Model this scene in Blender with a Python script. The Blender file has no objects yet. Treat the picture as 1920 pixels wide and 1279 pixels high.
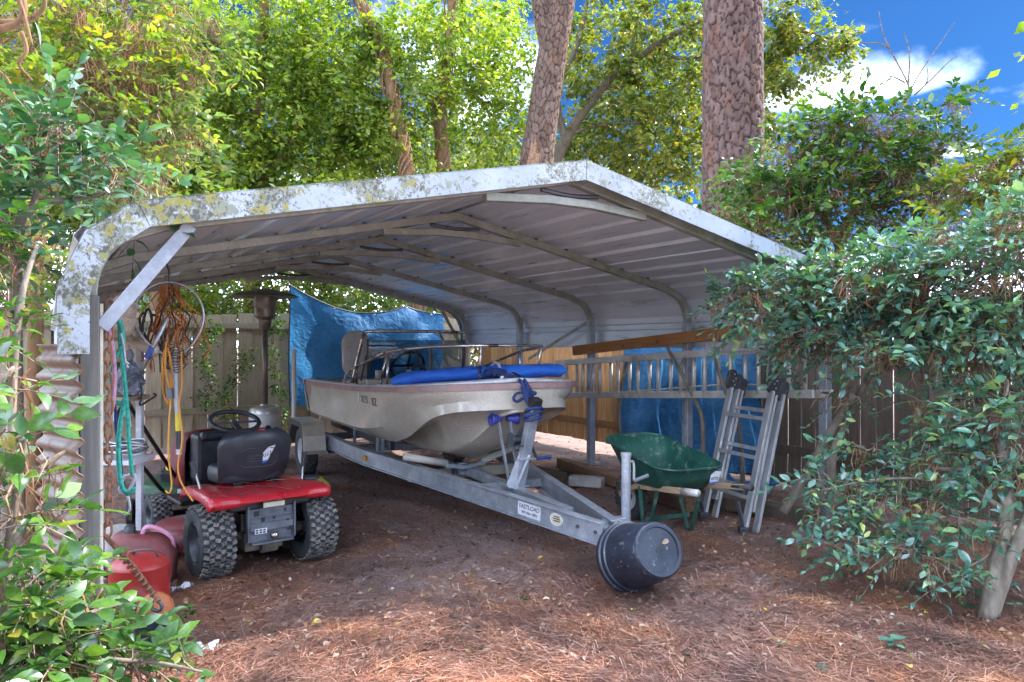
import bpy, math, random
import numpy as np
from mathutils import Vector, Matrix, Quaternion

R = math.radians
random.seed(7)
rng = np.random.default_rng(7)
scene = bpy.context.scene
C = scene.collection

# ------------------------------------------------------------------ camera
FPX, CX, HY, CAMZ = 1366.0, 960.0, 648.0, 1.395      # focal length in photo pixels, centre column, horizon row, eye height
cam_d = bpy.data.cameras.new('camera'); cam = bpy.data.objects.new('camera', cam_d); C.objects.link(cam)
cam.location = (0, 0, CAMZ); cam.rotation_euler = (R(90), 0, 0)
cam_d.sensor_width = 36.0; cam_d.lens = 36.0 * FPX / 1920.0
cam_d.shift_y = (HY - 639.5) / 1920.0
cam_d.clip_start = 0.05; cam_d.clip_end = 1000
scene.camera = cam

# ------------------------------------------------------------------ light
CLOUD_SEED = 11.8
SUN_EL = R(41); SUN_AZ = math.atan2(0.86, 0.51)      # azimuth clockwise from +Y
SUN_V = Vector((math.sin(SUN_AZ) * math.cos(SUN_EL), math.cos(SUN_AZ) * math.cos(SUN_EL), math.sin(SUN_EL)))
world = bpy.data.worlds.new('World'); scene.world = world; world.use_nodes = True
wn, wl = world.node_tree.nodes, world.node_tree.links
wn.clear()
def wnode(t, **kw):
    n = wn.new(t)
    for k, v in kw.items(): setattr(n, k, v)
    return n
w_out = wnode('ShaderNodeOutputWorld'); w_bg = wnode('ShaderNodeBackground')
sky = wnode('ShaderNodeTexSky', sky_type='NISHITA', sun_disc=False, sun_elevation=SUN_EL, sun_rotation=SUN_AZ,
            altitude=0.0, air_density=1.0, dust_density=0.3, ozone_density=4.0)
hsv = wnode('ShaderNodeMix', data_type='RGBA', blend_type='MULTIPLY'); hsv.inputs[0].default_value = 1.0; hsv.inputs[7].default_value = (0.027, 0.068, 0.118, 1)   # deep clear autumn blue
wl.new(sky.outputs[0], hsv.inputs[6])
# white cumulus: broken cloud by noise over the whole sky, and one larger bank
geo = wnode('ShaderNodeTexCoord')
def wmath(op, a, b=None, c=None):
    n = wnode('ShaderNodeMath', operation=op)
    for i, v in enumerate((a, b, c)):
        if v is None: continue
        if isinstance(v, (int, float)): n.inputs[i].default_value = v
        else: wl.new(v, n.inputs[i])
    return n.outputs[0]
def wdot(vec):
    n = wnode('ShaderNodeVectorMath', operation='DOT_PRODUCT'); wl.new(geo.outputs['Generated'], n.inputs[0]); n.inputs[1].default_value = vec
    return n.outputs['Value']
def cloud_bank(az_t, el_t, ra, rb, seed):
    c = Vector((az_t, 1, el_t)).normalized(); r = Vector((c.y, -c.x, 0)).normalized(); u = r.cross(c)
    a = wmath('DIVIDE', wdot(r), ra); b = wmath('DIVIDE', wdot(u), rb)
    low = wmath('MULTIPLY', wmath('MINIMUM', b, 0.0), 1.5)                # flat base
    bb = wmath('ADD', b, low)
    d = wmath('SQRT', wmath('ADD', wmath('MULTIPLY', a, a), wmath('MULTIPLY', bb, bb)))
    front = wmath('GREATER_THAN', wdot(c), 0.2)
    ns = wnode('ShaderNodeTexNoise', noise_dimensions='4D'); ns.inputs['W'].default_value = seed; ns.inputs['Scale'].default_value = 13; ns.inputs['Detail'].default_value = 7
    wl.new(geo.outputs['Generated'], ns.inputs['Vector'])
    v = wmath('ADD', wmath('SUBTRACT', 1.0, d), wmath('MULTIPLY', wmath('SUBTRACT', ns.outputs[0], 0.5), 1.5))
    mr = wnode('ShaderNodeMapRange', interpolation_type='SMOOTHSTEP'); wl.new(v, mr.inputs[0]); mr.inputs[1].default_value = 0.0; mr.inputs[2].default_value = 1.15
    return wmath('MULTIPLY', mr.outputs[0], front)
banks = [cloud_bank(0.48, 0.35, 0.125, 0.045, 1.0), cloud_bank(0.62, 0.265, 0.03, 0.012, 3.0)]
# scattered cumulus over the rest of the sky, on a flat layer seen in perspective
sxyz = wnode('ShaderNodeSeparateXYZ'); wl.new(geo.outputs['Generated'], sxyz.inputs[0])
zz_ = wmath('ADD', wmath('MAXIMUM', sxyz.outputs[2], 0.0), 0.22); cmb_ = wnode('ShaderNodeCombineXYZ')
wl.new(wmath('DIVIDE', sxyz.outputs[0], zz_), cmb_.inputs[0]); wl.new(wmath('DIVIDE', sxyz.outputs[1], zz_), cmb_.inputs[1]); cmb_.inputs[2].default_value = CLOUD_SEED
cn = wnode('ShaderNodeTexNoise'); cn.inputs['Scale'].default_value = 0.9; cn.inputs['Detail'].default_value = 8; cn.inputs['Roughness'].default_value = 0.55; wl.new(cmb_.outputs[0], cn.inputs['Vector'])
cmr = wnode('ShaderNodeMapRange', interpolation_type='SMOOTHSTEP'); wl.new(cn.outputs[0], cmr.inputs[0]); cmr.inputs[1].default_value = 0.44; cmr.inputs[2].default_value = 0.60
banks.append(cmr.outputs[0])
tot = banks[0]
for b in banks[1:]: tot = wmath('MAXIMUM', tot, b)
mixc = wnode('ShaderNodeMix', data_type='RGBA'); wl.new(wmath('MULTIPLY', tot, 0.92), mixc.inputs[0])
wl.new(hsv.outputs[2], mixc.inputs[6]); mixc.inputs[7].default_value = (9.6, 11.4, 14.4, 1)
wl.new(mixc.outputs[2], w_bg.inputs['Color']); w_bg.inputs['Strength'].default_value = 0.15
wl.new(w_bg.outputs[0], w_out.inputs['Surface'])

sun_d = bpy.data.lights.new('sun', 'SUN'); sun_d.energy = 2.0; sun_d.angle = R(0.53); sun_d.color = (1.0, 0.93, 0.82)
sun = bpy.data.objects.new('sun', sun_d); C.objects.link(sun); sun.rotation_euler = SUN_V.to_track_quat('Z', 'Y').to_euler(); sun.location = SUN_V * 30

vs = scene.view_settings; vs.view_transform = 'Standard'; vs.look = 'None'; vs.exposure = 2.78; vs.gamma = 1.0; vs.use_curve_mapping = False
scene.cycles.max_bounces = 6; scene.cycles.transparent_max_bounces = 8; scene.cycles.diffuse_bounces = 5
scene.cycles.use_adaptive_sampling = True

# ------------------------------------------------------------------ helpers
def P(px, py, Y):
    """the point of the place at depth Y behind photo pixel (px, py)"""
    return Vector(((px - CX) / FPX * Y, Y, CAMZ - (py - HY) / FPX * Y))
def G(px, py, z=0.0):
    """the point on the ground (or at height z) behind photo pixel (px, py)"""
    Y = FPX * (CAMZ - z) / (py - HY)
    return Vector(((px - CX) / FPX * Y, Y, z))

class MB:
    def __init__(s): s.v = []; s.f = []
    def add(s, vs_, fs):
        o = len(s.v); s.v += [tuple(p) for p in vs_]; s.f += [tuple(i + o for i in f) for f in fs]; return s
    def box(s, c, size, M=None):
        x, y, z = (k / 2 for k in size)
        pts = [Vector((i * x, j * y, k * z)) for k in (-1, 1) for j in (-1, 1) for i in (-1, 1)]
        if M is not None: pts = [M @ p for p in pts]
        c = Vector(c); pts = [p + c for p in pts]
        return s.add(pts, [(0, 2, 3, 1), (4, 5, 7, 6), (0, 1, 5, 4), (2, 6, 7, 3), (0, 4, 6, 2), (1, 3, 7, 5)])
    def beam(s, p, q, w, h, up=(0, 0, 1), e=0.0):
        """box section from p to q: w across, h along up"""
        p, q = Vector(p), Vector(q); d = (q - p).normalized(); up = Vector(up)
        x = d.cross(up)
        if x.length < 1e-4: x = d.cross(Vector((1, 0, 0)))
        x.normalize(); z = x.cross(d).normalized(); p = p - d * e; q = q + d * e
        pts = []
        for b in (p, q):
            for (i, k) in ((-1, -1), (1, -1), (1, 1), (-1, 1)): pts.append(b + x * (i * w / 2) + z * (k * h / 2))
        return s.add(pts, [(3, 2, 1, 0), (4, 5, 6, 7), (0, 1, 5, 4), (1, 2, 6, 5), (2, 3, 7, 6), (3, 0, 4, 7)])
    def tube(s, pts, r, n=8, cap=True, close=False):
        pts = [Vector(p) for p in pts]; m = len(pts)
        rr = [r] * m if isinstance(r, (int, float)) else list(r)
        t0 = (pts[1] - pts[0]).normalized()
        nrm = t0.orthogonal().normalized(); vs_ = []; prev = t0
        for i, p in enumerate(pts):
            if close: t = (pts[(i + 1) % m] - pts[i - 1]).normalized()
            else: t = (pts[min(i + 1, m - 1)] - pts[max(i - 1, 0)]).normalized()
            q = prev.rotation_difference(t); nrm = (q @ nrm).normalized(); prev = t; b = t.cross(nrm)
            for k in range(n):
                a = 2 * math.pi * k / n
                vs_.append(p + (nrm * math.cos(a) + b * math.sin(a)) * rr[i])
        fs = []
        for i in range(m if close else m - 1):
            j = (i + 1) % m
            for k in range(n):
                l = (k + 1) % n; fs.append((i * n + k, i * n + l, j * n + l, j * n + k))
        if cap and not close: fs.append(tuple(range(n - 1, -1, -1))); fs.append(tuple((m - 1) * n + k for k in range(n)))
        return s.add(vs_, fs)
    def sqtube(s, pts, w, h, up):
        """rectangular tube along a polyline, h measured along 'up x tangent' plane"""
        pts = [Vector(p) for p in pts]; up = Vector(up).normalized(); vs_ = []; m = len(pts)
        for i, p in enumerate(pts):
            t1 = (pts[i] - pts[i - 1]).normalized() if i > 0 else (pts[1] - pts[0]).normalized()
            t2 = (pts[i + 1] - pts[i]).normalized() if i < m - 1 else t1
            t = (t1 + t2).normalized(); n = t.cross(up).normalized(); k = 1 / max(0.3, t.dot(t1))
            for (a, b) in ((-1, -1), (1, -1), (1, 1), (-1, 1)): vs_.append(p + up * (a * w / 2) + n * (b * h / 2 * k))
        fs = [(3, 2, 1, 0), tuple((m - 1) * 4 + j for j in range(4))]
        for i in range(m - 1):
            for j in range(4): l = (j + 1) % 4; fs.append((i * 4 + j, i * 4 + l, i * 4 + 4 + l, i * 4 + 4 + j))
        return s.add(vs_, fs)
    def lathe(s, prof, n=24, M=None, cap=False):
        vs_ = []
        for r, z in prof:
            for k in range(n):
                a = 2 * math.pi * k / n; vs_.append(Vector((r * math.cos(a), r * math.sin(a), z)))
        if M is not None: vs_ = [M @ p for p in vs_]
        fs = []
        for i in range(len(prof) - 1):
            for k in range(n): l = (k + 1) % n; fs.append((i * n + k, i * n + l, i * n + n + l, i * n + n + k))
        if cap: fs.append(tuple(range(n - 1, -1, -1))); fs.append(tuple((len(prof) - 1) * n + k for k in range(n)))
        return s.add(vs_, fs)
    def grid(s, rows, closed_u=False):
        nr, nc = len(rows), len(rows[0]); vs_ = [p for r_ in rows for p in r_]; fs = []
        for i in range(nr - 1):
            for j in range(nc if closed_u else nc - 1):
                l = (j + 1) % nc; fs.append((i * nc + j, i * nc + l, (i + 1) * nc + l, (i + 1) * nc + j))
        return s.add(vs_, fs)
    def prism(s, poly, M, depth):
        """2-D polygon extruded by depth along local z"""
        n = len(poly)
        vs_ = [M @ Vector((x, y, 0)) for x, y in poly] + [M @ Vector((x, y, depth)) for x, y in poly]
        fs = [tuple(range(n - 1, -1, -1)), tuple(range(n, 2 * n))] + [(i, (i + 1) % n, n + (i + 1) % n, n + i) for i in range(n)]
        return s.add(vs_, fs)

def link(name, me, mat, parent=None, **kw):
    o = bpy.data.objects.new(name, me); C.objects.link(o)
    if mat is not None and len(me.materials) == 0: me.materials.append(mat)
    if parent is not None: o.parent = parent
    for k, v in kw.items(): o[k] = v
    return o
def mk(name, mb, mat, parent=None, smooth=False, bevel=0.0, sharp=None, solid=0.0, sub=0, **kw):
    me = bpy.data.meshes.new(name); me.from_pydata(mb.v, [], mb.f); me.update()
    if smooth or sharp: me.polygons.foreach_set('use_smooth', [True] * len(me.polygons))
    if sharp: me.set_sharp_from_angle(angle=R(sharp))
    o = link(name, me, mat, parent, **kw)
    if solid: m = o.modifiers.new('solid', 'SOLIDIFY'); m.thickness = solid; m.offset = 0
    if bevel: m = o.modifiers.new('bevel', 'BEVEL'); m.width = bevel; m.segments = 2; m.limit_method = 'ANGLE'; m.angle_limit = R(40)
    if sub: m = o.modifiers.new('sub', 'SUBSURF'); m.levels = sub; m.render_levels = sub
    return o
def thing(name, label, cat, loc=(0, 0, 0), rz=0.0, group=None):
    o = bpy.data.objects.new(name, None); C.objects.link(o); o.empty_display_size = 0.1
    o.location = loc; o.rotation_euler = (0, 0, rz); o['label'] = label; o['category'] = cat
    if group: o['group'] = group
    return o
def tag(o, label, cat, group=None):
    o['label'] = label; o['category'] = cat
    if group: o['group'] = group
    return o
def np_mesh(name, V, F, smooth=False):
    """V (n,3), F (m,k) all faces of k corners"""
    V = np.asarray(V, dtype=np.float32); F = np.asarray(F, dtype=np.int32); m, k = F.shape
    me = bpy.data.meshes.new(name); me.vertices.add(len(V)); me.vertices.foreach_set('co', V.ravel())
    me.loops.add(m * k); me.loops.foreach_set('vertex_index', F.ravel()); me.polygons.add(m)
    me.polygons.foreach_set('loop_start', np.arange(0, m * k, k, dtype=np.int32))
    if smooth: me.polygons.foreach_set('use_smooth', np.ones(m, dtype=bool))
    me.update(calc_edges=True); me.validate(verbose=False)
    return me
def smooth_path(pts, n=6):
    pts = [Vector(p) for p in pts]; out = []
    for i in range(len(pts) - 1):
        p0, p1, p2, p3 = pts[max(i - 1, 0)], pts[i], pts[i + 1], pts[min(i + 2, len(pts) - 1)]
        for k in range(n):
            t = k / n
            out.append(0.5 * ((2 * p1) + (p2 - p0) * t + (2 * p0 - 5 * p1 + 4 * p2 - p3) * t * t + (3 * p1 - p0 - 3 * p2 + p3) * t ** 3))
    out.append(pts[-1]); return out
def axis_M(o, zdir, xhint=(1, 0, 0)):
    z = Vector(zdir).normalized(); x = Vector(xhint)
    if abs(x.normalized().dot(z)) > 0.99: x = Vector((0, 1, 0)) if abs(z.y) < 0.9 else Vector((1, 0, 0))
    x = (x - z * x.dot(z)).normalized(); y = z.cross(x)
    M = Matrix((x, y, z)).transposed().to_4x4(); M.translation = Vector(o); return M
def text_mesh(body, size, M, ext=0.0006):
    cu = bpy.data.curves.new('lettering', 'FONT'); cu.body = body; cu.size = size; cu.extrude = ext; cu.align_x = 'CENTER'; cu.align_y = 'CENTER'; cu.resolution_u = 3
    t = bpy.data.objects.new('lettering', cu); C.objects.link(t)
    dg = bpy.context.evaluated_depsgraph_get(); me = bpy.data.meshes.new_from_object(t.evaluated_get(dg))
    bpy.data.objects.remove(t); bpy.data.curves.remove(cu)
    me.transform(M); me.name = 'lettering'; return me

# ------------------------------------------------------------------ materials
class NT:
    def __init__(s, name):
        s.m = bpy.data.materials.new(name); s.m.use_nodes = True; s.n = s.m.node_tree.nodes; s.l = s.m.node_tree.links; s.n.clear()
        s.out = s.n.new('ShaderNodeOutputMaterial'); s.tc = s.n.new('ShaderNodeTexCoord'); s.geo = s.n.new('ShaderNodeNewGeometry')
    def node(s, t, **kw):
        n = s.n.new(t)
        for k, v in kw.items(): setattr(n, k, v)
        return n
    def setin(s, sock, v):
        if isinstance(v, bpy.types.NodeSocket): s.l.new(v, sock)
        else: sock.default_value = v if not (isinstance(v, tuple) and len(v) == 3 and len(sock.default_value) == 4) else (*v, 1)
    def coords(s, stretch=(1, 1, 1), kind='Object', rot=(0, 0, 0)):
        m = s.node('ShaderNodeMapping'); s.l.new(s.tc.outputs[kind], m.inputs[0]); m.inputs['Scale'].default_value = stretch; m.inputs['Rotation'].default_value = rot; return m.outputs[0]
    def noise(s, scale, detail=5, vec=None, rough=0.55, dist=0.0):
        n = s.node('ShaderNodeTexNoise'); n.inputs['Scale'].default_value = scale; n.inputs['Detail'].default_value = detail; n.inputs['Roughness'].default_value = rough; n.inputs['Distortion'].default_value = dist
        if vec is not None: s.l.new(vec, n.inputs['Vector'])
        return n.outputs[0]
    def voro(s, scale, vec=None, feature='F1', out=0):
        n = s.node('ShaderNodeTexVoronoi', feature=feature); n.inputs['Scale'].default_value = scale
        if vec is not None: s.l.new(vec, n.inputs['Vector'])
        return n.outputs[out]
    def ramp(s, fac, stops, interp='LINEAR'):
        n = s.node('ShaderNodeValToRGB'); s.l.new(fac, n.inputs[0]); cr = n.color_ramp; cr.interpolation = interp
        while len(cr.elements) < len(stops): cr.elements.new(0.5)
        for e, (p, c) in zip(cr.elements, stops): e.position = p; e.color = (*c, 1) if len(c) == 3 else c
        return n.outputs[0]
    def step(s, fac, a, b):
        n = s.node('ShaderNodeMapRange', interpolation_type='SMOOTHSTEP'); s.l.new(fac, n.inputs[0]); n.inputs[1].default_value = a; n.inputs[2].default_value = b; return n.outputs[0]
    def math(s, op, a, b=0.0):
        n = s.node('ShaderNodeMath', operation=op); s.setin(n.inputs[0], a); s.setin(n.inputs[1], b); return n.outputs[0]
    def mix(s, fac, a, b, mode='MIX'):
        n = s.node('ShaderNodeMix', data_type='RGBA', blend_type=mode); s.setin(n.inputs[0], fac); s.setin(n.inputs[6], a); s.setin(n.inputs[7], b); return n.outputs[2]
    def bump(s, h, strength=0.3, dist=0.01):
        n = s.node('ShaderNodeBump'); n.inputs['Strength'].default_value = strength; n.inputs['Distance'].default_value = dist; s.l.new(h, n.inputs['Height']); return n.outputs[0]
    def bsdf(s, color, rough=0.6, metal=0.0, normal=None, spec=0.5, coat=0.0, alpha=1.0, trans=0.0):
        b = s.node('ShaderNodeBsdfPrincipled'); s.setin(b.inputs['Base Color'], color); s.setin(b.inputs['Roughness'], rough); s.setin(b.inputs['Metallic'], metal)
        b.inputs['Specular IOR Level'].default_value = spec; b.inputs['Coat Weight'].default_value = coat; b.inputs['Alpha'].default_value = alpha; b.inputs['Transmission Weight'].default_value = trans
        if normal is not None: s.l.new(normal, b.inputs['Normal'])
        return b
    def done(s, shader): s.l.new(shader.outputs[0], s.out.inputs['Surface']); return s.m

def surf(name, c1, c2, rough=0.6, metal=0.0, scale=6.0, stretch=(1, 1, 1), bump=0.15, bd=0.004, dirt=None, dirt_at=(0.55, 0.7), dirt_scale=3.0, spec=0.5, rvar=0.15, fine=60.0, coat=0.0):
    """painted / plastic / metal surface: two tones by noise, fine grain, optional dirt with its own outline, uneven gloss"""
    t = NT(name); v = t.coords(stretch)
    n1 = t.noise(scale, 6, v); n2 = t.noise(fine, 3, v)
    col = t.mix(t.step(n1, 0.35, 0.65), c1, c2)
    col = t.mix(0.18, col, t.ramp(n2, [(0.3, (0.2, 0.2, 0.2)), (0.7, (0.8, 0.8, 0.8))]), 'OVERLAY')
    ro = t.math('ADD', t.math('MULTIPLY', t.math('SUBTRACT', n1, 0.5), rvar * 2), rough)
    if dirt is not None:
        nd = t.noise(dirt_scale, 8, t.coords(), 0.65); k = t.step(nd, *dirt_at); col = t.mix(k, col, dirt); ro = t.math('ADD', ro, t.math('MULTIPLY', k, 0.2))
    return t.done(t.bsdf(col, ro, metal, t.bump(t.math('ADD', n1, t.math('MULTIPLY', n2, 0.3)), bump, bd), spec, coat))

def leaf_mat(name, stops, trans=0.35, rough=0.38, tcol=None, spec=0.5, clump=1.6):
    """leaf: every leaf its own tone (random per island / per object), light shines through it"""
    t = NT(name); oi = t.node('ShaderNodeObjectInfo')
    r = t.math('FRACT', t.math('ADD', t.geo.outputs['Random Per Island'], oi.outputs['Random']))
    col = t.ramp(r, stops); col = t.mix(0.25, col, t.ramp(t.noise(25, 2, t.coords()), [(0.3, (0.25, 0.25, 0.25)), (0.7, (0.8, 0.8, 0.8))]), 'OVERLAY')
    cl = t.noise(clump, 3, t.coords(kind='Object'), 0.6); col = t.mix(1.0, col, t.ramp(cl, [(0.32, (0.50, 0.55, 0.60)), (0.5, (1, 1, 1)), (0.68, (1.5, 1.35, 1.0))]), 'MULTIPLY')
    b = t.bsdf(col, rough, 0, None, spec)
    tr = t.node('ShaderNodeBsdfTranslucent'); t.setin(tr.inputs['Color'], t.mix(1.0, col, tcol or (1.5, 1.6, 0.5), 'MULTIPLY'))
    mx = t.node('ShaderNodeMixShader'); mx.inputs[0].default_value = trans; t.l.new(b.outputs[0], mx.inputs[1]); t.l.new(tr.outputs[0], mx.inputs[2])
    return t.done(mx)

def wood(name, c1, c2, c3=None, grain_axis=2, rough=0.8, scale=3.0, green=None, vary=0.45):
    st = [14, 14, 14]; st[grain_axis] = 0.9
    t = NT(name); oi = t.node('ShaderNodeObjectInfo'); v = t.coords(tuple(st))
    add = t.node('ShaderNodeVectorMath', operation='ADD'); t.l.new(v, add.inputs[0])
    cmb = t.node('ShaderNodeCombineXYZ'); off = t.math('MULTIPLY', oi.outputs['Random'], 50.0)
    for k in range(3): t.l.new(off, cmb.inputs[k])
    t.l.new(cmb.outputs[0], add.inputs[1]); v = add.outputs[0]
    n = t.noise(scale, 8, v, 0.6, 0.6); nl = t.noise(1.6, 4, t.coords())
    col = t.mix(t.step(n, 0.3, 0.7), c1, c2); col = t.mix(t.math('MULTIPLY', t.step(nl, 0.4, 0.75), 0.8), col, c3 or c1)
    col = t.mix(t.math('MULTIPLY', oi.outputs['Random'], vary), col, tuple(k * 0.45 for k in c1))
    if green: col = t.mix(t.math('MULTIPLY', t.step(t.noise(2.3, 7, t.coords((1, 1, 0.5))), 0.5, 0.68), 0.7), col, green)
    return t.done(t.bsdf(col, rough, 0, t.bump(n, 0.5, 0.004), 0.3))

def bark_mat(name, c1, c2, c3, dark, relief=False):
    t = NT(name); v = t.coords((1, 1, 0.35))
    n = t.noise(18, 8, v, 0.65); n2 = t.noise(3, 3, t.coords((1, 1, 0.5)))
    col = t.mix(t.step(n, 0.3, 0.7), c1, c2); col = t.mix(t.math('MULTIPLY', t.step(n2, 0.45, 0.7), 0.7), col, c3)
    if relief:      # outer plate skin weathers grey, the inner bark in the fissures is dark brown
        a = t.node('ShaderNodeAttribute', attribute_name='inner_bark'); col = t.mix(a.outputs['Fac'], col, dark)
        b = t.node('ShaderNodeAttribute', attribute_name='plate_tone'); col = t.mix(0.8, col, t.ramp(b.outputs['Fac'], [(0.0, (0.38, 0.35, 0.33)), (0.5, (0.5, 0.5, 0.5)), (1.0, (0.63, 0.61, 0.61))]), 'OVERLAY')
    else:
        e = t.noise(26, 5, t.coords((1, 1, 0.4)), 0.6, 0.5); col = t.mix(t.math('MULTIPLY', t.step(e, 0.42, 0.3), 0.7), col, dark)
    return t.done(t.bsdf(col, 0.92, 0, t.bump(n, 0.7, 0.012), 0.15))

MT = {}
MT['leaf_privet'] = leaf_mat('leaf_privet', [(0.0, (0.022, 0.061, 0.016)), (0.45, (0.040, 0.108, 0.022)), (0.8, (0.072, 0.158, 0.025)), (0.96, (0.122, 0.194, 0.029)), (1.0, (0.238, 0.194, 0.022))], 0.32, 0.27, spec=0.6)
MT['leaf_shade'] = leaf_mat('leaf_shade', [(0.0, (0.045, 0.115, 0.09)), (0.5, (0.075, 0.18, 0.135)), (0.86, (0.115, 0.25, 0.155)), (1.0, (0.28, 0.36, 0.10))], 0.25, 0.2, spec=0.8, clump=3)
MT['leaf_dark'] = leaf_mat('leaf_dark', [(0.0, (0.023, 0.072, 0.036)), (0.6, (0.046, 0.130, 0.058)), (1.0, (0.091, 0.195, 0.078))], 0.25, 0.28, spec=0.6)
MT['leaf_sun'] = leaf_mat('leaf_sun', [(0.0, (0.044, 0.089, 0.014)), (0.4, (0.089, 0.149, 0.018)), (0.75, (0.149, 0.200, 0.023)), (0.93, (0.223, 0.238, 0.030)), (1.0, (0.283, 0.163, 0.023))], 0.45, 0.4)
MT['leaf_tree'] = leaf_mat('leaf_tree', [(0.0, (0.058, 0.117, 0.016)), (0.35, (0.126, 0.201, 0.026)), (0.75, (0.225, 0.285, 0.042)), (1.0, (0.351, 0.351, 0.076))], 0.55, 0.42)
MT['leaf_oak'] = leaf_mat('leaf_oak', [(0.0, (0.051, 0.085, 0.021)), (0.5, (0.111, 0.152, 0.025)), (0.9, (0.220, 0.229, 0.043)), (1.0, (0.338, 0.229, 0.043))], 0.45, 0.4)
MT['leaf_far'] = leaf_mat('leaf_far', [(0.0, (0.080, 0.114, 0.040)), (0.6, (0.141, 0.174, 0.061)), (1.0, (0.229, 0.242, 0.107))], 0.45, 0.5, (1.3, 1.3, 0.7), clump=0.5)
MT['needle_brown'] = leaf_mat('needle_brown', [(0.0, (0.080, 0.036, 0.020)), (0.4, (0.184, 0.084, 0.044)), (0.75, (0.288, 0.152, 0.084)), (1.0, (0.368, 0.264, 0.176))], 0.2, 0.5, (1.2, 1.0, 0.8), 0.3)
MT['needle_ground'] = leaf_mat('needle_ground', [(0.0, (0.059, 0.026, 0.019)), (0.35, (0.175, 0.074, 0.051)), (0.7, (0.301, 0.140, 0.094)), (0.93, (0.392, 0.214, 0.152)), (1.0, (0.435, 0.309, 0.254))], 0.1, 0.5, (1.1, 1, 0.9), 0.3)
MT['litter'] = leaf_mat('litter', [(0.0, (0.06, 0.036, 0.027)), (0.5, (0.19, 0.115, 0.08)), (0.9, (0.31, 0.21, 0.155)), (1.0, (0.45, 0.38, 0.32))], 0.1, 0.55, (1.1, 1, 0.9), 0.3)
MT['yellow_leaf'] = leaf_mat('yellow_leaf', [(0.0, (0.55, 0.42, 0.05)), (1.0, (0.45, 0.45, 0.08))], 0.3)
MT['twig'] = surf('twig', (0.12, 0.085, 0.06), (0.22, 0.17, 0.125), 0.85, scale=30)
MT['twig_red'] = surf('twig_red', (0.17, 0.085, 0.045), (0.28, 0.16, 0.09), 0.85, scale=30)
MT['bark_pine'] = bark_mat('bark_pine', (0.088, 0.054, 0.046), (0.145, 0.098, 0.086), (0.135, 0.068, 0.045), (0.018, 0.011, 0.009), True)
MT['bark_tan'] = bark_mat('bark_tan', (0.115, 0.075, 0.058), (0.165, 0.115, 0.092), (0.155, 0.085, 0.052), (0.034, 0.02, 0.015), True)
MT['bark_oak'] = bark_mat('bark_oak', (0.12, 0.10, 0.075), (0.20, 0.17, 0.13), (0.13, 0.11, 0.06), (0.04, 0.03, 0.025))
MT['bark_vine'] = bark_mat('bark_vine', (0.16, 0.085, 0.045), (0.26, 0.15, 0.08), (0.10, 0.085, 0.04), (0.04, 0.025, 0.02))
MT['bark_grey'] = surf('bark_grey', (0.10, 0.08, 0.06), (0.20, 0.165, 0.13), 0.9, scale=18, stretch=(1, 1, 0.3), bump=0.8, bd=0.01, dirt=(0.12, 0.13, 0.09))
MT['fence_grey'] = wood('fence_grey', (0.29, 0.225, 0.15), (0.43, 0.355, 0.26), (0.21, 0.15, 0.085), green=(0.19, 0.19, 0.045))
MT['fence_gold'] = wood('fence_gold', (0.30, 0.15, 0.06), (0.48, 0.27, 0.12), (0.17, 0.08, 0.04), vary=0.75)
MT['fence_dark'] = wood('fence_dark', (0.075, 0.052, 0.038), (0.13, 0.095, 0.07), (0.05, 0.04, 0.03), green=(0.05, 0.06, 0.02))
MT['rail_grey'] = wood('rail_grey', (0.27, 0.21, 0.15), (0.40, 0.34, 0.26), (0.18, 0.15, 0.09), grain_axis=0, green=(0.13, 0.15, 0.04))
MT['lumber'] = wood('lumber', (0.36, 0.16, 0.055), (0.48, 0.25, 0.095), (0.28, 0.11, 0.04), grain_axis=0)
MT['timber'] = wood('timber', (0.16, 0.085, 0.05), (0.26, 0.15, 0.09), (0.10, 0.06, 0.04), grain_axis=0)
MT['post_wood'] = wood('post_wood', (0.13, 0.125, 0.115), (0.22, 0.21, 0.195), (0.16, 0.145, 0.115), grain_axis=2)
MT['handle_wood'] = wood('handle_wood', (0.30, 0.20, 0.12), (0.42, 0.30, 0.19), (0.22, 0.15, 0.09), grain_axis=1)
def lichen_mat():
    t = NT('lichened_white'); v = t.coords()
    base = t.mix(t.step(t.noise(3, 4, v), 0.3, 0.7), (0.28, 0.31, 0.36), (0.36, 0.39, 0.44))
    # amount fades along the roof (this trim grows most of its lichen on the left half)
    sx = t.node('ShaderNodeSeparateXYZ'); t.l.new(t.tc.outputs['Object'], sx.inputs[0])
    am = t.math('SUBTRACT', t.math('ADD', t.math('MULTIPLY', t.step(sx.outputs[0], 5.5, -0.2), 0.07), t.math('MULTIPLY', t.step(t.noise(3.2, 4, t.coords(rot=(1, 2, 3)), 0.6), 0.35, 0.65), 0.14)), 0.052)
    g = t.step(t.math('ADD', t.noise(19, 10, v, 0.74, 0.6), am), 0.56, 0.61); d = t.step(t.math('ADD', t.noise(46, 8, t.coords((1.3, 1, 1), rot=(0.4, 1, 2)), 0.7, 0.6), am), 0.60, 0.655)
    ysel = t.math('MULTIPLY', t.step(t.math('ADD', t.noise(14, 7, t.coords(rot=(2, 1, 0)), 0.7), am), 0.655, 0.69), t.step(sx.outputs[0], 2.2, 1.2))
    col = t.mix(t.math('MULTIPLY', g, 0.85), base, (0.17, 0.185, 0.12)); col = t.mix(t.math('MULTIPLY', d, 0.9), col, (0.07, 0.067, 0.06)); col = t.mix(t.math('MULTIPLY', ysel, 0.85), col, (0.25, 0.22, 0.035))
    return t.done(t.bsdf(col, 0.6, 0, t.bump(t.math('ADD', g, d), 0.4, 0.003), 0.35))
MT['lichen'] = lichen_mat()
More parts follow.
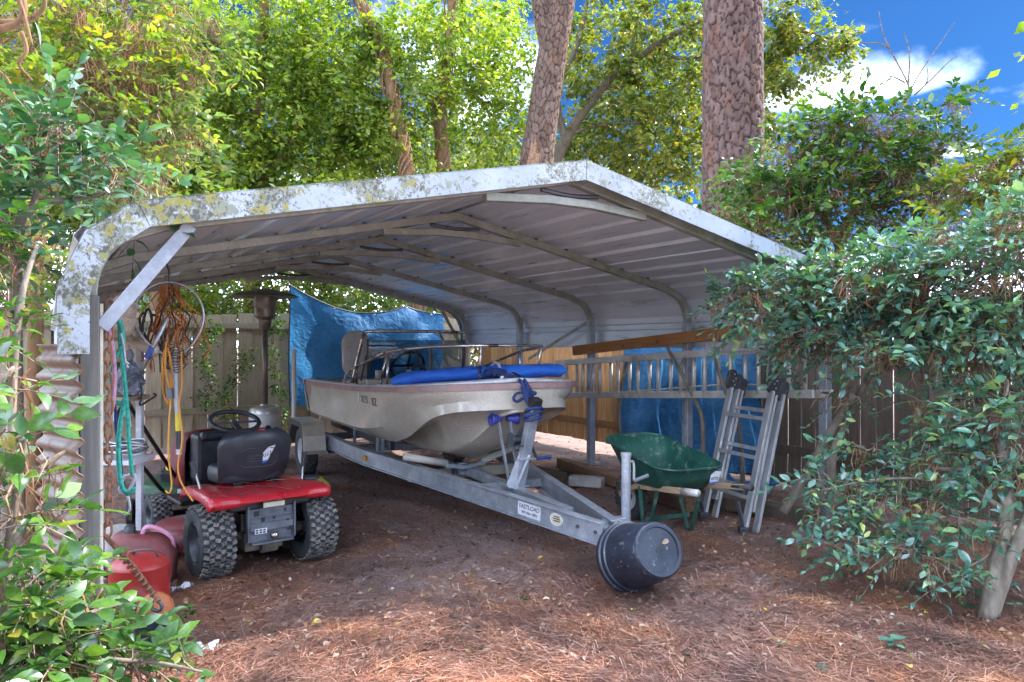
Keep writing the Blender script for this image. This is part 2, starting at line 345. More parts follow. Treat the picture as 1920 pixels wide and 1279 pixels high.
MT['sheet'] = surf('sheet_underside', (0.58, 0.62, 0.66), (0.66, 0.70, 0.74), 0.30, 0.25, scale=2.0, stretch=(5, 0.5, 5), bump=0.0, bd=0.0005, rvar=0.10, fine=9, dirt=(0.44, 0.46, 0.48), dirt_at=(0.6, 0.8), dirt_scale=1.6)
MT['bow'] = surf('galvanised_bow', (0.27, 0.275, 0.23), (0.36, 0.365, 0.31), 0.5, 0.35, scale=7, dirt=(0.21, 0.22, 0.13), dirt_at=(0.5, 0.72), dirt_scale=5)
MT['galv'] = surf('galvanised', (0.29, 0.31, 0.35), (0.40, 0.42, 0.46), 0.42, 0.55, scale=9, dirt=(0.33, 0.31, 0.29), dirt_at=(0.58, 0.75), dirt_scale=4)
MT['alu'] = surf('aluminium', (0.44, 0.445, 0.46), (0.56, 0.565, 0.58), 0.4, 0.7, scale=6, stretch=(3, 3, 0.4), dirt=(0.42, 0.37, 0.30), dirt_at=(0.55, 0.75))
MT['alu_warm'] = surf('aluminium_dull', (0.56, 0.53, 0.49), (0.68, 0.655, 0.62), 0.5, 0.5, scale=8, dirt=(0.40, 0.33, 0.25), dirt_at=(0.5, 0.7))
MT['steel'] = surf('stainless', (0.50, 0.46, 0.42), (0.62, 0.58, 0.54), 0.22, 0.95, scale=5, bump=0.02, dirt=(0.10, 0.08, 0.07), dirt_at=(0.5, 0.62), dirt_scale=9)
MT['black_metal'] = surf('black_metal', (0.015, 0.015, 0.017), (0.03, 0.03, 0.032), 0.4, 0.2, scale=10)
MT['black_plastic'] = surf('black_plastic', (0.018, 0.020, 0.026), (0.035, 0.038, 0.046), 0.45, 0, scale=12, dirt=(0.10, 0.09, 0.085), dirt_at=(0.62, 0.8), fine=150)
MT['pot'] = surf('pot_plastic', (0.008, 0.011, 0.020), (0.018, 0.023, 0.038), 0.33, 0, scale=5, dirt=(0.13, 0.135, 0.15), dirt_at=(0.60, 0.68), dirt_scale=38, fine=90)
MT['seat'] = surf('seat_vinyl', (0.020, 0.023, 0.030), (0.03, 0.034, 0.043), 0.4, 0, scale=9, dirt=(0.055, 0.055, 0.06), dirt_at=(0.6, 0.8), fine=260)
MT['rubber'] = surf('rubber', (0.022, 0.024, 0.026), (0.045, 0.046, 0.047), 0.75, 0, scale=12, dirt=(0.17, 0.15, 0.13), dirt_at=(0.52, 0.72), dirt_scale=14)
MT['tread'] = surf('tread', (0.014, 0.017, 0.02), (0.028, 0.03, 0.034), 0.7, 0, scale=20, dirt=(0.08, 0.07, 0.065), dirt_at=(0.5, 0.7), dirt_scale=12)
MT['lug'] = surf('tread_lug', (0.045, 0.048, 0.052), (0.085, 0.085, 0.085), 0.8, 0, scale=30, dirt=(0.22, 0.195, 0.17), dirt_at=(0.42, 0.60), dirt_scale=26)
MT['red_paint'] = surf('red_paint', (0.42, 0.012, 0.022), (0.50, 0.02, 0.03), 0.3, 0, scale=4, bump=0.03, dirt=(0.25, 0.09, 0.08), dirt_at=(0.6, 0.8), coat=0.3)
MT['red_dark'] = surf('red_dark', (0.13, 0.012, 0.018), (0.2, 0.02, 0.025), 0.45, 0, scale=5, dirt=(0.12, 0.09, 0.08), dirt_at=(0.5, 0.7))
MT['grey_plate'] = surf('grey_plate', (0.10, 0.11, 0.13), (0.15, 0.16, 0.185), 0.5, 0.3, scale=8, dirt=(0.27, 0.25, 0.24), dirt_at=(0.6, 0.75), dirt_scale=8)
MT['gelcoat'] = surf('gelcoat', (0.43, 0.39, 0.32), (0.51, 0.465, 0.39), 0.19, 0, scale=2.2, bump=0.015, bd=0.003, dirt=(0.33, 0.26, 0.19), dirt_at=(0.55, 0.85), dirt_scale=1.7, rvar=0.08, coat=0.25)
MT['deck'] = surf('deck', (0.50, 0.51, 0.54), (0.62, 0.63, 0.66), 0.42, 0, scale=4, bump=0.06, dirt=(0.36, 0.33, 0.31), dirt_at=(0.5, 0.8))
MT['rub_red'] = surf('rub_rail', (0.27, 0.155, 0.15), (0.35, 0.22, 0.205), 0.5, 0, scale=6, dirt=(0.30, 0.25, 0.22), dirt_at=(0.5, 0.7), dirt_scale=5)
MT['cream'] = surf('cream', (0.46, 0.41, 0.31), (0.56, 0.51, 0.40), 0.5, 0, scale=6, dirt=(0.3, 0.25, 0.18), dirt_at=(0.55, 0.75))
MT['pvc'] = surf('pvc', (0.46, 0.43, 0.37), (0.56, 0.53, 0.46), 0.45, 0, scale=6, dirt=(0.45, 0.38, 0.30), dirt_at=(0.5, 0.7))
MT['blue_cloth'] = surf('blue_cloth', (0.02, 0.12, 0.55), (0.03, 0.17, 0.66), 0.65, 0, scale=5, bump=0.5, bd=0.01, fine=220)
MT['blue_rope'] = surf('blue_rope', (0.008, 0.02, 0.09), (0.018, 0.042, 0.16), 0.7, 0, scale=60, bump=0.8)
MT['blue_roller'] = surf('blue_roller', (0.035, 0.045, 0.26), (0.05, 0.065, 0.34), 0.4, 0, scale=9, dirt=(0.08, 0.08, 0.2))
MT['green_paint'] = surf('green_paint', (0.008, 0.048, 0.036), (0.014, 0.075, 0.055), 0.36, 0, scale=4, bump=0.2, dirt=(0.10, 0.14, 0.115), dirt_at=(0.55, 0.66), dirt_scale=16)
MT['rust'] = surf('rust', (0.15, 0.06, 0.03), (0.26, 0.12, 0.065), 0.85, 0.1, scale=30, bump=0.6)
MT['red_can'] = surf('red_can', (0.33, 0.02, 0.018), (0.40, 0.032, 0.027), 0.4, 0, scale=5, dirt=(0.30, 0.14, 0.12), dirt_at=(0.5, 0.7), dirt_scale=4)
MT['faded_red'] = surf('faded_red', (0.15, 0.03, 0.03), (0.21, 0.055, 0.05), 0.6, 0, scale=5, dirt=(0.20, 0.12, 0.11), dirt_at=(0.5, 0.7), dirt_scale=6)
MT['pink'] = surf('pink_plastic', (0.52, 0.20, 0.30), (0.60, 0.28, 0.38), 0.5, 0)
MT['orange'] = surf('orange_plastic', (0.36, 0.10, 0.035), (0.44, 0.14, 0.05), 0.6, 0, dirt=(0.25, 0.13, 0.08))
MT['orange_cord'] = surf('orange_cord', (0.60, 0.25, 0.03), (0.70, 0.33, 0.05), 0.55, 0)
MT['orange_net'] = surf('orange_net', (0.40, 0.12, 0.03), (0.55, 0.20, 0.05), 0.8, 0, scale=40)
MT['black_net'] = surf('black_net', (0.03, 0.028, 0.026), (0.08, 0.06, 0.05), 0.8, 0, scale=40)
MT['teal'] = surf('teal_rope', (0.02, 0.30, 0.22), (0.05, 0.42, 0.32), 0.7, 0, scale=60, bump=0.6)
MT['pink_rope'] = surf('pink_rope', (0.50, 0.24, 0.36), (0.58, 0.32, 0.44), 0.7, 0, scale=60)
MT['white_paint'] = surf('white_paint', (0.42, 0.43, 0.46), (0.54, 0.55, 0.58), 0.5, 0, scale=8, dirt=(0.4, 0.37, 0.33), dirt_at=(0.55, 0.72))
MT['yellow'] = surf('yellow_plastic', (0.62, 0.48, 0.02), (0.72, 0.58, 0.04), 0.5, 0, dirt=(0.3, 0.25, 0.08))
MT['mower_green'] = surf('mower_green', (0.012, 0.05, 0.02), (0.02, 0.075, 0.03), 0.45, 0, dirt=(0.08, 0.08, 0.06))
MT['amber'] = surf('amber_lens', (0.65, 0.22, 0.01), (0.75, 0.30, 0.02), 0.25, 0)
MT['blanket'] = surf('blanket', (0.36, 0.29, 0.23), (0.45, 0.38, 0.31), 0.9, 0, scale=30, bump=0.8)
MT['dark_steel'] = surf('dark_steel', (0.07, 0.075, 0.085), (0.12, 0.125, 0.14), 0.45, 0.6, scale=12)
MT['bronze'] = surf('heater_bronze', (0.16, 0.135, 0.10), (0.22, 0.19, 0.15), 0.4, 0.6, scale=8)
MT['heater_steel'] = surf('heater_steel', (0.38, 0.36, 0.33), (0.48, 0.46, 0.43), 0.35, 0.6, scale=8, dirt=(0.3, 0.27, 0.22))
MT['tank'] = surf('brushed_case', (0.42, 0.40, 0.37), (0.52, 0.50, 0.47), 0.5, 0.15, scale=6, dirt=(0.34, 0.3, 0.25))
MT['concrete'] = surf('concrete', (0.24, 0.22, 0.21), (0.34, 0.32, 0.30), 0.9, 0, scale=10, bump=0.5)
MT['paper_white'] = surf('sticker_white', (0.55, 0.56, 0.60), (0.62, 0.63, 0.67), 0.5, 0)
MT['sticker_blue'] = surf('sticker_blue', (0.05, 0.12, 0.5), (0.06, 0.15, 0.58), 0.5, 0)
MT['ink'] = surf('ink', (0.012, 0.012, 0.015), (0.02, 0.02, 0.025), 0.6, 0)
MT['ink_faded'] = surf('ink_faded', (0.09, 0.06, 0.045), (0.16, 0.12, 0.09), 0.6, 0)
MT['clear_bag'] = surf('plastic_bag', (0.05, 0.06, 0.08), (0.16, 0.18, 0.22), 0.12, 0, scale=14, bump=1.0, bd=0.03)
MT['lime'] = surf('lime_plastic', (0.12, 0.45, 0.05), (0.16, 0.52, 0.08), 0.4, 0)
MT['corr_brown'] = surf('corrugated_brown', (0.12, 0.066, 0.034), (0.19, 0.11, 0.06), 0.45, 0, scale=5, dirt=(0.12, 0.06, 0.035), dirt_at=(0.48, 0.62), dirt_scale=5)
def tarp_mat(name, c1, c2, tr):
    t = NT(name); v = t.coords(); w0 = t.noise(2.6, 3, t.coords((1, 1, 0.7)), 0.5, 0.3); w = t.math('SUBTRACT', 1.0, t.math('ABSOLUTE', t.math('MULTIPLY', t.math('SUBTRACT', w0, 0.5), 5.0)))
    v0 = t.noise(9, 3, t.coords((1, 1, 1.3), rot=(0.5, 0.6, 0.2)), 0.5, 0.2); w2 = t.math('SUBTRACT', 1.0, t.math('ABSOLUTE', t.math('MULTIPLY', t.math('SUBTRACT', v0, 0.5), 5.0)))
    col = t.mix(t.step(t.noise(2.2, 6, v, 0.65), 0.3, 0.7), c1, c2)
    n = t.bump(t.math('ADD', w, t.math('MULTIPLY', w2, 0.5)), 0.55, 0.022)
    wv = t.node('ShaderNodeTexWave'); wv.inputs['Scale'].default_value = 60; t.l.new(t.coords(), wv.inputs['Vector'])
    b = t.bsdf(col, t.math('ADD', 0.46, t.math('MULTIPLY', wv.outputs['Fac'], 0.12)), 0, n, 0.4); q = t.node('ShaderNodeBsdfTranslucent'); t.setin(q.inputs['Color'], col); t.l.new(n, q.inputs['Normal'])
    mx = t.node('ShaderNodeMixShader'); mx.inputs[0].default_value = tr; t.l.new(b.outputs[0], mx.inputs[1]); t.l.new(q.outputs[0], mx.inputs[2]); return t.done(mx)
MT['tarp'] = tarp_mat('blue_tarp', (0.04, 0.20, 0.50), (0.075, 0.30, 0.64), 0.6)
MT['tarp_side'] = tarp_mat('blue_side_tarp', (0.025, 0.135, 0.34), (0.075, 0.25, 0.47), 0.4)
def glass_mat():
    t = NT('smoked_glass'); b = t.bsdf((0.30, 0.42, 0.46), 0.03, 0, None, 0.5)
    tr = t.node('ShaderNodeBsdfTransparent'); tr.inputs[0].default_value = (0.52, 0.60, 0.63, 1); gl = t.node('ShaderNodeBsdfGlossy'); gl.inputs['Roughness'].default_value = 0.03
    fr = t.node('ShaderNodeFresnel'); fr.inputs[0].default_value = 1.45; mx = t.node('ShaderNodeMixShader'); t.l.new(fr.outputs[0], mx.inputs[0]); t.l.new(tr.outputs[0], mx.inputs[1]); t.l.new(gl.outputs[0], mx.inputs[2])
    return t.done(mx)
MT['glass'] = glass_mat()
def plate_mat():
    t = NT('tread_plate'); v = t.coords((1, 1, 1)); n = t.noise(6, 5, v); c = t.node('ShaderNodeTexVoronoi'); c.inputs['Scale'].default_value = 85; t.l.new(t.coords((1, 1, 1)), c.inputs['Vector'])
    col = t.mix(t.step(n, 0.3, 0.7), (0.40, 0.36, 0.29), (0.52, 0.48, 0.40))
    return t.done(t.bsdf(col, 0.4, 0.6, t.bump(t.step(c.outputs[0], 0.45, 0.2), 0.35, 0.003)))
MT['plate'] = plate_mat()
def ground_mat():
    t = NT('pine_straw_soil'); v = t.coords()
    n1 = t.noise(1.3, 6, v, 0.6); n2 = t.noise(38, 6, t.coords((1, 2.2, 1)), 0.7, 0.8); n3 = t.noise(7, 7, v, 0.65)
    col = t.mix(t.step(n2, 0.3, 0.72), (0.135, 0.09, 0.082), (0.40, 0.28, 0.24)); col = t.mix(t.math('MULTIPLY', t.step(n3, 0.45, 0.7), 0.6), col, (0.30, 0.235, 0.235)); col = t.mix(t.math('MULTIPLY', t.step(n1, 0.45, 0.65), 0.5), col, (0.24, 0.175, 0.17))
    return t.done(t.bsdf(col, 0.95, 0, t.bump(t.math('ADD', n2, n3), 0.8, 0.02), 0.15))
MT['ground'] = ground_mat()
# ------------------------------------------------------------------ foliage tools
def norm(a): return a / np.maximum(np.linalg.norm(a, axis=-1, keepdims=True), 1e-9)
LEAF_FAR = (np.array([(0, 0, 0), (0.30, 0.45, -0.05), (0, 1, -0.04), (-0.30, 0.45, -0.05)], float), np.array([(0, 1, 2, 3)]))
def near_leaf(w=0.24, fold=0.05, curl=0.10):
    v = [(0, 0, 0)]; rows = [(0.22, 0.78), (0.48, 1.0), (0.74, 0.72)]
    for y, k in rows:
        z = -curl * (y - 0.35) ** 2 * 2
        v += [(-w * k, y, z + fold * k), (0, y, z), (w * k, y, z + fold * k)]
    v.append((0, 1, -curl * 0.85)); f = [(0, 3, 2, 2), (0, 2, 1, 1)]
    f = [(0, 2, 1), (0, 3, 2)]
    for r_ in range(2):
        b = 1 + r_ * 3
        for c in range(2): f += [(b + c, b + c + 1, b + c + 4), (b + c, b + c + 4, b + c + 3)]
    f += [(7, 8, 10), (8, 9, 10)]
    return np.array(v, float), np.array(f)
LEAF_NEAR = near_leaf()
def place(tmpl, Pp, D, U, S):
    """instances of a leaf template at Pp, along D, face towards U, size S -> V, F"""
    v, f = tmpl; D = norm(D); X = norm(np.cross(D, U)); Z = np.cross(X, D); S = np.asarray(S)[:, None, None]
    V = Pp[:, None, :] + S * (v[None, :, 0:1] * X[:, None, :] + v[None, :, 1:2] * D[:, None, :] + v[None, :, 2:3] * Z[:, None, :])
    F = f[None] + (np.arange(len(Pp)) * len(v))[:, None, None]
    return V.reshape(-1, 3), F.reshape(-1, f.shape[1])
def in_ellipsoid(n, c, r, lo=0.35):
    d = norm(rng.normal(size=(n, 3))); k = rng.uniform(lo ** 3, 1, size=(n, 1)) ** (1 / 3.0)
    return np.array(c) + d * k * np.array(r), d
def cluster_cloud(blobs, size, per=45, spread=0.30, up=0.6, tmpl=LEAF_FAR, lo=0.3, droop=0.45):
    """blobs: (centre, radii, number of leaf clusters); every cluster is a handful of drooping shoots with leaves in two ranks"""
    Ps, Ds, Us, Ss = [], [], [], []
    for c, r, n in blobs:
        cc, dd = in_ellipsoid(n, c, r, lo); tw = 6
        cen = np.repeat(cc, tw, axis=0); od = np.repeat(dd, tw, axis=0); q = len(cen)
        d = norm(od * 0.8 + rng.normal(size=(q, 3)) * np.array([0.9, 0.9, 0.45])); L = spread * rng.uniform(0.9, 2.3, q); csz = np.repeat(rng.uniform(0.75, 1.3, n), tw) * size
        cen = cen + rng.normal(size=(q, 3)) * spread * 0.35
        k = np.maximum(3, (rng.uniform(0.5, 1.5, q) * per / tw).astype(int)); ix = np.repeat(np.arange(q), k); m = len(ix)
        t = rng.uniform(0.05, 1, m); D0 = d[ix]; side = norm(np.cross(D0, np.array([0, 0, 1.0]) + rng.normal(size=(m, 3)) * 0.15)); sg = rng.choice([-1.0, 1.0], m)[:, None]
        Ps.append(cen[ix] + D0 * (L[ix] * t)[:, None] + np.array([0, 0, -1.0]) * (droop * L[ix] * t * t)[:, None] + rng.normal(size=(m, 3)) * 0.03)
        Ds.append(D0 * 0.5 + side * sg * 0.8 + np.array([0, 0, -0.45]) + rng.normal(size=(m, 3)) * 0.35); Us.append(rng.normal(size=(m, 3)) * 0.45 + np.array([0, 0, up]))
        Ss.append(rng.uniform(0.6, 1.25, m) * csz[ix])
    return place(tmpl, np.concatenate(Ps), np.concatenate(Ds), np.concatenate(Us), np.concatenate(Ss))
def hanging_needles(tops, per=22, length=0.2, spread=0.035, width=0.0022):
    """draped pine straw: bundles of thin bent needles hanging from the points"""
    n = len(tops); top = np.repeat(np.asarray(tops, float), per, axis=0); m = len(top)
    top = top + rng.normal(size=(m, 3)) * np.array([spread, spread, spread * 0.5])
    lean = np.repeat(rng.normal(size=(n, 3)) * 0.25, per, axis=0) + rng.normal(size=(m, 3)) * 0.28; lean[:, 2] = -1
    lean = norm(lean); L = rng.uniform(0.5, 1.15, (m, 1)) * length; side = norm(np.cross(lean, rng.normal(size=(m, 3)))) * width
    bend = rng.normal(size=(m, 3)) * 0.12 * L
    mid = top + lean * L * 0.5 + bend; end = top + lean * L
    V = np.stack([top - side, top + side, mid + side, mid - side, end], 1).reshape(-1, 3); b = (np.arange(m) * 5)[:, None]
    F = np.concatenate([b + np.array([[0, 1, 2]]), b + np.array([[0, 2, 3]]), b + np.array([[3, 2, 4]])])
    return V, F
def sprays(blobs, size, leaves=(7, 13), droop=0.25, flat=0.6, outward=1.0):
    """twigs with leaves in two ranks. blobs: (centre, radii, number of twigs) -> leaf P, D, U, S and twig lines"""
    P_, D_, U_, S_, T_ = [], [], [], [], []
    for c, r, n in blobs:
        st, od = in_ellipsoid(n, c, r, 0.35)
        for s0, d0 in zip(st, od):
            d = norm(d0 * outward * np.array([1, 1, flat]) + rng.normal(size=3) * 0.45); k = int(rng.integers(*leaves)); sz = size * rng.uniform(0.75, 1.15)
            L = sz * k * 0.36; up = norm(np.array([0, 0, 1.0]) + rng.normal(size=3) * 0.3); side = norm(np.cross(d, up)); pts = []
            for i in range(k):
                t = (i + 0.6) / k; p = s0 + d * L * t + np.array([0, 0, -droop]) * L * t * t; pts.append(p)
                sg = 1 if i % 2 else -1; tipw = max(0, t - 0.75) * 3
                D_.append(d * (0.55 + tipw) + side * sg * (0.9 - tipw * 0.8) + up * 0.2 + rng.normal(size=3) * 0.28 + np.array([0, 0, -0.15]))
                U_.append(up + rng.normal(size=3) * 0.35); P_.append(p); S_.append(sz * rng.uniform(0.65, 1.15) * (1.05 - 0.3 * abs(t - 0.6)))
            T_.append([s0 - d * L * 0.25] + pts[::3] + [pts[-1]])
    return np.array(P_), np.array(D_), np.array(U_), np.array(S_), T_
def twig_mesh(lines, r=0.0022):
    """three-sided thin twigs"""
    mb = MB()
    for ln in lines: mb.tube(ln, [r * (1 - 0.6 * i / (len(ln) - 1)) for i in range(len(ln))], 3, cap=False)
    return mb
leaf_protos = {}
def leafy(parent, P_, D_, U_, S_, mat, n_parts=0, cam_pos=(0, 0, CAMZ)):
    """the n_parts leaves that show largest become leaf objects, the others one foliage mesh"""
    idx = np.arange(len(P_))
    if n_parts:
        dist = np.linalg.norm(P_ - np.array(cam_pos), axis=1); px = CX + FPX * P_[:, 0] / P_[:, 1]; py = HY - FPX * (P_[:, 2] - CAMZ) / P_[:, 1]
        score = S_ / dist; score[(px < 8) | (px > 1912) | (py < 8) | (py > 1271)] = 0
        order = np.argsort(-score); pick = order[:n_parts]; idx = order[n_parts:]
        key = mat.name
        if key not in leaf_protos:
            leaf_protos[key] = []
            for w, fo, cu in ((0.24, 0.05, 0.10), (0.22, 0.08, 0.2), (0.27, 0.03, 0.05), (0.25, 0.07, 0.28)):
                v, f = near_leaf(w, fo, cu); me = np_mesh('leaf', v, f, True); me.materials.append(mat); leaf_protos[key].append(me)
        D = norm(D_); X = norm(np.cross(D, U_)); Z = np.cross(X, D)
        inv = parent.matrix_world.inverted()
        for j, i in enumerate(pick):
            M = Matrix(((X[i, 0], D[i, 0], Z[i, 0]), (X[i, 1], D[i, 1], Z[i, 1]), (X[i, 2], D[i, 2], Z[i, 2]))).to_4x4() @ Matrix.Scale(float(S_[i]), 4)
            M.translation = Vector(P_[i].tolist()); o = bpy.data.objects.new('leaf', leaf_protos[key][j % 4]); C.objects.link(o); o.parent = parent
            o.matrix_parent_inverse = Matrix.Translation(-parent.location); o.matrix_basis = M
    Vs, Fs, o_ = [], [], 0
    for j, (w, fo, cu) in enumerate(((0.24, 0.05, 0.10), (0.20, 0.09, 0.30), (0.28, 0.03, 0.02), (0.23, 0.10, 0.5))):
        q = idx[j::4]; V, F = place(near_leaf(w, fo, cu), P_[q], D_[q], U_[q], S_[q]); Vs.append(V); Fs.append(F + o_); o_ += len(V)
    V, F = np.concatenate(Vs), np.concatenate(Fs)
    o = link('foliage', np_mesh('foliage', V - np.array(parent.location), F, True), mat, parent, kind='stuff')
    return o
def wchild(name, mb, mat, parent, **kw):
    """a mesh given in world coordinates, hung under a parent that is only moved, not turned"""
    l = parent.location; mb.v = [(p[0] - l.x, p[1] - l.y, p[2] - l.z) for p in mb.v]
    return mk(name, mb, mat, parent, **kw)
def wnp(name, VF, mat, parent, smooth=False, **kw):
    V, F = VF; return link(name, np_mesh(name, np.asarray(V) - np.array(parent.location), F, smooth), mat, parent, **kw)

# ------------------------------------------------------------------ ground
def ground_h(x, y):
    return 0.012 * np.sin(x * 2.1 + y * 1.3) + 0.010 * np.sin(x * 5.3 - y * 4.1 + 1) + 0.008 * np.sin(x * 9 + y * 11 + 2)
n = 240; xs = np.linspace(-6, 6, n); ys = np.linspace(1.2, 13, n); X, Yg = np.meshgrid(xs, ys)
Z = ground_h(X, Yg)
edge = np.minimum(np.minimum((X + 6) / 0.6, (6 - X) / 0.6), np.minimum((Yg - 1.2) / 0.6, (13 - Yg) / 0.6)).clip(0, 1); Z = Z * edge - 0.01
V = np.stack([X.ravel(), Yg.ravel(), Z.ravel()], 1)
ii = np.arange(n * n).reshape(n, n); F = np.stack([ii[:-1, :-1].ravel(), ii[:-1, 1:].ravel(), ii[1:, 1:].ravel(), ii[1:, :-1].ravel()], 1)
# ring of large faces to the horizon
ring = [(-6, 1.2), (6, 1.2), (6, 13), (-6, 13)]; far = [(-400, -400), (400, -400), (400, 400), (-400, 400)]
V2 = np.array([(x, y, -0.01) for x, y in ring] + [(x, y, -0.01) for x, y in far]); F2 = np.array([(4, 5, 1, 0), (5, 6, 2, 1), (6, 7, 3, 2), (7, 4, 0, 3)]) + len(V)
g = link('ground', np_mesh('ground', np.concatenate([V, V2]), np.concatenate([F, F2]), True), MT['ground'], kind='structure')
g['label'] = 'brown pine straw covered ground of the yard'

def scatter_y(n, lo, hi, p=1.4):
    u = rng.uniform(0, 1, n); a = 1 - p
    return (lo ** a + u * (hi ** a - lo ** a)) ** (1 / a)
def needles(n):
    Y = scatter_y(n, 2.6, 9.0, 1.9); X = rng.uniform(-0.76, 0.76, n) * Y
    # thicker where the straw lies, thinner on the worn track in the middle
    k = 0.55 + 0.45 * np.sin(X * 3 + 1.7 * np.sin(Y * 2.2)) ; worn = np.exp(-((X + 0.4) ** 2 / 1.3 + (Y - 4.6) ** 2 / 1.2)); keep = rng.uniform(0, 1, n) < (0.35 + 0.65 * k) * (1 - 0.72 * worn)
    X, Y = X[keep], Y[keep]; m = len(X); a = rng.normal(0.1, 0.9, m) + 1.2 * np.sin(X * 1.7 + Y); L = rng.uniform(0.06, 0.19, m); tl = rng.normal(0, 0.10, m)
    d = np.stack([np.cos(a), np.sin(a), tl], 1); s = np.stack([-np.sin(a), np.cos(a), np.zeros(m)], 1) * (0.0008 + 0.00019 * Y)[:, None]
    c = np.stack([X, Y, ground_h(X, Y) + rng.uniform(0.0, 0.022, m)], 1); bend = s * rng.normal(0, 5, m)[:, None]
    p0, p1, p2 = c - d * L[:, None] / 2, c + bend, c + d * L[:, None] / 2
    V = np.stack([p0 - s, p0 + s, p1 + s, p1 - s, p2], 1).reshape(-1, 3); b = (np.arange(m) * 5)[:, None]
    return V, np.concatenate([b + np.array([[0, 1, 2]]), b + np.array([[0, 2, 3]]), b + np.array([[3, 2, 4]])])
V, F = needles(200000)
o = link('pine_straw', np_mesh('pine_straw', V, F), MT['needle_ground'], kind='stuff'); tag(o, 'loose brown pine needles strewn over the ground', 'pine straw')
def litter(n, lo, hi, size, xr=0.72):
    Y = scatter_y(n, lo, hi, 1.3); X = rng.uniform(-xr, xr, n) * Y; Pp = np.stack([X, Y, ground_h(X, Y) + rng.uniform(0.004, 0.025, n)], 1)
    a = rng.uniform(0, 6.28, n); D = np.stack([np.cos(a), np.sin(a), rng.normal(0, 0.2, n)], 1); U = rng.normal(size=(n, 3)) * 0.3 + np.array([0, 0, 1])
    return place(near_leaf(0.28, 0.10, 0.35), Pp, D, U, rng.uniform(0.5, 1.3, n) * size)
o = link('leaf_litter', np_mesh('leaf_litter', *litter(6500, 3.2, 11, 0.036), True), MT['litter'], kind='stuff'); tag(o, 'small dry brown leaves scattered on the ground', 'leaf litter')
o = link('yellow_leaf_litter', np_mesh('yellow_leaf_litter', *litter(55, 2.8, 7, 0.045), True), MT['yellow_leaf'], kind='stuff'); tag(o, 'few bright yellow fallen leaves on the pine straw', 'leaf litter')

# ------------------------------------------------------------------ carport
TH = R(32.5); CO, SI = math.cos(TH), math.sin(TH); L0 = Vector((-1.83, 3.15, 0)); WID = 5.2; BAY = 1.52
def CP(u, v, z=0.0): return L0 + Vector((CO * u - SI * v, SI * u + CO * v, z))
carport = thing('carport', 'open metal carport with low gabled roof and lichen spotted white trim', 'carport', L0, TH)
HW = WID / 2
def mir(pts): return pts + [(WID - u, z) for u, z in reversed(pts[:-1])]
def bow_profile():
    a = [(0, 0.0), (0, 1.60)] + [(0.21 - 0.21 * math.cos(t), 1.60 + 0.30 * math.sin(t)) for t in (0.25, 0.5, 0.75, 1.0, 1.2)] + [(0.30, 1.945)]
    return mir(a + [(HW, 2.43)])
V0, V1 = -0.15, 6.22
for i in range(5):
    v = i * BAY; pr = bow_profile(); m = len(pr); kb = m // 2
    top = [(u, v, z) for u, z in pr[1:-1]]
    b = mk('roof_bow', MB().sqtube(top, 0.06, 0.06, (0, 1, 0)), MT['bow'], carport, bevel=0.006)
    t = 0.62; zz = 2.43 - t * (2.43 - 1.945) / (HW - 0.30)
    mk('peak_brace', MB().sqtube([(HW - t, v, zz - 0.045), (HW - 0.16, v, zz - 0.012), (HW + 0.16, v, zz - 0.012), (HW + t, v, zz - 0.045)], 0.052, 0.05, (0, 1, 0)), MT['bow'], b, bevel=0.004)
    mk('gusset', MB().tube(smooth_path([(HW - 0.22, v, zz + 0.045), (HW, v, zz + 0.03), (HW + 0.22, v, zz + 0.045)], 4), 0.014, 6), MT['dark_steel'], b)
    mbs = MB()
    for k in range(7):
        for sg in (0, 1):
            u = 0.55 + k * 0.32; u = WID - u if sg else u; z = 1.945 + (min(u, WID - u) - 0.30) * (2.43 - 1.945) / (HW - 0.30) + 0.035
            mbs.box((u, v - 0.02, z), (0.028, 0.02, 0.016))
    mk('screw_clips', mbs, MT['dark_steel'], b, kind='stuff')
    for s in (0, 1):
        if i == 0 and s == 0:
            lg = mk('leg', MB().box((0.0, v - 0.02, 0.80), (0.075, 0.085, 1.62)), MT['post_wood'], carport, bevel=0.006, label='weathered grey square post at the front left corner')
            mk('edge_strip', MB().box((0.046, v - 0.035, 0.80), (0.012, 0.03, 1.55)), MT['cream'], lg)
        else:
            lg = mk('leg', MB().box((WID * s, v, 0.80), (0.075, 0.075, 1.62)), MT['galv'], carport, bevel=0.006)
            mk('leg_sleeve', MB().box((WID * s, v, 0.9), (0.085, 0.03, 1.75)).box((WID * s, v, 0.02), (0.16, 0.16, 0.02)), MT['galv'], lg)
# outline of the sheeting, half: wall foot -> bend -> ridge
OUT = [(-0.085, 1.37), (-0.085, 1.60)] + [(0.135 - 0.22 * math.cos(t), 1.635 + 0.30 * math.sin(t)) for t in (0.2, 0.5, 0.8, 1.05)] + [(0.215, 1.975)]
def cum(pts):
    d = [0]
    for a, b in zip(pts, pts[1:]): d.append(d[-1] + math.hypot(b[0] - a[0], b[1] - a[1]))
    return d
half = OUT + [(HW, 2.475)]; cl = cum(half); total = cl[-1]
def at_len(s, pts=half, c=cl):
    s = min(max(s, 0), c[-1])
    for i in range(len(c) - 1):
        if s <= c[i + 1] + 1e-9:
            t = (s - c[i]) / (c[i + 1] - c[i]); a, b = pts[i], pts[i + 1]; p = (a[0] + (b[0] - a[0]) * t, a[1] + (b[1] - a[1]) * t); l = c[i + 1] - c[i]
            return p, ((b[1] - a[1]) / -l, (b[0] - a[0]) / l)
PANW = total / 4
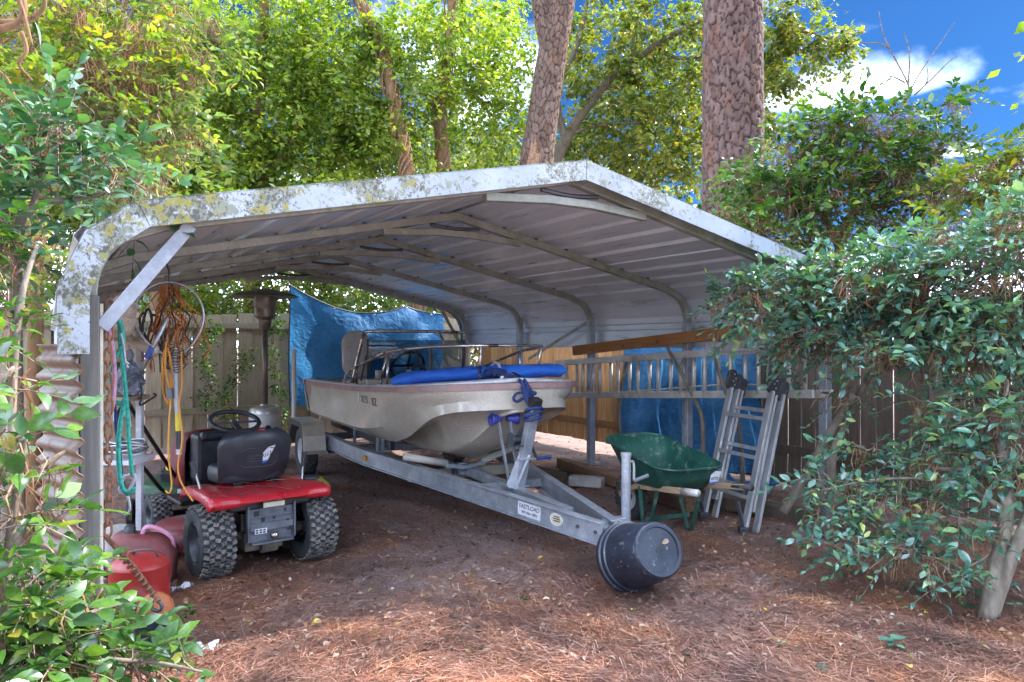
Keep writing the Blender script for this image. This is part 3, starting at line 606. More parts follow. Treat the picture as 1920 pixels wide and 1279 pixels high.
for side in (0, 1):
    for k in range(4):
        s0, s1 = k * PANW - (0.03 if k else 0), (k + 1) * PANW; ss = []; rib = PANW / 3.0
        x = s0
        stations = [(s0, 0)]
        for j in range(1, 4):
            cx = k * PANW + (j - 0.15) * rib
            stations += [(cx - 0.04, 0), (cx - 0.024, 1), (cx + 0.024, 1), (cx + 0.04, 0)]
        extra = [c for c in cl if s0 < c < s1 and all(abs(c - st[0]) > 0.05 for st in stations)]
        stations = sorted(stations + [(e, 0) for e in extra] + [(s1, 0)])
        rows = []
        for v in np.linspace(V0, V1, 9):
            row = []
            for s, h in stations:
                (u, z), nn = at_len(s); off = h * 0.032 + 0.006 * (k % 2) + 0.004
                u2, z2 = u + nn[0] * off, z + nn[1] * off
                row.append((WID - u2 if side else u2, v, z2))
            rows.append(row)
        mk('roof_panel', MB().grid(rows), MT['sheet'], carport, solid=0.0015)
# ridge cap
mk('ridge_cap', MB().sqtube([(HW - 0.16, (V0 + V1) / 2, 2.475), (HW, (V0 + V1) / 2, 2.509), (HW + 0.16, (V0 + V1) / 2, 2.475)], V1 - V0, 0.003, (0, 1, 0)), MT['lichen'], carport)
# front trim: faceted band of white fascia, one piece per straight run
def trim(pts_o, v, name='fascia_trim'):
    for (a, b) in zip(pts_o, pts_o[1:]):
        ax = Vector((b[0] - a[0], 0, b[1] - a[1])); l = ax.length; ax.normalize(); nrm = Vector((-ax.z, 0, ax.x))
        if nrm.z < 0 or (abs(nrm.z) < 0.05 and (nrm.x < 0) == (a[0] > HW)): pass
        mid = Vector((a[0] + b[0], 0, a[1] + b[1])) / 2; inward = Vector((HW - mid.x, 0, 1.2 - mid.z)); sg = 1 if nrm.dot(inward) > 0 else -1; nin = nrm * sg
        A, B = Vector((a[0], v, a[1])), Vector((b[0], v, b[1]))
        yield A, B, nin
H_TR = 0.115
fo = [(-0.118, 1.36), (-0.118, 1.635), (-0.02, 1.868), (0.172, 2.012), (HW, 2.515)]; fo = fo + [(WID - u, z) for u, z in reversed(fo[:-1])]
# inner offset points by mitring
def offset_poly(pts, h):
    out = []
    for i, p in enumerate(pts):
        ns = []
        for (a, b) in ((pts[i - 1], p) if i else None, (p, pts[i + 1]) if i < len(pts) - 1 else None) if False else [q for q in ((pts[i - 1], p) if i else None, (p, pts[i + 1]) if i < len(pts) - 1 else None) if q]:
            d = Vector((b[0] - a[0], b[1] - a[1])).normalized(); ns.append(Vector((d.y, -d.x)))
        nn = sum(ns, Vector((0, 0))).normalized(); k = h / max(0.3, nn.dot(ns[0])); out.append((p[0] + nn.x * k, p[1] + nn.y * k))
    return out
for v, nm in ((V0 - 0.012, 'front'), (V1 + 0.012, 'rear')):
    fi = offset_poly(fo, H_TR)
    for i in range(len(fo) - 1):
        a, b, c, d = fo[i], fo[i + 1], fi[i + 1], fi[i]
        if i == 0: d = (d[0], d[1] + 0.0); 
        mb = MB(); y0, y1 = v - 0.004, v + 0.004
        g0 = 0.0015
        pts = [(a[0], y0, a[1]), (b[0], y0, b[1]), (c[0], y0, c[1]), (d[0], y0, d[1])]
        cen = Vector((sum(p[0] for p in pts) / 4, y0, sum(p[2] for p in pts) / 4)); pts = [tuple(Vector(p).lerp(cen, 0.002)) for p in pts]
        pts2 = [(p[0], y1, p[2]) for p in pts]
        mb.add(pts + pts2, [(0, 1, 2, 3), (7, 6, 5, 4), (0, 4, 5, 1), (1, 5, 6, 2), (2, 6, 7, 3), (3, 7, 4, 0)])
        # top return lapping over the sheet
        nin = Vector((fo[i][0] - fi[i][0], 0, fo[i][1] - fi[i][1])).normalized() * 0.003
        s_ = 1 if nm == 'front' else -1
        q = [(a[0] + nin.x, v, a[1] + nin.z), (b[0] + nin.x, v, b[1] + nin.z), (b[0] + nin.x, v + s_ * 0.075, b[1] + nin.z), (a[0] + nin.x, v + s_ * 0.075, a[1] + nin.z)]
        q2 = [(p[0], p[1], p[2] + 0.0025) for p in q]
        mb.add(q + q2, [(3, 2, 1, 0), (4, 5, 6, 7), (0, 1, 5, 4), (1, 2, 6, 5), (2, 3, 7, 6), (3, 0, 4, 7)])
        mk('fascia_trim', mb, MT['lichen'], carport)
mk('knee_brace', MB().beam((0.045, -0.05, 1.47), (0.40, -0.05, 1.945), 0.02, 0.06, (0, 0, 1)), MT['galv'], carport, bevel=0.003)
mk('knee_brace', MB().beam((WID - 0.03, 3.04 - 0.05, 1.70), (WID - 0.03, 4.3, 1.22), 0.02, 0.03), MT['bow'], carport)
mk('knee_brace', MB().beam((WID - 0.03, 6.02, 1.28), (WID - 0.42, 6.02, 1.90), 0.02, 0.045), MT['bow'], carport)
mk('bolt', MB().box((WID - 0.06, 1.9, 1.42), (0.02, 0.04, 0.04)), MT['dark_steel'], carport)

# ------------------------------------------------------------------ fences
def fence(name, label, base, rz, length, bw, h, mat, mat_rail, rails, z0=0.03, gap=0.012, board_on_board=0.0, jitter=0.02, rail_side=-1, seed=1):
    f = thing(name, label, 'fence', base, rz); rs = random.Random(seed); protos = []
    for k in range(4):
        hh = h + rs.uniform(-jitter, jitter); w = bw - gap; nseg = 5
        mb = MB(); rows = []
        for j in range(nseg + 1):
            z = z0 + (hh - z0) * j / nseg; dx = rs.uniform(-0.003, 0.003); dy = rs.uniform(-0.006, 0.006); tw = rs.uniform(-0.004, 0.004)
            rows.append([(-w / 2 + dx, -0.009 + dy, z), (w / 2 + dx, -0.009 + dy + tw, z), (w / 2 + dx, 0.009 + dy + tw, z), (-w / 2 + dx, 0.009 + dy, z)])
        mb.grid(rows, True); mb.add(rows[-1], [(0, 1, 2, 3)]); mb.add(rows[0], [(3, 2, 1, 0)])
        me = bpy.data.meshes.new('board'); me.from_pydata(mb.v, [], mb.f); me.materials.append(mat); protos.append(me)
    n = int(length / bw)
    for i in range(n):
        o = bpy.data.objects.new('board', protos[rs.randrange(4)]); C.objects.link(o); o.parent = f
        o.location = ((i + 0.5) * bw, (board_on_board if i % 2 else 0) + 0.02, rs.uniform(-0.01, 0.01)); o.rotation_euler = (0, rs.uniform(-0.008, 0.008), 0)
    nr = max(1, int(length / 2.4))
    for z in rails:
        for i in range(nr):
            a, b = length * i / nr + 0.004, length * (i + 1) / nr - 0.004
            mk('rail', MB().box(((a + b) / 2, rail_side * 0.018, z + rs.uniform(-0.01, 0.01)), (b - a, 0.038, 0.085)), mat_rail, f, bevel=0.004)
    for i in range(nr + 1):
        mk('post', MB().box((length * i / nr, -rail_side * 0.11, (h - 0.05) / 2), (0.09, 0.09, h - 0.05)), mat, f, bevel=0.004)
    return f
fence('wooden_fence', 'weathered grey board fence behind the patio heater', CP(-2.2, 7.0), TH, 8.0, 0.195, 1.84, MT['fence_grey'], MT['rail_grey'], (0.50, 1.68), gap=0.004, board_on_board=0.025, seed=3)
fence('wooden_fence', 'golden brown board fence seen behind the boat bow', CP(5.95, 2.66), TH + R(90), 4.4, 0.142, 1.80, MT['fence_gold'], MT['fence_gold'], (0.38, 1.55), z0=0.13, gap=0.009, rail_side=1, seed=4)
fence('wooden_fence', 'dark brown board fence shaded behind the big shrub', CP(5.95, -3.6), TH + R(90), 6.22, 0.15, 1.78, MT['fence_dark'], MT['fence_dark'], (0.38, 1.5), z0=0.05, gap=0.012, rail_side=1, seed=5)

# ------------------------------------------------------------------ trees behind
def worley_trunk(path, radii, n=120, ring_h=0.02, cw=0.080, ch=0.16, depth=0.032):
    pts = np.array([list(p) for p in smooth_path(path, 8)]); rad = np.interp(np.linspace(0, 1, len(pts)), np.linspace(0, 1, len(radii)), radii)
    seg = np.linalg.norm(np.diff(pts, axis=0), axis=1); s = np.concatenate([[0], np.cumsum(seg)]); m = int(s[-1] / ring_h)
    sv = np.linspace(0, s[-1], m); c = np.stack([np.interp(sv, s, pts[:, k]) for k in range(3)], 1); r = np.interp(sv, s, rad)
    t = norm(np.gradient(c, axis=0)); x = norm(np.cross(t, np.array([0, 1, 0.0]))); y = np.cross(t, x); a = np.linspace(0, 2 * np.pi, n, endpoint=False)
    na = max(6, int(round(2 * np.pi * rad.mean() / cw))); U = (a / (2 * np.pi) * na)[None, :] * np.ones((m, 1)); W = (sv / ch)[:, None] * np.ones((1, n)); W = W + 0.35 * np.sin(U * 2.1)
    jr = np.random.default_rng(len(sv)); J = jr.uniform(0.08, 0.92, (na, int(W.max()) + 4, 2)); HJ = jr.uniform(-1, 1, J.shape[:2]); hh = np.zeros(U.shape); U = U + 0.12 * np.sin(W * 2.3 + 1.3 * np.sin(U * 1.7)) + 0.08 * np.sin(W * 7.0) + jr.normal(0, 0.012, U.shape); W = W + jr.normal(0, 0.012, U.shape); f1 = np.full(U.shape, 9.0); f2 = f1.copy(); iu, iw = np.floor(U).astype(int), np.floor(W).astype(int)
    for du in (-1, 0, 1):
        for dw in (-1, 0, 1):
            cu, cw_ = iu + du, iw + dw; j = J[cu % na, np.clip(cw_ + 1, 0, J.shape[1] - 1)]; d = np.hypot(cu + j[..., 0] - U, cw_ + j[..., 1] - W); hh = np.where(d < f1, HJ[cu % na, np.clip(cw_ + 1, 0, J.shape[1] - 1)], hh); f2 = np.where(d < f1, f1, np.minimum(f2, d)); f1 = np.minimum(f1, d)
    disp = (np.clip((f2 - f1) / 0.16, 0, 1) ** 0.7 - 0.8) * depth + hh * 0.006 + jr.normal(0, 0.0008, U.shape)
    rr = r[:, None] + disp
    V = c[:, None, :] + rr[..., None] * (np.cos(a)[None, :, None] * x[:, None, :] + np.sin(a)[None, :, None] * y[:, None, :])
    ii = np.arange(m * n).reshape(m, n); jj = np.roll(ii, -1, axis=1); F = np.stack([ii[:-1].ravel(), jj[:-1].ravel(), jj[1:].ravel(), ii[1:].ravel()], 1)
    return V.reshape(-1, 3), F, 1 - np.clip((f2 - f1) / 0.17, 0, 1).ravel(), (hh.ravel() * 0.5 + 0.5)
def gp(px, py, Y): p = P(px, py, Y); return (p.x, p.y, p.z)
def blob(px, py, Y, rx, ry, rz, n): return (tuple(gp(px, py, Y)), (rx, ry, rz), n)

def tree(name, label, base, trunk_paths, trunk_mat, blobs, leaf, size, per=45, spread=0.3, cat='tree', limbs=(), worley=False, **kw):
    t = thing(name, label, cat, base)
    for i, (path, radii) in enumerate(trunk_paths):
        if worley:
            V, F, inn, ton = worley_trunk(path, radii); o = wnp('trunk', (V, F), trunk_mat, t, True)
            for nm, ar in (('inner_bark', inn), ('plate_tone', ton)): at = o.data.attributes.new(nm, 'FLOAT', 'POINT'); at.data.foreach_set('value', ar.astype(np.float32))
        else: wchild('trunk', MB().tube(smooth_path(path, 5), list(np.interp(np.linspace(0, 1, (len(path) - 1) * 5 + 1), np.linspace(0, 1, len(radii)), radii)), 10), trunk_mat, t, smooth=True)
    for path, r0, r1 in limbs:
        pp = smooth_path(path, 5); wchild('limb', MB().tube(pp, [r0 + (r1 - r0) * i / (len(pp) - 1) for i in range(len(pp))], 7), trunk_mat, t, smooth=True)
    if blobs: wnp('crown', cluster_cloud(blobs, size, per, spread, **kw), leaf, t, kind='stuff')
    return t
# big straight pine behind the right fence
c0 = P(1375, 400, 9.6)
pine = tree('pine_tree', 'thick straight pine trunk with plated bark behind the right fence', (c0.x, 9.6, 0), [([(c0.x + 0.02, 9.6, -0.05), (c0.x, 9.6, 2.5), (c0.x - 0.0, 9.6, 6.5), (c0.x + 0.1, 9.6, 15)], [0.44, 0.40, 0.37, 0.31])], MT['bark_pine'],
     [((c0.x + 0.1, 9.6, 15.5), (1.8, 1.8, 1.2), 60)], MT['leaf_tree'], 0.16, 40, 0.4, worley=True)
# leaning pine that forks at the top, stump of a torn limb at its foot
Yp = 13.0
pp = [gp(985, 640, Yp), gp(1004, 330, Yp), gp(1018, 220, Yp), gp(1034, 110, Yp), gp(1056, -10, Yp), gp(1072, -120, Yp), gp(1085, -400, Yp)]
p2 = [gp(1034, 110, Yp), gp(1020, 40, Yp), gp(1008, -30, Yp), gp(985, -250, Yp)]
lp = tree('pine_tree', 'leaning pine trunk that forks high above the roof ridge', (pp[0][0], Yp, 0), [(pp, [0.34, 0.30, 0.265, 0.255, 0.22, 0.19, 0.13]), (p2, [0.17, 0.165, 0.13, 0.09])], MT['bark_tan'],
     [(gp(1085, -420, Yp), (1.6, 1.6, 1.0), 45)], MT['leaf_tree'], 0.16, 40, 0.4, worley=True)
mbt = MB()
for x0, y1, w_ in ((990, 292, 0.05), (996, 262, 0.06), (1003, 247, 0.045), (1008, 270, 0.05), (1001, 285, 0.07), (1013, 258, 0.03)):
    mbt.tube([gp(x0 - 5, 335, Yp - 0.22), gp(x0 - 1, (335 + y1) / 2, Yp - 0.27 - random.uniform(0, 0.04)), gp(x0 + random.uniform(0, 3), y1 + 12, Yp - 0.26), gp(x0 + random.uniform(-1, 3), y1, Yp - 0.25)], [w_ * 1.4, w_, w_ * 0.6, 0.006], 4)
wchild('torn_bark', mbt, MT['twig_red'], lp)
# tall oak behind with rising limbs, leaves open against the sky
Yo = 16.0
oak_l = [([gp(1035, 330, Yo), gp(1060, 262, Yo), gp(1130, 165, Yo), gp(1230, 85, Yo), gp(1330, 30, Yo - 0.5)], 0.15, 0.05), ([gp(1060, 262, Yo), gp(1045, 180, Yo), gp(1090, 60, Yo), gp(1110, -60, Yo)], 0.10, 0.04),
         ([gp(1130, 165, Yo), gp(1180, 150, Yo), gp(1190, 60, Yo), gp(1215, -30, Yo)], 0.06, 0.03), ([gp(1230, 85, Yo), gp(1290, 110, Yo), gp(1480, 60, Yo - 1), gp(1570, 80, Yo - 1)], 0.06, 0.015), ([gp(1045, 270, Yo), gp(1100, 240, Yo), gp(1200, 230, Yo)], 0.06, 0.02)]
tree('oak_tree', 'airy oak with rising limbs between the two pine trunks', (P(1010, 640, Yo).x, Yo, 0), [([gp(1000, 760, Yo), gp(1015, 500, Yo), gp(1035, 330, Yo)], [0.24, 0.2, 0.16])], MT['bark_oak'],
     [blob(1120, 60, Yo, 1.0, 1.0, 0.8, 30), blob(1235, 40, Yo, 1.1, 1.0, 0.7, 32), blob(1160, 190, Yo, 1.0, 0.9, 0.7, 30), blob(1260, 190, Yo, 1.0, 0.9, 0.8, 38), blob(1120, 120, Yo, 0.8, 0.8, 0.5, 14), blob(1220, 290, Yo, 1.2, 0.9, 0.6, 34), blob(1300, 90, Yo, 0.7, 0.8, 0.9, 20),
      blob(1470, 40, Yo - 1, 0.6, 0.6, 0.55, 22), blob(1530, 75, Yo - 1, 0.7, 0.5, 0.38, 18), blob(1455, 120, Yo - 1, 0.45, 0.6, 0.55, 14), blob(1440, 190, Yo - 1, 0.35, 0.5, 0.6, 14), blob(1565, 110, Yo - 1, 0.3, 0.4, 0.25, 5), blob(1500, 140, Yo - 1, 0.3, 0.3, 0.35, 4), blob(1290, 300, Yo, 0.8, 0.8, 0.7, 30), blob(1420, 290, Yo, 0.5, 0.6, 0.9, 20), blob(1180, 250, Yo + 2, 2.0, 0.8, 0.9, 70), blob(1150, 110, Yo + 2, 1.2, 0.8, 1.2, 40), blob(1270, 130, Yo + 2, 1.0, 0.8, 1.3, 40), blob(1100, 290, Yo + 1.5, 1.2, 0.8, 0.5, 34)],
     MT['leaf_oak'], 0.125, 60, 0.27, limbs=oak_l)
# two vine-wrapped trunks and the dense leafy trees left of them
Yv = 12.0
def vine_trunk(label, xs, Y, r, blobs, ln):
    path = [gp(x, y, Y) for x, y in xs]; t = tree('vine_covered_tree', label, (path[0][0], Y, 0), [(path, r)], MT['bark_vine'], blobs, MT['leaf_tree'], 0.10, 58, 0.27)
    Ps = np.array([path[i] for i in range(len(path))]); q = []
    for k in range(110):
        u = rng.uniform(0, len(path) - 1.001); i = int(u); p = Ps[i] * (1 - (u - i)) + Ps[i + 1] * (u - i); q.append(p + rng.normal(size=3) * np.array([0.16, 0.1, 0.1]) + np.array([0, -0.12, 0]))
    wnp('vine_leaves', cluster_cloud([(tuple(p), (0.1, 0.1, 0.12), 1) for p in q[:46]], 0.085, 16, 0.13), MT['leaf_sun'], t, kind='stuff')
    mb = MB()
    for k in range(5):
        ph = random.uniform(0, 6); pts = []
        for j in range(22): uu = j / 21 * (len(path) - 1.001); i = int(uu); p = Ps[i] * (1 - (uu - i)) + Ps[i + 1] * (uu - i); a = ph + j * 0.7; pts.append((p[0] + 0.13 * math.cos(a), p[1] - 0.02 + 0.13 * math.sin(a), p[2]))
        mb.tube(smooth_path(pts, 2), 0.014, 5)
    wchild('vine_stem', mb, MT['twig_red'], t, smooth=True); return t
vine_trunk('crooked vine wrapped trunk above the left roof slope', [(790, 640), (768, 345), (758, 290), (738, 190), (715, 90), (655, -30)], 12.0, [0.13, 0.115, 0.105, 0.10, 0.09, 0.07],
           [blob(660, 60, 12.4, 1.0, 0.7, 0.8, 60), blob(760, 110, 12.3, 0.9, 0.7, 0.75, 46), blob(720, 250, 12.6, 0.8, 0.6, 0.6, 44), blob(640, 220, 12.5, 0.9, 0.6, 0.8, 60), blob(600, 310, 12.4, 1.0, 0.5, 0.5, 44)], None)
vine_trunk('ivy clad upright trunk close left of the leaning pine', [(836, 640), (832, 345), (828, 270), (824, 200), (840, 100), (850, -40)], 13.0, [0.15, 0.13, 0.12, 0.11, 0.09, 0.06],
           [blob(840, 130, 13.4, 0.7, 0.6, 0.75, 26), blob(880, 190, 13.6, 0.8, 0.6, 0.6, 24), blob(900, 60, 13.8, 0.8, 0.6, 0.6, 20), blob(930, 230, 13.8, 0.5, 0.5, 0.6, 16), blob(845, 30, 13.4, 0.9, 0.6, 0.4, 22), blob(945, 130, 13.9, 0.4, 0.5, 0.8, 14), blob(900, 130, 15.5, 1.2, 0.6, 1.4, 60), blob(960, 60, 15.5, 0.9, 0.6, 0.8, 26), blob(890, 270, 15.5, 1.2, 0.6, 0.6, 36)], None)
Yl = 12.0
tree('leafy_tree', 'dense bright green tree filling the middle left background', (P(480, 640, Yl).x, Yl, 0), [([gp(480, 780, Yl), gp(470, 400, Yl), gp(490, 100, Yl), gp(500, -100, Yl)], [0.16, 0.13, 0.1, 0.05])], MT['bark_vine'],
     [blob(450, 40, Yl, 1.3, 0.8, 0.9, 85), blob(560, 60, Yl + 0.4, 1.0, 0.7, 0.9, 64), blob(500, 200, Yl, 1.2, 0.7, 0.8, 80), blob(420, 270, Yl - 0.3, 1.1, 0.6, 0.7, 70), blob(540, 330, Yl - 0.2, 1.1, 0.6, 0.6, 60), blob(360, 160, Yl, 0.9, 0.7, 0.9, 56), blob(610, 170, Yl + 0.2, 0.7, 0.6, 0.7, 40)],
     MT['leaf_tree'], 0.095, 52, 0.27, limbs=[([gp(475, 350, Yl), gp(540, 280, Yl - 0.2), gp(560, 200, Yl)], 0.05, 0.02), ([gp(478, 250, Yl), gp(420, 180, Yl), gp(370, 120, Yl)], 0.05, 0.02)])
Yl = 10.5
tree('leafy_tree', 'yellow green tree behind the left end of the carport roof', (P(290, 640, Yl).x, Yl, 0), [([gp(290, 800, Yl), gp(300, 380, Yl), gp(292, 200, Yl), gp(270, 20, Yl)], [0.12, 0.10, 0.08, 0.04])], MT['bark_vine'],
     [blob(300, 60, Yl, 1.0, 0.7, 0.7, 60), blob(330, 330, Yl, 0.9, 0.6, 0.5, 50), blob(230, 180, Yl, 1.0, 0.7, 0.9, 60), blob(120, 120, Yl, 1.2, 0.8, 1.2, 70), blob(60, 350, Yl, 1.0, 0.7, 0.9, 50), blob(400, 420, Yl - 0.5, 1.2, 0.5, 0.35, 40), blob(180, 380, Yl, 0.9, 0.6, 0.7, 40)],
     MT['leaf_sun'], 0.10, 55, 0.25, limbs=[([gp(300, 380, Yl), gp(310, 330, Yl - 0.3), gp(318, 290, Yl - 0.4)], 0.04, 0.02)])
# foliage seen under the roof, above the back fence
Yb = 11.3
tree('leafy_shrub', 'shrub showing between back fence top and carport roof', (P(480, 640, Yb).x, Yb, 0), [([gp(480, 815, Yb), gp(470, 640, Yb), gp(500, 560, Yb)], [0.05, 0.04, 0.02])], MT['bark_vine'],
     [blob(440, 560, Yb, 0.9, 0.4, 0.35, 45), blob(560, 545, Yb, 0.8, 0.4, 0.4, 40), blob(650, 555, Yb + 0.4, 0.8, 0.4, 0.4, 36), blob(340, 560, Yb, 0.7, 0.4, 0.5, 36), blob(720, 560, Yb + 0.9, 0.7, 0.4, 0.4, 26)], MT['leaf_sun'], 0.085, 45, 0.22, cat='shrub')
# distant wood that closes the view
far_blobs = []
for k in range(44):
    x = -26 + k * 0.8; y = 22 + 5 * random.random(); h = 12.5 if x < -4.5 else (9.4 if x < -0.5 else (7.6 if x < 3.2 else 6.2 - 0.25 * (x - 3.2)))
    h *= random.uniform(0.88, 1.08); far_blobs += [((x + random.uniform(-0.4, 0.4), y, h * f), (1.5, 1.2, h * 0.17), 26) for f in (0.2, 0.42, 0.64, 0.86)]
o = link('distant_woodland', np_mesh('distant_woodland', *cluster_cloud(far_blobs, 0.20, 34, 0.5)), MT['leaf_far'], kind='stuff'); tag(o, 'pale hazy wood far behind the yard', 'woodland')
# unseen trees added right of the view, crowns shaped to shade the yard
for k, (x, y, z, rr_, n_, lab) in enumerate(((10.6, 10.75, 9.0, (1.4, 0.95, 2.8), 130, 'tall leafy unseen tree added right of the yard to cast shade'), (12.6, 13.6, 9.4, (1.6, 1.4, 1.7), 70, 'round unseen tree added further back right of the yard to cast shade'), (5.7, 5.75, 4.15, (0.8, 1.0, 0.85), 60, 'small unseen tree added near the right edge to shade the big bush'))):
    tree('unseen_shade_tree', lab, (x, y, 0), [([(x, y, -0.05), (x + 0.1, y, z * 0.5), (x, y, z)], [0.22, 0.17, 0.1])], MT['bark_oak'], [((x, y, z), rr_, n_)], MT['leaf_tree'], 0.15, 60, 0.36)
# ------------------------------------------------------------------ shrubs and near foliage
def sblob(px, py, Y, rx, ry, rz, n): p = P(px, py, Y); return (np.array([p.x, p.y, p.z]), np.array([rx, ry, rz]), n)
def shrub(name, label, cat, base, blobs, size, mat, n_parts, stems, twig='twig', droop=0.25, flat=0.6, leaves=(7, 13), needles_at=0, needle_len=0.2, needle_per=22, stem_r=0.03, branch=0.3):
    t = thing(name, label, cat, base); bpy.context.view_layer.update()
    P_, D_, U_, S_, T_ = sprays(blobs, size, leaves, droop, flat)
    leafy(t, P_, D_, U_, S_, mat, n_parts)
    wchild('twigs', twig_mesh(T_, 0.0016 + size * 0.014), MT[twig], t, kind='stuff')
    # limbs: each blob is reached from the base, and some twigs from the middle of their blob
    for st in stems:
        pts, r0, r1 = st; pp_ = smooth_path(pts, 5); wchild('stem', MB().tube(pp_, [r0 + (r1 - r0) * i / (len(pp_) - 1) for i in range(len(pp_))], 7), MT['bark_grey'] if twig == 'twig' else MT['bark_vine'], t, smooth=True)
    mb = MB(); k = 0; j = 0
    for c, r, n in blobs:
        for i in range(n):
            if random.random() < branch:
                e = Vector(T_[j + i][0]); c_ = Vector(c) + Vector((random.uniform(-0.5, 0.5) * r[0], random.uniform(-0.5, 0.5) * r[1], random.uniform(-0.6, 0.2) * r[2])); mid = c_.lerp(e, 0.5) + Vector((random.uniform(-0.05, 0.05), random.uniform(-0.05, 0.05), random.uniform(-0.02, 0.06)))
                mb.tube(smooth_path([c_, mid, e], 3), [0.006, 0.0055, 0.005, 0.0045, 0.004, 0.0035, 0.003], 4, cap=False)
        j += n
    if mb.v: wchild('branches', mb, MT[twig], t, kind='stuff')
    if needles_at:
        tops = []
        for c, r, n in blobs:
            q, _ = in_ellipsoid(max(1, int(needles_at * n)), c, r * np.array([0.95, 0.95, 0.9]), 0.5); tops.append(q)
        wnp('draped_pine_straw', hanging_needles(np.concatenate(tops), needle_per, needle_len), MT['needle_brown'], t, kind='stuff')
    return t
gb = G(1850, 1160)
def up(px, py, Y): return tuple(P(px, py, Y))
shrub('bush', 'big spreading evergreen bush hanging over the right front corner of the carport', 'bush', gb,
      [sblob(1375, 560, 5.15, 0.14, 0.15, 0.09, 14), sblob(1345, 575, 5.15, 0.08, 0.12, 0.06, 7), sblob(1500, 505, 5.0, 0.16, 0.2, 0.08, 24), sblob(1580, 495, 4.9, 0.2, 0.2, 0.1, 30), sblob(1430, 550, 5.1, 0.20, 0.22, 0.14, 46), sblob(1440, 605, 5.0, 0.16, 0.16, 0.07, 12), sblob(1520, 555, 5.0, 0.28, 0.26, 0.18, 84), sblob(1530, 630, 4.9, 0.24, 0.22, 0.10, 38),
       sblob(1610, 550, 4.85, 0.34, 0.3, 0.24, 130), sblob(1620, 655, 4.7, 0.28, 0.24, 0.09, 26), sblob(1715, 530, 4.65, 0.38, 0.35, 0.28, 150), sblob(1720, 660, 4.5, 0.30, 0.25, 0.10, 30), sblob(1830, 510, 4.4, 0.4, 0.35, 0.33, 150), sblob(1840, 640, 4.3, 0.32, 0.28, 0.18, 74), sblob(1920, 470, 4.3, 0.25, 0.3, 0.38, 76), sblob(1930, 610, 4.2, 0.25, 0.3, 0.28, 58),
       sblob(1590, 740, 4.8, 0.05, 0.08, 0.12, 5), sblob(1830, 790, 4.1, 0.20, 0.18, 0.17, 34), sblob(1900, 750, 4.0, 0.2, 0.2, 0.22, 34), sblob(1740, 760, 4.3, 0.08, 0.10, 0.08, 6), sblob(1850, 880, 4.0, 0.2, 0.16, 0.11, 22), sblob(1770, 860, 4.1, 0.2, 0.16, 0.08, 18), sblob(1700, 860, 4.4, 0.16, 0.16, 0.06, 12),
       sblob(1630, 840, 4.5, 0.10, 0.10, 0.04, 6), sblob(1550, 905, 4.5, 0.10, 0.10, 0.04, 9), sblob(1610, 920, 4.4, 0.16, 0.15, 0.07, 18), sblob(1690, 945, 4.2, 0.2, 0.16, 0.09, 22), sblob(1790, 960, 4.0, 0.2, 0.16, 0.10, 20), sblob(1560, 965, 4.3, 0.10, 0.10, 0.04, 8), sblob(1620, 1030, 4.0, 0.16, 0.12, 0.06, 12), sblob(1710, 1040, 3.9, 0.18, 0.12, 0.07, 15), sblob(1790, 1070, 3.75, 0.13, 0.10, 0.06, 10), sblob(1870, 1000, 3.8, 0.10, 0.10, 0.05, 6), sblob(1910, 860, 3.9, 0.13, 0.16, 0.10, 13)],
      0.075, MT['leaf_shade'], 300,
      [([gb, up(1870, 1060, 3.75), up(1888, 960, 3.85), up(1880, 850, 4.0), up(1850, 700, 4.3), up(1760, 600, 4.6), up(1600, 590, 4.9), up(1420, 580, 5.1)], 0.045, 0.010), ([gb + Vector((0.03, 0.02, 0)), up(1895, 1050, 3.72), up(1930, 960, 3.8), up(1960, 800, 4.0), up(1930, 600, 4.3)], 0.04, 0.015),
       ([up(1888, 960, 3.85), up(1840, 930, 3.9), up(1760, 900, 4.1), up(1640, 900, 4.3), up(1540, 920, 4.4)], 0.016, 0.005), ([up(1885, 900, 3.9), up(1800, 880, 4.0), up(1700, 880, 4.3)], 0.014, 0.005), ([up(1895, 1010, 3.8), up(1840, 1050, 3.8), up(1780, 1080, 3.75)], 0.009, 0.004),
       ([up(1560, 940, 5.2), up(1560, 850, 5.2), up(1600, 760, 5.1), up(1640, 690, 4.9)], 0.045, 0.02), ([up(1470, 960, 5.3), up(1540, 840, 5.2), up(1600, 740, 5.0)], 0.04, 0.025)],
      droop=0.45, leaves=(7, 12), needles_at=0.20, needle_len=0.18, needle_per=22)
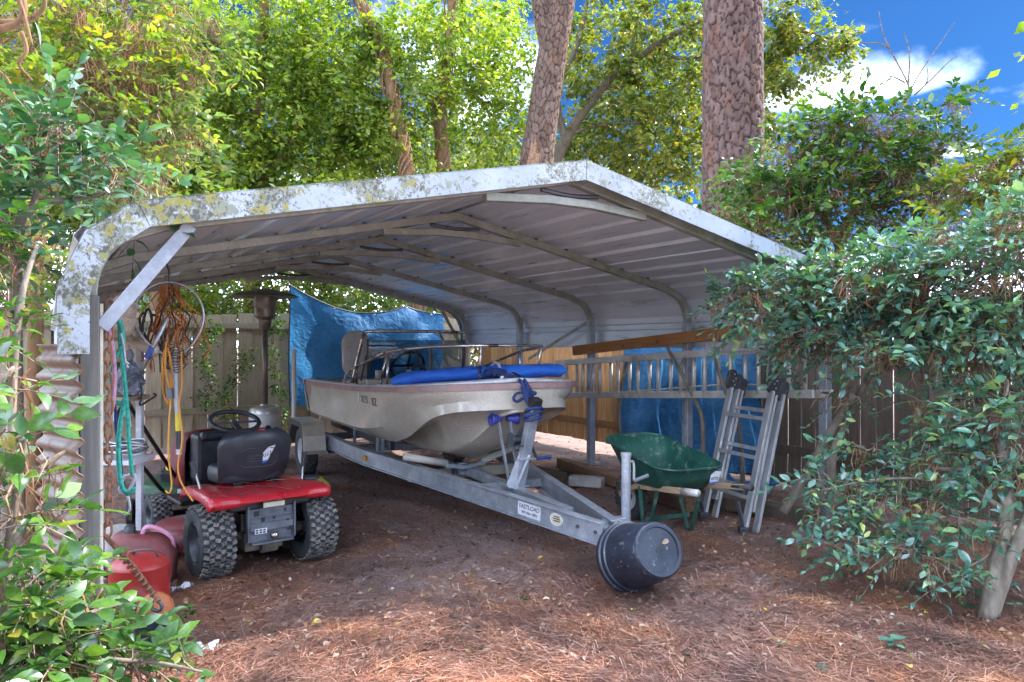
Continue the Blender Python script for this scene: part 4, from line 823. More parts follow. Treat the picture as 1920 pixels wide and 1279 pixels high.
# small tree beyond the fence on the right, with bare twigs above it
tb = Vector((P(1560, 500, 7.4).x, 7.4, 0))
ct = shrub('small_tree', 'dark leaved small tree under the cloud right of the pine', 'tree', tb,
      [sblob(1480, 300, 7.4, 0.35, 0.35, 0.28, 61), sblob(1570, 245, 7.4, 0.36, 0.35, 0.25, 74), sblob(1670, 245, 7.4, 0.4, 0.35, 0.26, 81), sblob(1750, 290, 7.4, 0.32, 0.35, 0.26, 57), sblob(1610, 330, 7.3, 0.45, 0.4, 0.28, 95), sblob(1700, 360, 7.3, 0.40, 0.4, 0.28, 74), sblob(1520, 380, 7.3, 0.40, 0.4, 0.26, 74), sblob(1440, 370, 7.3, 0.35, 0.35, 0.28, 68), sblob(1390, 410, 7.2, 0.32, 0.35, 0.2, 54), sblob(1600, 420, 7.2, 0.4, 0.3, 0.16, 40), sblob(1470, 440, 7.2, 0.4, 0.3, 0.2, 54), sblob(1780, 200, 7.4, 0.14, 0.2, 0.08, 13), sblob(1520, 240, 7.4, 0.2, 0.2, 0.06, 13), sblob(1790, 420, 7.0, 0.35, 0.3, 0.2, 44), sblob(1370, 330, 7.4, 0.12, 0.2, 0.06, 10)],
      0.10, MT['leaf_privet'], 0,
      [([tb, up(1555, 560, 7.4), up(1575, 470, 7.4), up(1600, 400, 7.4), up(1650, 330, 7.4), up(1690, 260, 7.4)], 0.085, 0.012), ([up(1575, 470, 7.4), up(1545, 410, 7.4), up(1480, 350, 7.4), up(1430, 380, 7.3)], 0.04, 0.01), ([up(1600, 400, 7.4), up(1590, 320, 7.4), up(1570, 260, 7.4)], 0.03, 0.008), ([up(1610, 390, 7.4), up(1690, 380, 7.3), up(1760, 330, 7.4)], 0.03, 0.008), ([up(1560, 510, 7.4), up(1620, 470, 7.3), up(1700, 440, 7.2)], 0.03, 0.008)],
      twig='twig_red', needles_at=0.3, needle_len=0.22, needle_per=16)
mb = MB()
for pts in ([(1700, 195), (1703, 160), (1670, 95), (1655, 60), (1648, 20)], [(1700, 185), (1720, 145), (1750, 100), (1790, 42)], [(1703, 160), (1705, 100), (1695, 60)], [(1715, 178), (1745, 150), (1780, 115), (1797, 105)], [(1697, 155), (1670, 143), (1645, 148)], [(1668, 90), (1640, 80), (1590, 85)], [(1735, 160), (1740, 145), (1738, 125)]):
    ln = smooth_path([P(x, y, 7.4) for x, y in pts], 4); mb.tube(ln, [0.011 * (1 - 0.75 * i / (len(ln) - 1)) for i in range(len(ln))], 4)
wchild('bare_twigs', mb, MT['twig'], ct, kind='stuff')
shrub('bush', 'sunlit yellow green bush at the right edge above the big bush', 'bush', Vector((P(1860, 400, 6.3).x, 6.3, 0)),
      [sblob(1860, 330, 6.3, 0.36, 0.3, 0.15, 60), sblob(1910, 300, 6.3, 0.3, 0.3, 0.2, 40), sblob(1800, 365, 6.3, 0.2, 0.3, 0.1, 24), sblob(1890, 400, 6.2, 0.3, 0.3, 0.15, 34), sblob(1780, 440, 6.0, 0.3, 0.3, 0.15, 26)], 0.085, MT['leaf_sun'], 0,
      [([(P(1860, 400, 6.3).x, 6.3, 0), up(1865, 480, 6.3), up(1870, 350, 6.3)], 0.04, 0.01)], twig='twig_red', needles_at=0.15)
# left: sunlit tree hung with straw, over the carport's left eave
lb = Vector((P(60, 648, 5.0).x, 5.0, 0))
shrub('small_tree', 'sunlit straw draped small tree at the upper left', 'tree', lb,
      [sblob(60, 60, 4.9, 0.55, 0.4, 0.35, 80), sblob(190, 70, 5.1, 0.5, 0.4, 0.35, 80), sblob(120, 170, 4.8, 0.55, 0.4, 0.3, 84), sblob(260, 160, 5.2, 0.42, 0.35, 0.3, 66), sblob(330, 60, 5.4, 0.4, 0.35, 0.35, 56), sblob(300, 245, 5.2, 0.3, 0.3, 0.22, 46), sblob(40, 260, 4.6, 0.4, 0.35, 0.3, 50), sblob(230, 320, 4.9, 0.3, 0.3, 0.2, 36), sblob(370, 150, 5.4, 0.2, 0.2, 0.12, 18), sblob(340, 245, 5.2, 0.1, 0.12, 0.05, 6), sblob(20, 470, 4.0, 0.22, 0.3, 0.35, 46)],
      0.075, MT['leaf_sun'], 0,
      [([lb, up(70, 500, 5.0), up(90, 330, 5.0), up(130, 200, 5.0), up(200, 90, 5.1)], 0.06, 0.012), ([up(90, 330, 5.0), up(200, 280, 5.0), up(290, 250, 5.1)], 0.03, 0.008), ([up(-40, 60, 3.6), up(30, 45, 3.6), up(45, 10, 3.6), up(30, -40, 3.6)], 0.022, 0.012), ([up(25, -30, 3.5), up(45, 30, 3.5), up(60, 85, 3.5)], 0.014, 0.006), ([up(-30, 40, 3.6), up(40, 40, 3.6), up(80, 18, 3.6), up(82, -20, 3.6)], 0.016, 0.01), ([up(40, 60, 3.8), up(50, 95, 3.8), up(35, 120, 3.8), up(60, 150, 3.9)], 0.012, 0.005), ([up(-20, 120, 3.6), up(15, 150, 3.6), up(30, 190, 3.6)], 0.01, 0.004)],
      twig='twig_red', needles_at=0.30, needle_len=0.22, needle_per=20)
db = Vector((P(40, 648, 3.1).x, 3.1, 0))
shrub('shrub', 'dark leaved shrub branch reaching right over the left eave', 'shrub', db,
      [sblob(30, 290, 3.1, 0.16, 0.16, 0.11, 28), sblob(130, 275, 3.2, 0.14, 0.14, 0.10, 24), sblob(190, 335, 3.25, 0.12, 0.12, 0.05, 14), sblob(255, 352, 3.4, 0.08, 0.10, 0.03, 7), sblob(0, 385, 3.0, 0.08, 0.12, 0.08, 14), sblob(-50, 400, 2.8, 0.08, 0.14, 0.14, 14), sblob(-15, 455, 2.9, 0.04, 0.08, 0.06, 6), sblob(80, 235, 3.1, 0.14, 0.12, 0.07, 10)],
      0.085, MT['leaf_dark'], 150, [([db, up(30, 520, 3.05), up(60, 390, 3.1), up(140, 375, 3.2), up(250, 350, 3.4)], 0.03, 0.006), ([up(60, 390, 3.1), up(90, 300, 3.1), up(150, 240, 3.2)], 0.015, 0.005)],
      needles_at=0.2, needle_len=0.16, needle_per=18)
mb0 = Vector((P(60, 648, 2.75).x, 2.6, 0))
shrub('shrub', 'mid height privet shrub with straw left of the corner post', 'shrub', mb0,
      [sblob(-50, 480, 2.7, 0.06, 0.10, 0.08, 13), sblob(-20, 450, 2.8, 0.05, 0.10, 0.05, 8), sblob(-70, 570, 2.5, 0.07, 0.10, 0.08, 12), sblob(-30, 530, 2.65, 0.03, 0.08, 0.04, 5), sblob(-60, 640, 2.4, 0.05, 0.10, 0.07, 6)],
      0.075, MT['leaf_privet'], 60, [([mb0, up(20, 760, 2.6), up(40, 560, 2.65), up(70, 460, 2.75)], 0.025, 0.006)], needles_at=0.25, needle_len=0.24, needle_per=14)
fb = G(60, 1500); fb = Vector((-1.55, 2.2, 0))
shrub('bush', 'sunlit glossy privet bush in the lower left foreground', 'bush', fb,
      [sblob(-10, 730, 1.85, 0.07, 0.10, 0.05, 7), sblob(40, 705, 1.95, 0.04, 0.06, 0.02, 3), sblob(20, 820, 1.9, 0.08, 0.10, 0.05, 9), sblob(-10, 900, 1.85, 0.08, 0.10, 0.08, 10), sblob(70, 880, 2.0, 0.04, 0.06, 0.03, 4), sblob(30, 970, 1.9, 0.08, 0.10, 0.05, 9), sblob(-10, 1030, 1.85, 0.10, 0.10, 0.07, 10),
       sblob(50, 1110, 2.15, 0.13, 0.15, 0.07, 36), sblob(20, 1140, 2.0, 0.12, 0.12, 0.09, 26), sblob(105, 1150, 2.25, 0.09, 0.12, 0.04, 18), sblob(135, 1205, 2.2, 0.12, 0.13, 0.06, 28), sblob(235, 1250, 2.25, 0.08, 0.10, 0.03, 14), sblob(90, 1230, 2.05, 0.12, 0.12, 0.06, 24), sblob(335, 1262, 2.3, 0.06, 0.08, 0.02, 5), sblob(140, 1080, 2.35, 0.03, 0.05, 0.03, 3)],
      0.080, MT['leaf_privet'], 300, [([fb, up(0, 1200, 1.95), up(20, 1000, 1.9), up(50, 800, 1.9)], 0.022, 0.006), ([fb, up(60, 1250, 2.1), up(150, 1160, 2.2), up(240, 1130, 2.3)], 0.018, 0.004), ([fb, up(150, 1270, 2.15), up(260, 1240, 2.25), up(380, 1260, 2.3)], 0.012, 0.004)],
      leaves=(5, 8), needles_at=0.3, needle_len=0.13, needle_per=10, branch=0.3)
# ivy hanging on the back fence
for k, (lab, pts) in enumerate((('ivy trailing down the fence left of the patio heater', [(400, 600), (385, 650), (392, 700), (385, 760)]), ('ivy climbing the fence behind the patio heater post', [(520, 590), (512, 650), (525, 720), (528, 780)]), ('ivy runner slanting over the lower back fence', [(470, 660), (445, 700), (425, 740), (430, 800)]))):
    t = thing('ivy', lab, 'ivy', (P(pts[0][0], 648, 9.8).x, 9.8, 0)); bl = []
    Yf = {0: 9.6, 1: 10.2, 2: 9.9}[k]
    ln = smooth_path([P(x, y, Yf) for x, y in pts], 6); wchild('stem', MB().tube(ln, 0.006, 4), MT['twig_red'], t)
    wnp('ivy_leaves', cluster_cloud([(tuple(p), (0.05, 0.02, 0.05), 2) for p in ln], 0.048, 10, 0.06), MT['leaf_privet'], t, kind='stuff')
# seedlings and weeds on the ground
def weed(label, px, py, h, n_, size, mat, rr=0.04):
    b_ = G(px, py); t = thing('seedling', label, 'plant', b_); mb = MB(); PP, DD, UU, SS = [], [], [], []
    mb.tube([b_, b_ + Vector((0.005, 0, h * 0.6)), b_ + Vector((0.012, 0, h))], 0.0025, 4)
    for i in range(n_):
        a = 6.28 * i / n_ + random.uniform(-0.3, 0.3); q = b_ + Vector((0.01, 0, h * random.uniform(0.55, 1.0))); PP.append(tuple(q)); DD.append((math.cos(a), math.sin(a), 0.15)); UU.append((0.05 * random.uniform(-1, 1), -0.1, 1)); SS.append(size * random.uniform(0.7, 1.1))
    wchild('stem', mb, MT['twig'], t)
    D = np.array(DD); V, F = place(LEAF_NEAR, np.array(PP), D, np.array(UU), np.array(SS))
    wnp('leaves', (V, F), mat, t, True); return t
weed('five leaved seedling on the straw near the lower right corner', 1672, 1225, 0.07, 6, 0.075, MT['leaf_shade'])
weed('small ferny green weed beside the black pot', 350, 1190, 0.14, 16, 0.045, MT['leaf_privet'])
weed('tiny weed on the bare earth left of the bucket', 978, 1135, 0.05, 7, 0.03, MT['leaf_privet'])
weed('tiny two leaved weed under the bush at lower right', 1900, 1150, 0.05, 5, 0.05, MT['leaf_shade'])
weed('low weed nearest the bottom edge right of centre', 1460, 1215, 0.025, 7, 0.03, MT['leaf_shade'])
weed('tiny weed between the ladder feet and the bush', 1455, 1020, 0.03, 6, 0.035, MT['leaf_shade'])
# ------------------------------------------------------------------ boat trailer and boat (local: x to port, y towards the stern, so y = -k)
AL = R(28.0); AX = Vector((-1.454, 8.246, 0))
def TW(k, m, z): return AX + Vector((math.cos(AL) * m + math.sin(AL) * k, math.sin(AL) * m - math.cos(AL) * k, z))
trailer = thing('boat_trailer', 'galvanised boat trailer carrying the small boat, tongue towards the viewer', 'trailer', AX, AL)
def T(m, k, z): return (m, -k, z)
for s in (-1, 1):
    path = [(0.68, -0.9, 0.385), (0.68, 1.0, 0.385), (0.67, 1.3, 0.382), (0.63, 1.6, 0.375), (0.55, 1.95, 0.36), (0.05, 4.35, 0.262)]
    pp_ = [Vector(T(s * m, k, z)) for m, k, z in path]; pp_ = smooth_path(pp_[:5], 4)[:-1] + pp_[4:]
    mb = MB().sqtube(pp_, 0.125, 0.010, (0, 0, 1))
    for dz in (-0.066, 0.066): mb.sqtube([p + Vector((0, 0, dz)) for p in pp_], 0.009, 0.062, (0, 0, 1))
    rail = mk('frame_rail', mb, MT['galv'], trailer, bevel=0.002)
    if s == -1:
        mk('marker_light', MB().box(T(-0.665, 1.5, 0.375), (0.02, 0.045, 0.05)), MT['amber'], rail, bevel=0.004)
        tv = Vector((0.50, -2.40, -0.098)).normalized(); nv = tv.cross(Vector((0, 0, 1))).normalized(); uz = nv.cross(tv)
        def web(k, off=0.0085): f = (k - 1.95) / 2.4; return Vector(T(-(0.55 - 0.5 * f), k, 0.36 - 0.098 * f)) + nv * off
        def webM(k, off): M = Matrix((tv, uz, nv)).transposed().to_4x4(); M.translation = web(k, off); return M
        dec = mk('maker_plate', MB().prism([(-0.115, -0.046), (0.115, -0.046), (0.115, 0.046), (-0.115, 0.046)], webM(3.70, 0.006), 0.003), MT['paper_white'], rail, label='pale name plate lettered in black')
        o = link('lettering', text_mesh('FASTLOAD', 0.042, webM(3.70, 0.0100) @ Matrix.Translation((0.005, 0.016, 0))), MT['ink'], rail)
        o = link('lettering', text_mesh('919-454-1893', 0.028, webM(3.70, 0.0100) @ Matrix.Translation((0.005, -0.022, 0))), MT['ink'], rail)
        el = [(0.058 * math.cos(a), 0.040 * math.sin(a)) for a in np.linspace(0, 6.283, 24, endpoint=False)]
        mk('oval_seal', MB().prism(el, webM(3.965, 0.0065), 0.003), MT['cream'], rail); mk('oval_rim', MB().tube([webM(3.965, 0.0105) @ Vector((x, y, 0)) for x, y in el], 0.0022, 5, close=True), MT['paper_white'], rail)
        sb = MB()
        for j, (yy, ww) in enumerate(((0.017, 0.05), (0.004, 0.07), (-0.010, 0.06))): sb.prism([(-ww / 2, yy - 0.004), (ww / 2, yy - 0.004), (ww / 2, yy + 0.004), (-ww / 2, yy + 0.004)], webM(3.965, 0.0095), 0.001)
        mk('worn_print', sb, MT['ink_faded'], rail, kind='stuff')
        for k in (4.15, 4.30): mk('bolt', MB().tube([web(k, 0.004), web(k, 0.014)], 0.012, 8), MT['dark_steel'], rail)
mk('center_tube', MB().sqtube([T(0, 2.15, 0.335), T(0, 3.9, 0.29)], 0.07, 0.07, (0, 0, 1)), MT['galv'], trailer, bevel=0.004)
mk('tongue_tube', MB().sqtube([T(0, 4.05, 0.262), T(0, 4.72, 0.245)], 0.085, 0.075, (0, 0, 1)), MT['galv'], trailer, bevel=0.005)
for k, h, z, l in ((2.2, 0.085, 0.30, 0.50), (0.45, 0.08, 0.31, 0.66), (-0.75, 0.08, 0.31, 0.66), (2.95, 0.06, 0.31, 0.33)):
    mk('cross_member', MB().beam(T(-l, k, z), T(l, k, z), 0.06, h), MT['cream'] if k == 2.2 else MT['galv'], trailer, bevel=0.004)
mk('axle', MB().tube([T(-0.9, 0, 0.25), T(0.9, 0, 0.25)], 0.03, 10), MT['dark_steel'], trailer)
cb = mk('cross_clamp', MB().box(T(-0.05, 2.2, 0.33), (0.16, 0.09, 0.11)), MT['galv'], trailer, bevel=0.004)
mk('u_bolt', MB().tube([T(-0.12, 2.26, 0.24), T(-0.12, 2.26, 0.40), T(-0.12, 2.13, 0.40), T(-0.12, 2.13, 0.24)], 0.008, 6), MT['dark_steel'], cb)
# bow cradle: two pvc covered arms on a bracket
mk('cradle_arm', MB().tube([T(-0.60, 2.36, 0.50), T(-0.22, 2.36, 0.415)], 0.030, 12), MT['pvc'], trailer, smooth=True)
mk('cradle_arm', MB().tube([T(0.10, 2.36, 0.415), T(0.46, 2.36, 0.52)], 0.030, 12), MT['pvc'], trailer, smooth=True)
mk('cradle_bracket', MB().beam(T(-0.24, 2.36, 0.40), T(-0.06, 2.36, 0.375), 0.06, 0.03).beam(T(-0.06, 2.36, 0.375), T(0.12, 2.36, 0.40), 0.06, 0.03).box(T(-0.06, 2.30, 0.35), (0.06, 0.05, 0.10)), MT['galv'], trailer)
for s in (-1, 1):
    mk('bunk', MB().beam(T(s * 0.42, -0.6, 0.52), T(s * 0.42, 1.55, 0.50), 0.05, 0.12), MT['black_plastic'], trailer, bevel=0.008)
    for k in (0.45, 1.4): mk('bunk_bracket', MB().beam(T(s * 0.46, k, 0.33), T(s * 0.46, k, 0.53), 0.04, 0.02), MT['galv'], trailer)
mk('bunk_bracket', MB().beam(T(-0.62, 1.42, 0.40), T(-0.40, 1.42, 0.42), 0.05, 0.02).beam(T(-0.52, 1.42, 0.40), T(-0.52, 1.42, 0.56), 0.025, 0.02), MT['galv'], trailer)
# winch stand
wp = mk('winch_post', MB().sqtube([T(0.0, 3.18, 0.30), T(0.05, 3.36, 0.97)], 0.075, 0.06, (1, 0, 0)).beam(T(-0.06, 3.2, 0.34), T(0.02, 3.27, 0.60), 0.012, 0.09).box(T(0, 3.15, 0.345), (0.17, 0.14, 0.012)), MT['galv'], trailer, bevel=0.004)
mk('post_cap', MB().sqtube([T(0.048, 3.35, 0.945), T(0.053, 3.37, 1.01)], 0.085, 0.07, (1, 0, 0)), MT['black_metal'], wp, bevel=0.006)
mk('strap_bracket', MB().tube([T(-0.05, 3.24, 0.56), T(-0.055, 3.28, 0.56), T(0.09, 3.30, 0.56), T(0.09, 3.24, 0.56)], 0.007, 6), MT['galv'], wp)
rb = mk('roller_arm', MB().beam(T(-0.12, 3.1, 0.84), T(-0.045, 3.14, 0.36), 0.008, 0.035, (0, 1, 0)).beam(T(-0.02, 3.1, 0.84), T(0.01, 3.14, 0.50), 0.008, 0.035, (0, 1, 0)), MT['galv'], trailer)
for s, mm in ((-1, -0.125), (1, -0.015)):
    mk('bow_roller', MB().lathe([(0.018, -0.045), (0.024, -0.03), (0.034, 0.0), (0.046, 0.03), (0.052, 0.045), (0.044, 0.047), (0.03, 0.035), (0.014, 0.03)], 18, axis_M(T(mm + s * 0.012, 3.1, 0.845), (s, 0, 0))), MT['blue_roller'], rb, smooth=True)
w = mk('winch', MB().lathe([(0.0, -0.05), (0.055, -0.05), (0.055, -0.04), (0.03, -0.035), (0.03, 0.035), (0.055, 0.04), (0.055, 0.05), (0.0, 0.05)], 18, axis_M(T(-0.03, 3.22, 0.70), (1, 0, 0))).box(T(-0.03, 3.25, 0.66), (0.11, 0.10, 0.012)).lathe([(0, 0.052), (0.07, 0.052), (0.07, 0.06), (0, 0.06)], 20, axis_M(T(-0.03, 3.22, 0.69), (1, 0, 0))), MT['dark_steel'], trailer)
mk('winch_crank', MB().beam(T(0.08, 3.22, 0.69), T(0.10, 3.3, 0.56), 0.01, 0.022), MT['dark_steel'], w); mk('crank_grip', MB().tube([T(0.10, 3.3, 0.56), T(0.22, 3.3, 0.565)], 0.014, 8), MT['blue_rope'], w)
# fenders and wheels
def ring_poly(r, n): return [(r * math.cos(a), r * math.sin(a)) for a in np.linspace(0, 2 * math.pi, n, endpoint=False)]
def tyre_mesh(r, w_, lug_rows=4, cols=26, lug_h=0.012, ri=0.5, zig=True):
    hw = w_ / 2; prof = [(r * ri, -hw * 0.72), (r * ri * 1.12, -hw * 0.9), (r * 0.78, -hw), (r * 0.92, -hw * 0.93), (r * 0.985, -hw * 0.7), (r, -hw * 0.3), (r, hw * 0.3), (r * 0.985, hw * 0.7), (r * 0.92, hw * 0.93), (r * 0.78, hw), (r * ri * 1.12, hw * 0.9), (r * ri, hw * 0.72)]
    base = MB().lathe(prof, 48); mb = MB()
    for c in range(cols):
        for j in range(lug_rows):
            a = 2 * math.pi * (c + 0.5 * (j % 2)) / cols; z = (-0.5 + (j + 0.5) / lug_rows) * w_ * 0.92; rr = r * (1 - 0.055 * (abs(z) / hw) ** 3) + lug_h * 0.4
            tl = 0.22 * (1 if j % 2 else -1) if zig else 0
            M = Matrix.Rotation(a, 3, 'Z') @ Matrix.Rotation(tl, 3, 'X') @ Matrix.Rotation(-0.25 * z / hw, 3, 'Y')
            cpos = Matrix.Rotation(a, 3, 'Z') @ Vector((rr, 0, z)); mb.box(cpos, (lug_h, 2 * math.pi * r / cols * 0.50, w_ * 0.92 / lug_rows * 0.94), M)
    return base, mb
def wheel(parent, pos, r, w_, rim_mat, tyre_mat, axis=(1, 0, 0), lugs=(4, 26), lug_h=0.012, ri=0.5, out_side=-1):
    M = axis_M(pos, axis, (0, 1, 0)); wh = mk('wheel', MB().lathe([(0.0, -w_ * 0.3), (0.03, -w_ * 0.3), (0.03, w_ * 0.3), (0.0, w_ * 0.3)], 12, M), MT['dark_steel'], parent)
    base, mb = tyre_mesh(r, w_, *lugs, lug_h=lug_h, ri=ri)
    for q in (base, mb): q.v = [tuple(M @ Vector(p)) for p in q.v]
    mk('tyre', base, tyre_mat, wh, sharp=35); mk('tread', mb, MT['lug'] if tyre_mat is MT['tread'] else tyre_mat, wh, kind='stuff')
    R_ = r * ri; s = out_side
    mk('rim', MB().lathe([(R_ * 1.02, s * w_ * 0.40), (R_ * 0.98, s * w_ * 0.43), (R_ * 0.9, s * w_ * 0.36), (R_ * 0.82, s * w_ * 0.10), (R_ * 0.45, s * w_ * 0.05), (R_ * 0.35, s * w_ * 0.16), (R_ * 0.0 + 0.001, s * w_ * 0.18)], 28, M), rim_mat, wh, sharp=40)
    return wh
for s in (-1, 1):
    wheel(trailer, T(s * 0.86, 0, 0.265), 0.265, 0.15, MT['white_paint'], MT['rubber'], lugs=(3, 40), lug_h=0.004, out_side=s)
    prof = [(-0.40, 0.30), (-0.36, 0.52), (-0.28, 0.60), (0.24, 0.60), (0.32, 0.57), (0.37, 0.46), (0.40, 0.31), (0.50, 0.295)]
    fd = mk('fender', MB().sqtube([T(s * 0.86, k, z) for k, z in prof], 0.23, 0.006, (1, 0, 0)), MT['plate'], trailer, bevel=0.003)
    mk('fender_skirt', MB().prism([(-k, z) for k, z in [(-0.40, 0.30), (-0.36, 0.52), (-0.28, 0.60), (0.24, 0.60), (0.32, 0.57), (0.37, 0.46), (0.40, 0.31), (0.34, 0.31), (0.30, 0.44), (0.20, 0.54), (-0.2, 0.54), (-0.3, 0.44), (-0.34, 0.30)]], Matrix(((0, 0, 1, s * 0.972 - 0.003), (1, 0, 0, 0), (0, 1, 0, 0), (0, 0, 0, 1))), 0.006), MT['black_metal'], fd)
    mk('guide_post', MB().tube([T(s * 0.85, -0.70, 0.36), T(s * 0.85, -0.70, 1.35)], 0.026, 12).beam(T(s * 0.60, -0.75, 0.36), T(s * 0.86, -0.70, 0.36), 0.04, 0.04), MT['pvc'], trailer)
jk = mk('tongue_jack', MB().tube([T(0.20, 4.25, 0.10), T(0.20, 4.25, 0.70)], 0.030, 16).tube([T(0.20, 4.25, 0.695), T(0.20, 4.25, 0.72)], 0.034, 16).tube([T(0.20, 4.25, 0.60), T(0.20, 4.25, 0.605)], 0.0325, 16).box(T(0.11, 4.25, 0.27), (0.14, 0.07, 0.10)), MT['galv'], trailer, bevel=0.003)
mk('jack_crank', MB().tube(smooth_path([T(0.22, 4.25, 0.655), T(0.275, 4.22, 0.655), T(0.285, 4.22, 0.62), T(0.285, 4.22, 0.535)], 3), 0.008, 8), MT['alu'], jk); mk('jack_grip', MB().tube([T(0.285, 4.22, 0.53), T(0.37, 4.26, 0.565)], 0.013, 10), MT['grey_plate'], jk)
mk('safety_wire', MB().tube(smooth_path([T(0.05, 4.32, 0.31), T(0.02, 4.42, 0.33), T(-0.04, 4.52, 0.31), T(-0.06, 4.55, 0.22), T(-0.03, 4.5, 0.16)], 5), 0.0035, 5).tube(smooth_path([T(0.12, 4.3, 0.31), T(0.05, 4.4, 0.335), T(0.0, 4.48, 0.32)], 5), 0.004, 5), MT['cream'], trailer)

boat = thing('boat', 'small cream fibreglass runabout with blunt bow and bow rail on the trailer', 'boat', AX, AL)
KS = np.array([-0.6, 0.0, 0.8, 1.5, 2.0, 2.42, 2.74, 2.95, 3.11, 3.22])
TAB = {'zg': [1.00, 1.00, 1.015, 1.03, 1.05, 1.068, 1.085, 1.10, 1.115, 1.12], 'zc': [.655, .65, .645, .65, .70, .80, .89, .95, .99, 1.0], 'zs': [.61, .60, .585, .565, .57, .665, .79, .875, .915, .93], 'fs': [.87, .86, .82, .77, .73, .74, .80, .86, .9, .9],
       'zt': [.60, .59, .585, .60, .655, .735, .83, .895, .92, .93], 'ft': [.6, .6, .57, .54, .52, .54, .6, .66, .7, .7], 'zr': [.53, .51, .50, .50, .50, .53, .62, .77, .90, .93], 'fr': [.38, .38, .38, .38, .37, .35, .32, .25, .2, .2], 'zk': [.46, .45, .43, .42, .42, .44, .56, .76, .89, .93]}
def beam_at(k):
    t = max(0.0, (k - 2.0) / 1.22); return 0.76 * max(0.0, 1 - t ** 3.9) ** (1 / 3.0)
def smooth_interp(k, ks, vals):
    return float(np.interp(k, ks, vals) * 0.5 + (np.interp(k - 0.12, ks, vals) + np.interp(k + 0.12, ks, vals)) * 0.25)
def half_section(k):
    g = {a: smooth_interp(k, KS, TAB[a]) for a in TAB}; B = beam_at(k); z = [g['zg'], g['zg'] - 0.05]; pts = [(B, g['zg']), (B - 0.004, g['zg'] - 0.045)]
    fl = 0.05 + 0.10 * max(0, (k - 1.8) / 1.35)                      # flare: the sides lean in towards the chine
    Bc = B * (1 - fl); zc = g['zc']
    for t in (0.35, 0.7): pts.append((B - 0.004 + (Bc - B) * t ** 1.6, g['zg'] - 0.045 + (zc - g['zg'] + 0.045) * t))
    pts += [(Bc, zc), (B * (g['fs'] + (1 - fl)) / 2, (zc * 0.45 + g['zs'] * 0.55)), (B * g['fs'], g['zs']), (B * (g['fs'] + g['ft']) / 2, (g['zs'] + g['zt']) / 2 + 0.012), (B * g['ft'], g['zt']), (B * (g['ft'] + g['fr']) / 2, (g['zt'] * 0.45 + g['zr'] * 0.55)), (B * g['fr'], g['zr']), (B * g['fr'] * 0.9, g['zr'] - 0.02), (B * g['fr'] * 0.45, (g['zr'] * 0.45 + g['zk'] * 0.55)), (0, g['zk'])]
    return pts
ks = list(np.linspace(-0.6, 2.0, 24)) + list(np.linspace(2.08, 2.96, 18)) + [3.01, 3.06, 3.10, 3.14, 3.165, 3.185, 3.20, 3.21, 3.216, 3.219, 3.22]
rows = []
for k in ks:
    h = half_section(k); rows.append([(-x, -k, z) for x, z in h] + [(x, -k, z) for x, z in reversed(h[:-1])])
mb = MB().grid(rows); mb.add(rows[0], [tuple(range(len(rows[0])))])
hull = mk('hull', mb, MT['gelcoat'], boat, sharp=32)
def edge(k, s, inn=0.0, dz=0.0): return Vector((s * max(0.0, beam_at(k) - inn), -k, smooth_interp(k, KS, TAB['zg']) + dz))
full = [edge(k, -1) for k in ks] + [edge(k, 1) for k in reversed(ks[:-1])]
mk('rub_rail', MB().sqtube([p + Vector((0, 0, -0.022)) for p in full], 0.042, 0.034, (0, 0, 1)), MT['rub_red'], boat, sharp=50)
kd = [k for k in ks if k > 1.85]
rows = []
for k in kd:
    B = beam_at(k); z = smooth_interp(k, KS, TAB['zg']); rows.append([(B * t * 1.012, -k, z + 0.004 + 0.03 * (1 - t * t)) for t in np.linspace(-1, 1, 11)])
mk('foredeck', MB().grid(rows), MT['deck'], boat, smooth=True, solid=0.006)
for s in (-1, 1):
    rows = [[edge(k, s, -0.008, 0.004), edge(k, s, 0.05, 0.012), edge(k, s, 0.12, 0.010), edge(k, s, 0.135, -0.02), edge(k, s, 0.14, -0.34)] for k in ks if k < 1.95]
    mk('side_deck', MB().grid(rows), MT['deck'], boat, sharp=50, solid=0.006)
mk('cockpit_floor', MB().box((0, -0.65, 0.675), (1.25, 2.5, 0.012)).box((0, 0.585, 0.94), (1.44, 0.03, 0.13)).box((0, -1.9, 0.87), (1.24, 0.02, 0.38)), MT['cream'], boat)
con = mk('console', MB().box((0, -0.90, 0.87), (1.02, 0.26, 0.38)).box((0, -1.05, 1.055), (1.04, 0.14, 0.03)), MT['cream'], boat, bevel=0.02)
ws = mk('windscreen', MB().box((0.02, -1.02, 1.25), (1.02, 0.006, 0.40)), MT['glass'], boat)
fr_pts = [(-0.60, -0.86, 1.02), (-0.545, -0.98, 1.42), (-0.52, -1.0, 1.50), (-0.44, -1.01, 1.535), (0.44, -1.01, 1.535), (0.55, -1.0, 1.50), (0.565, -0.98, 1.42), (0.60, -0.86, 1.02)]
mk('windscreen_frame', MB().tube(smooth_path(fr_pts, 4), 0.016, 10), MT['steel'], ws, smooth=True)
mk('windscreen_frame', MB().tube([(-0.50, -1.02, 1.05), (-0.49, -1.02, 1.46)], 0.011, 8).tube([(0.53, -1.02, 1.05), (0.53, -1.02, 1.46)], 0.011, 8).tube([(-0.53, -0.92, 1.05), (-0.50, -1.0, 1.30)], 0.008, 6), MT['black_metal'], ws)
mk('strut', MB().tube(smooth_path([(0.13, -1.02, 1.54), (0.20, -1.12, 1.53), (0.22, -1.20, 1.46), (0.22, -1.22, 1.38)], 4), 0.014, 8), MT['steel'], ws, smooth=True)
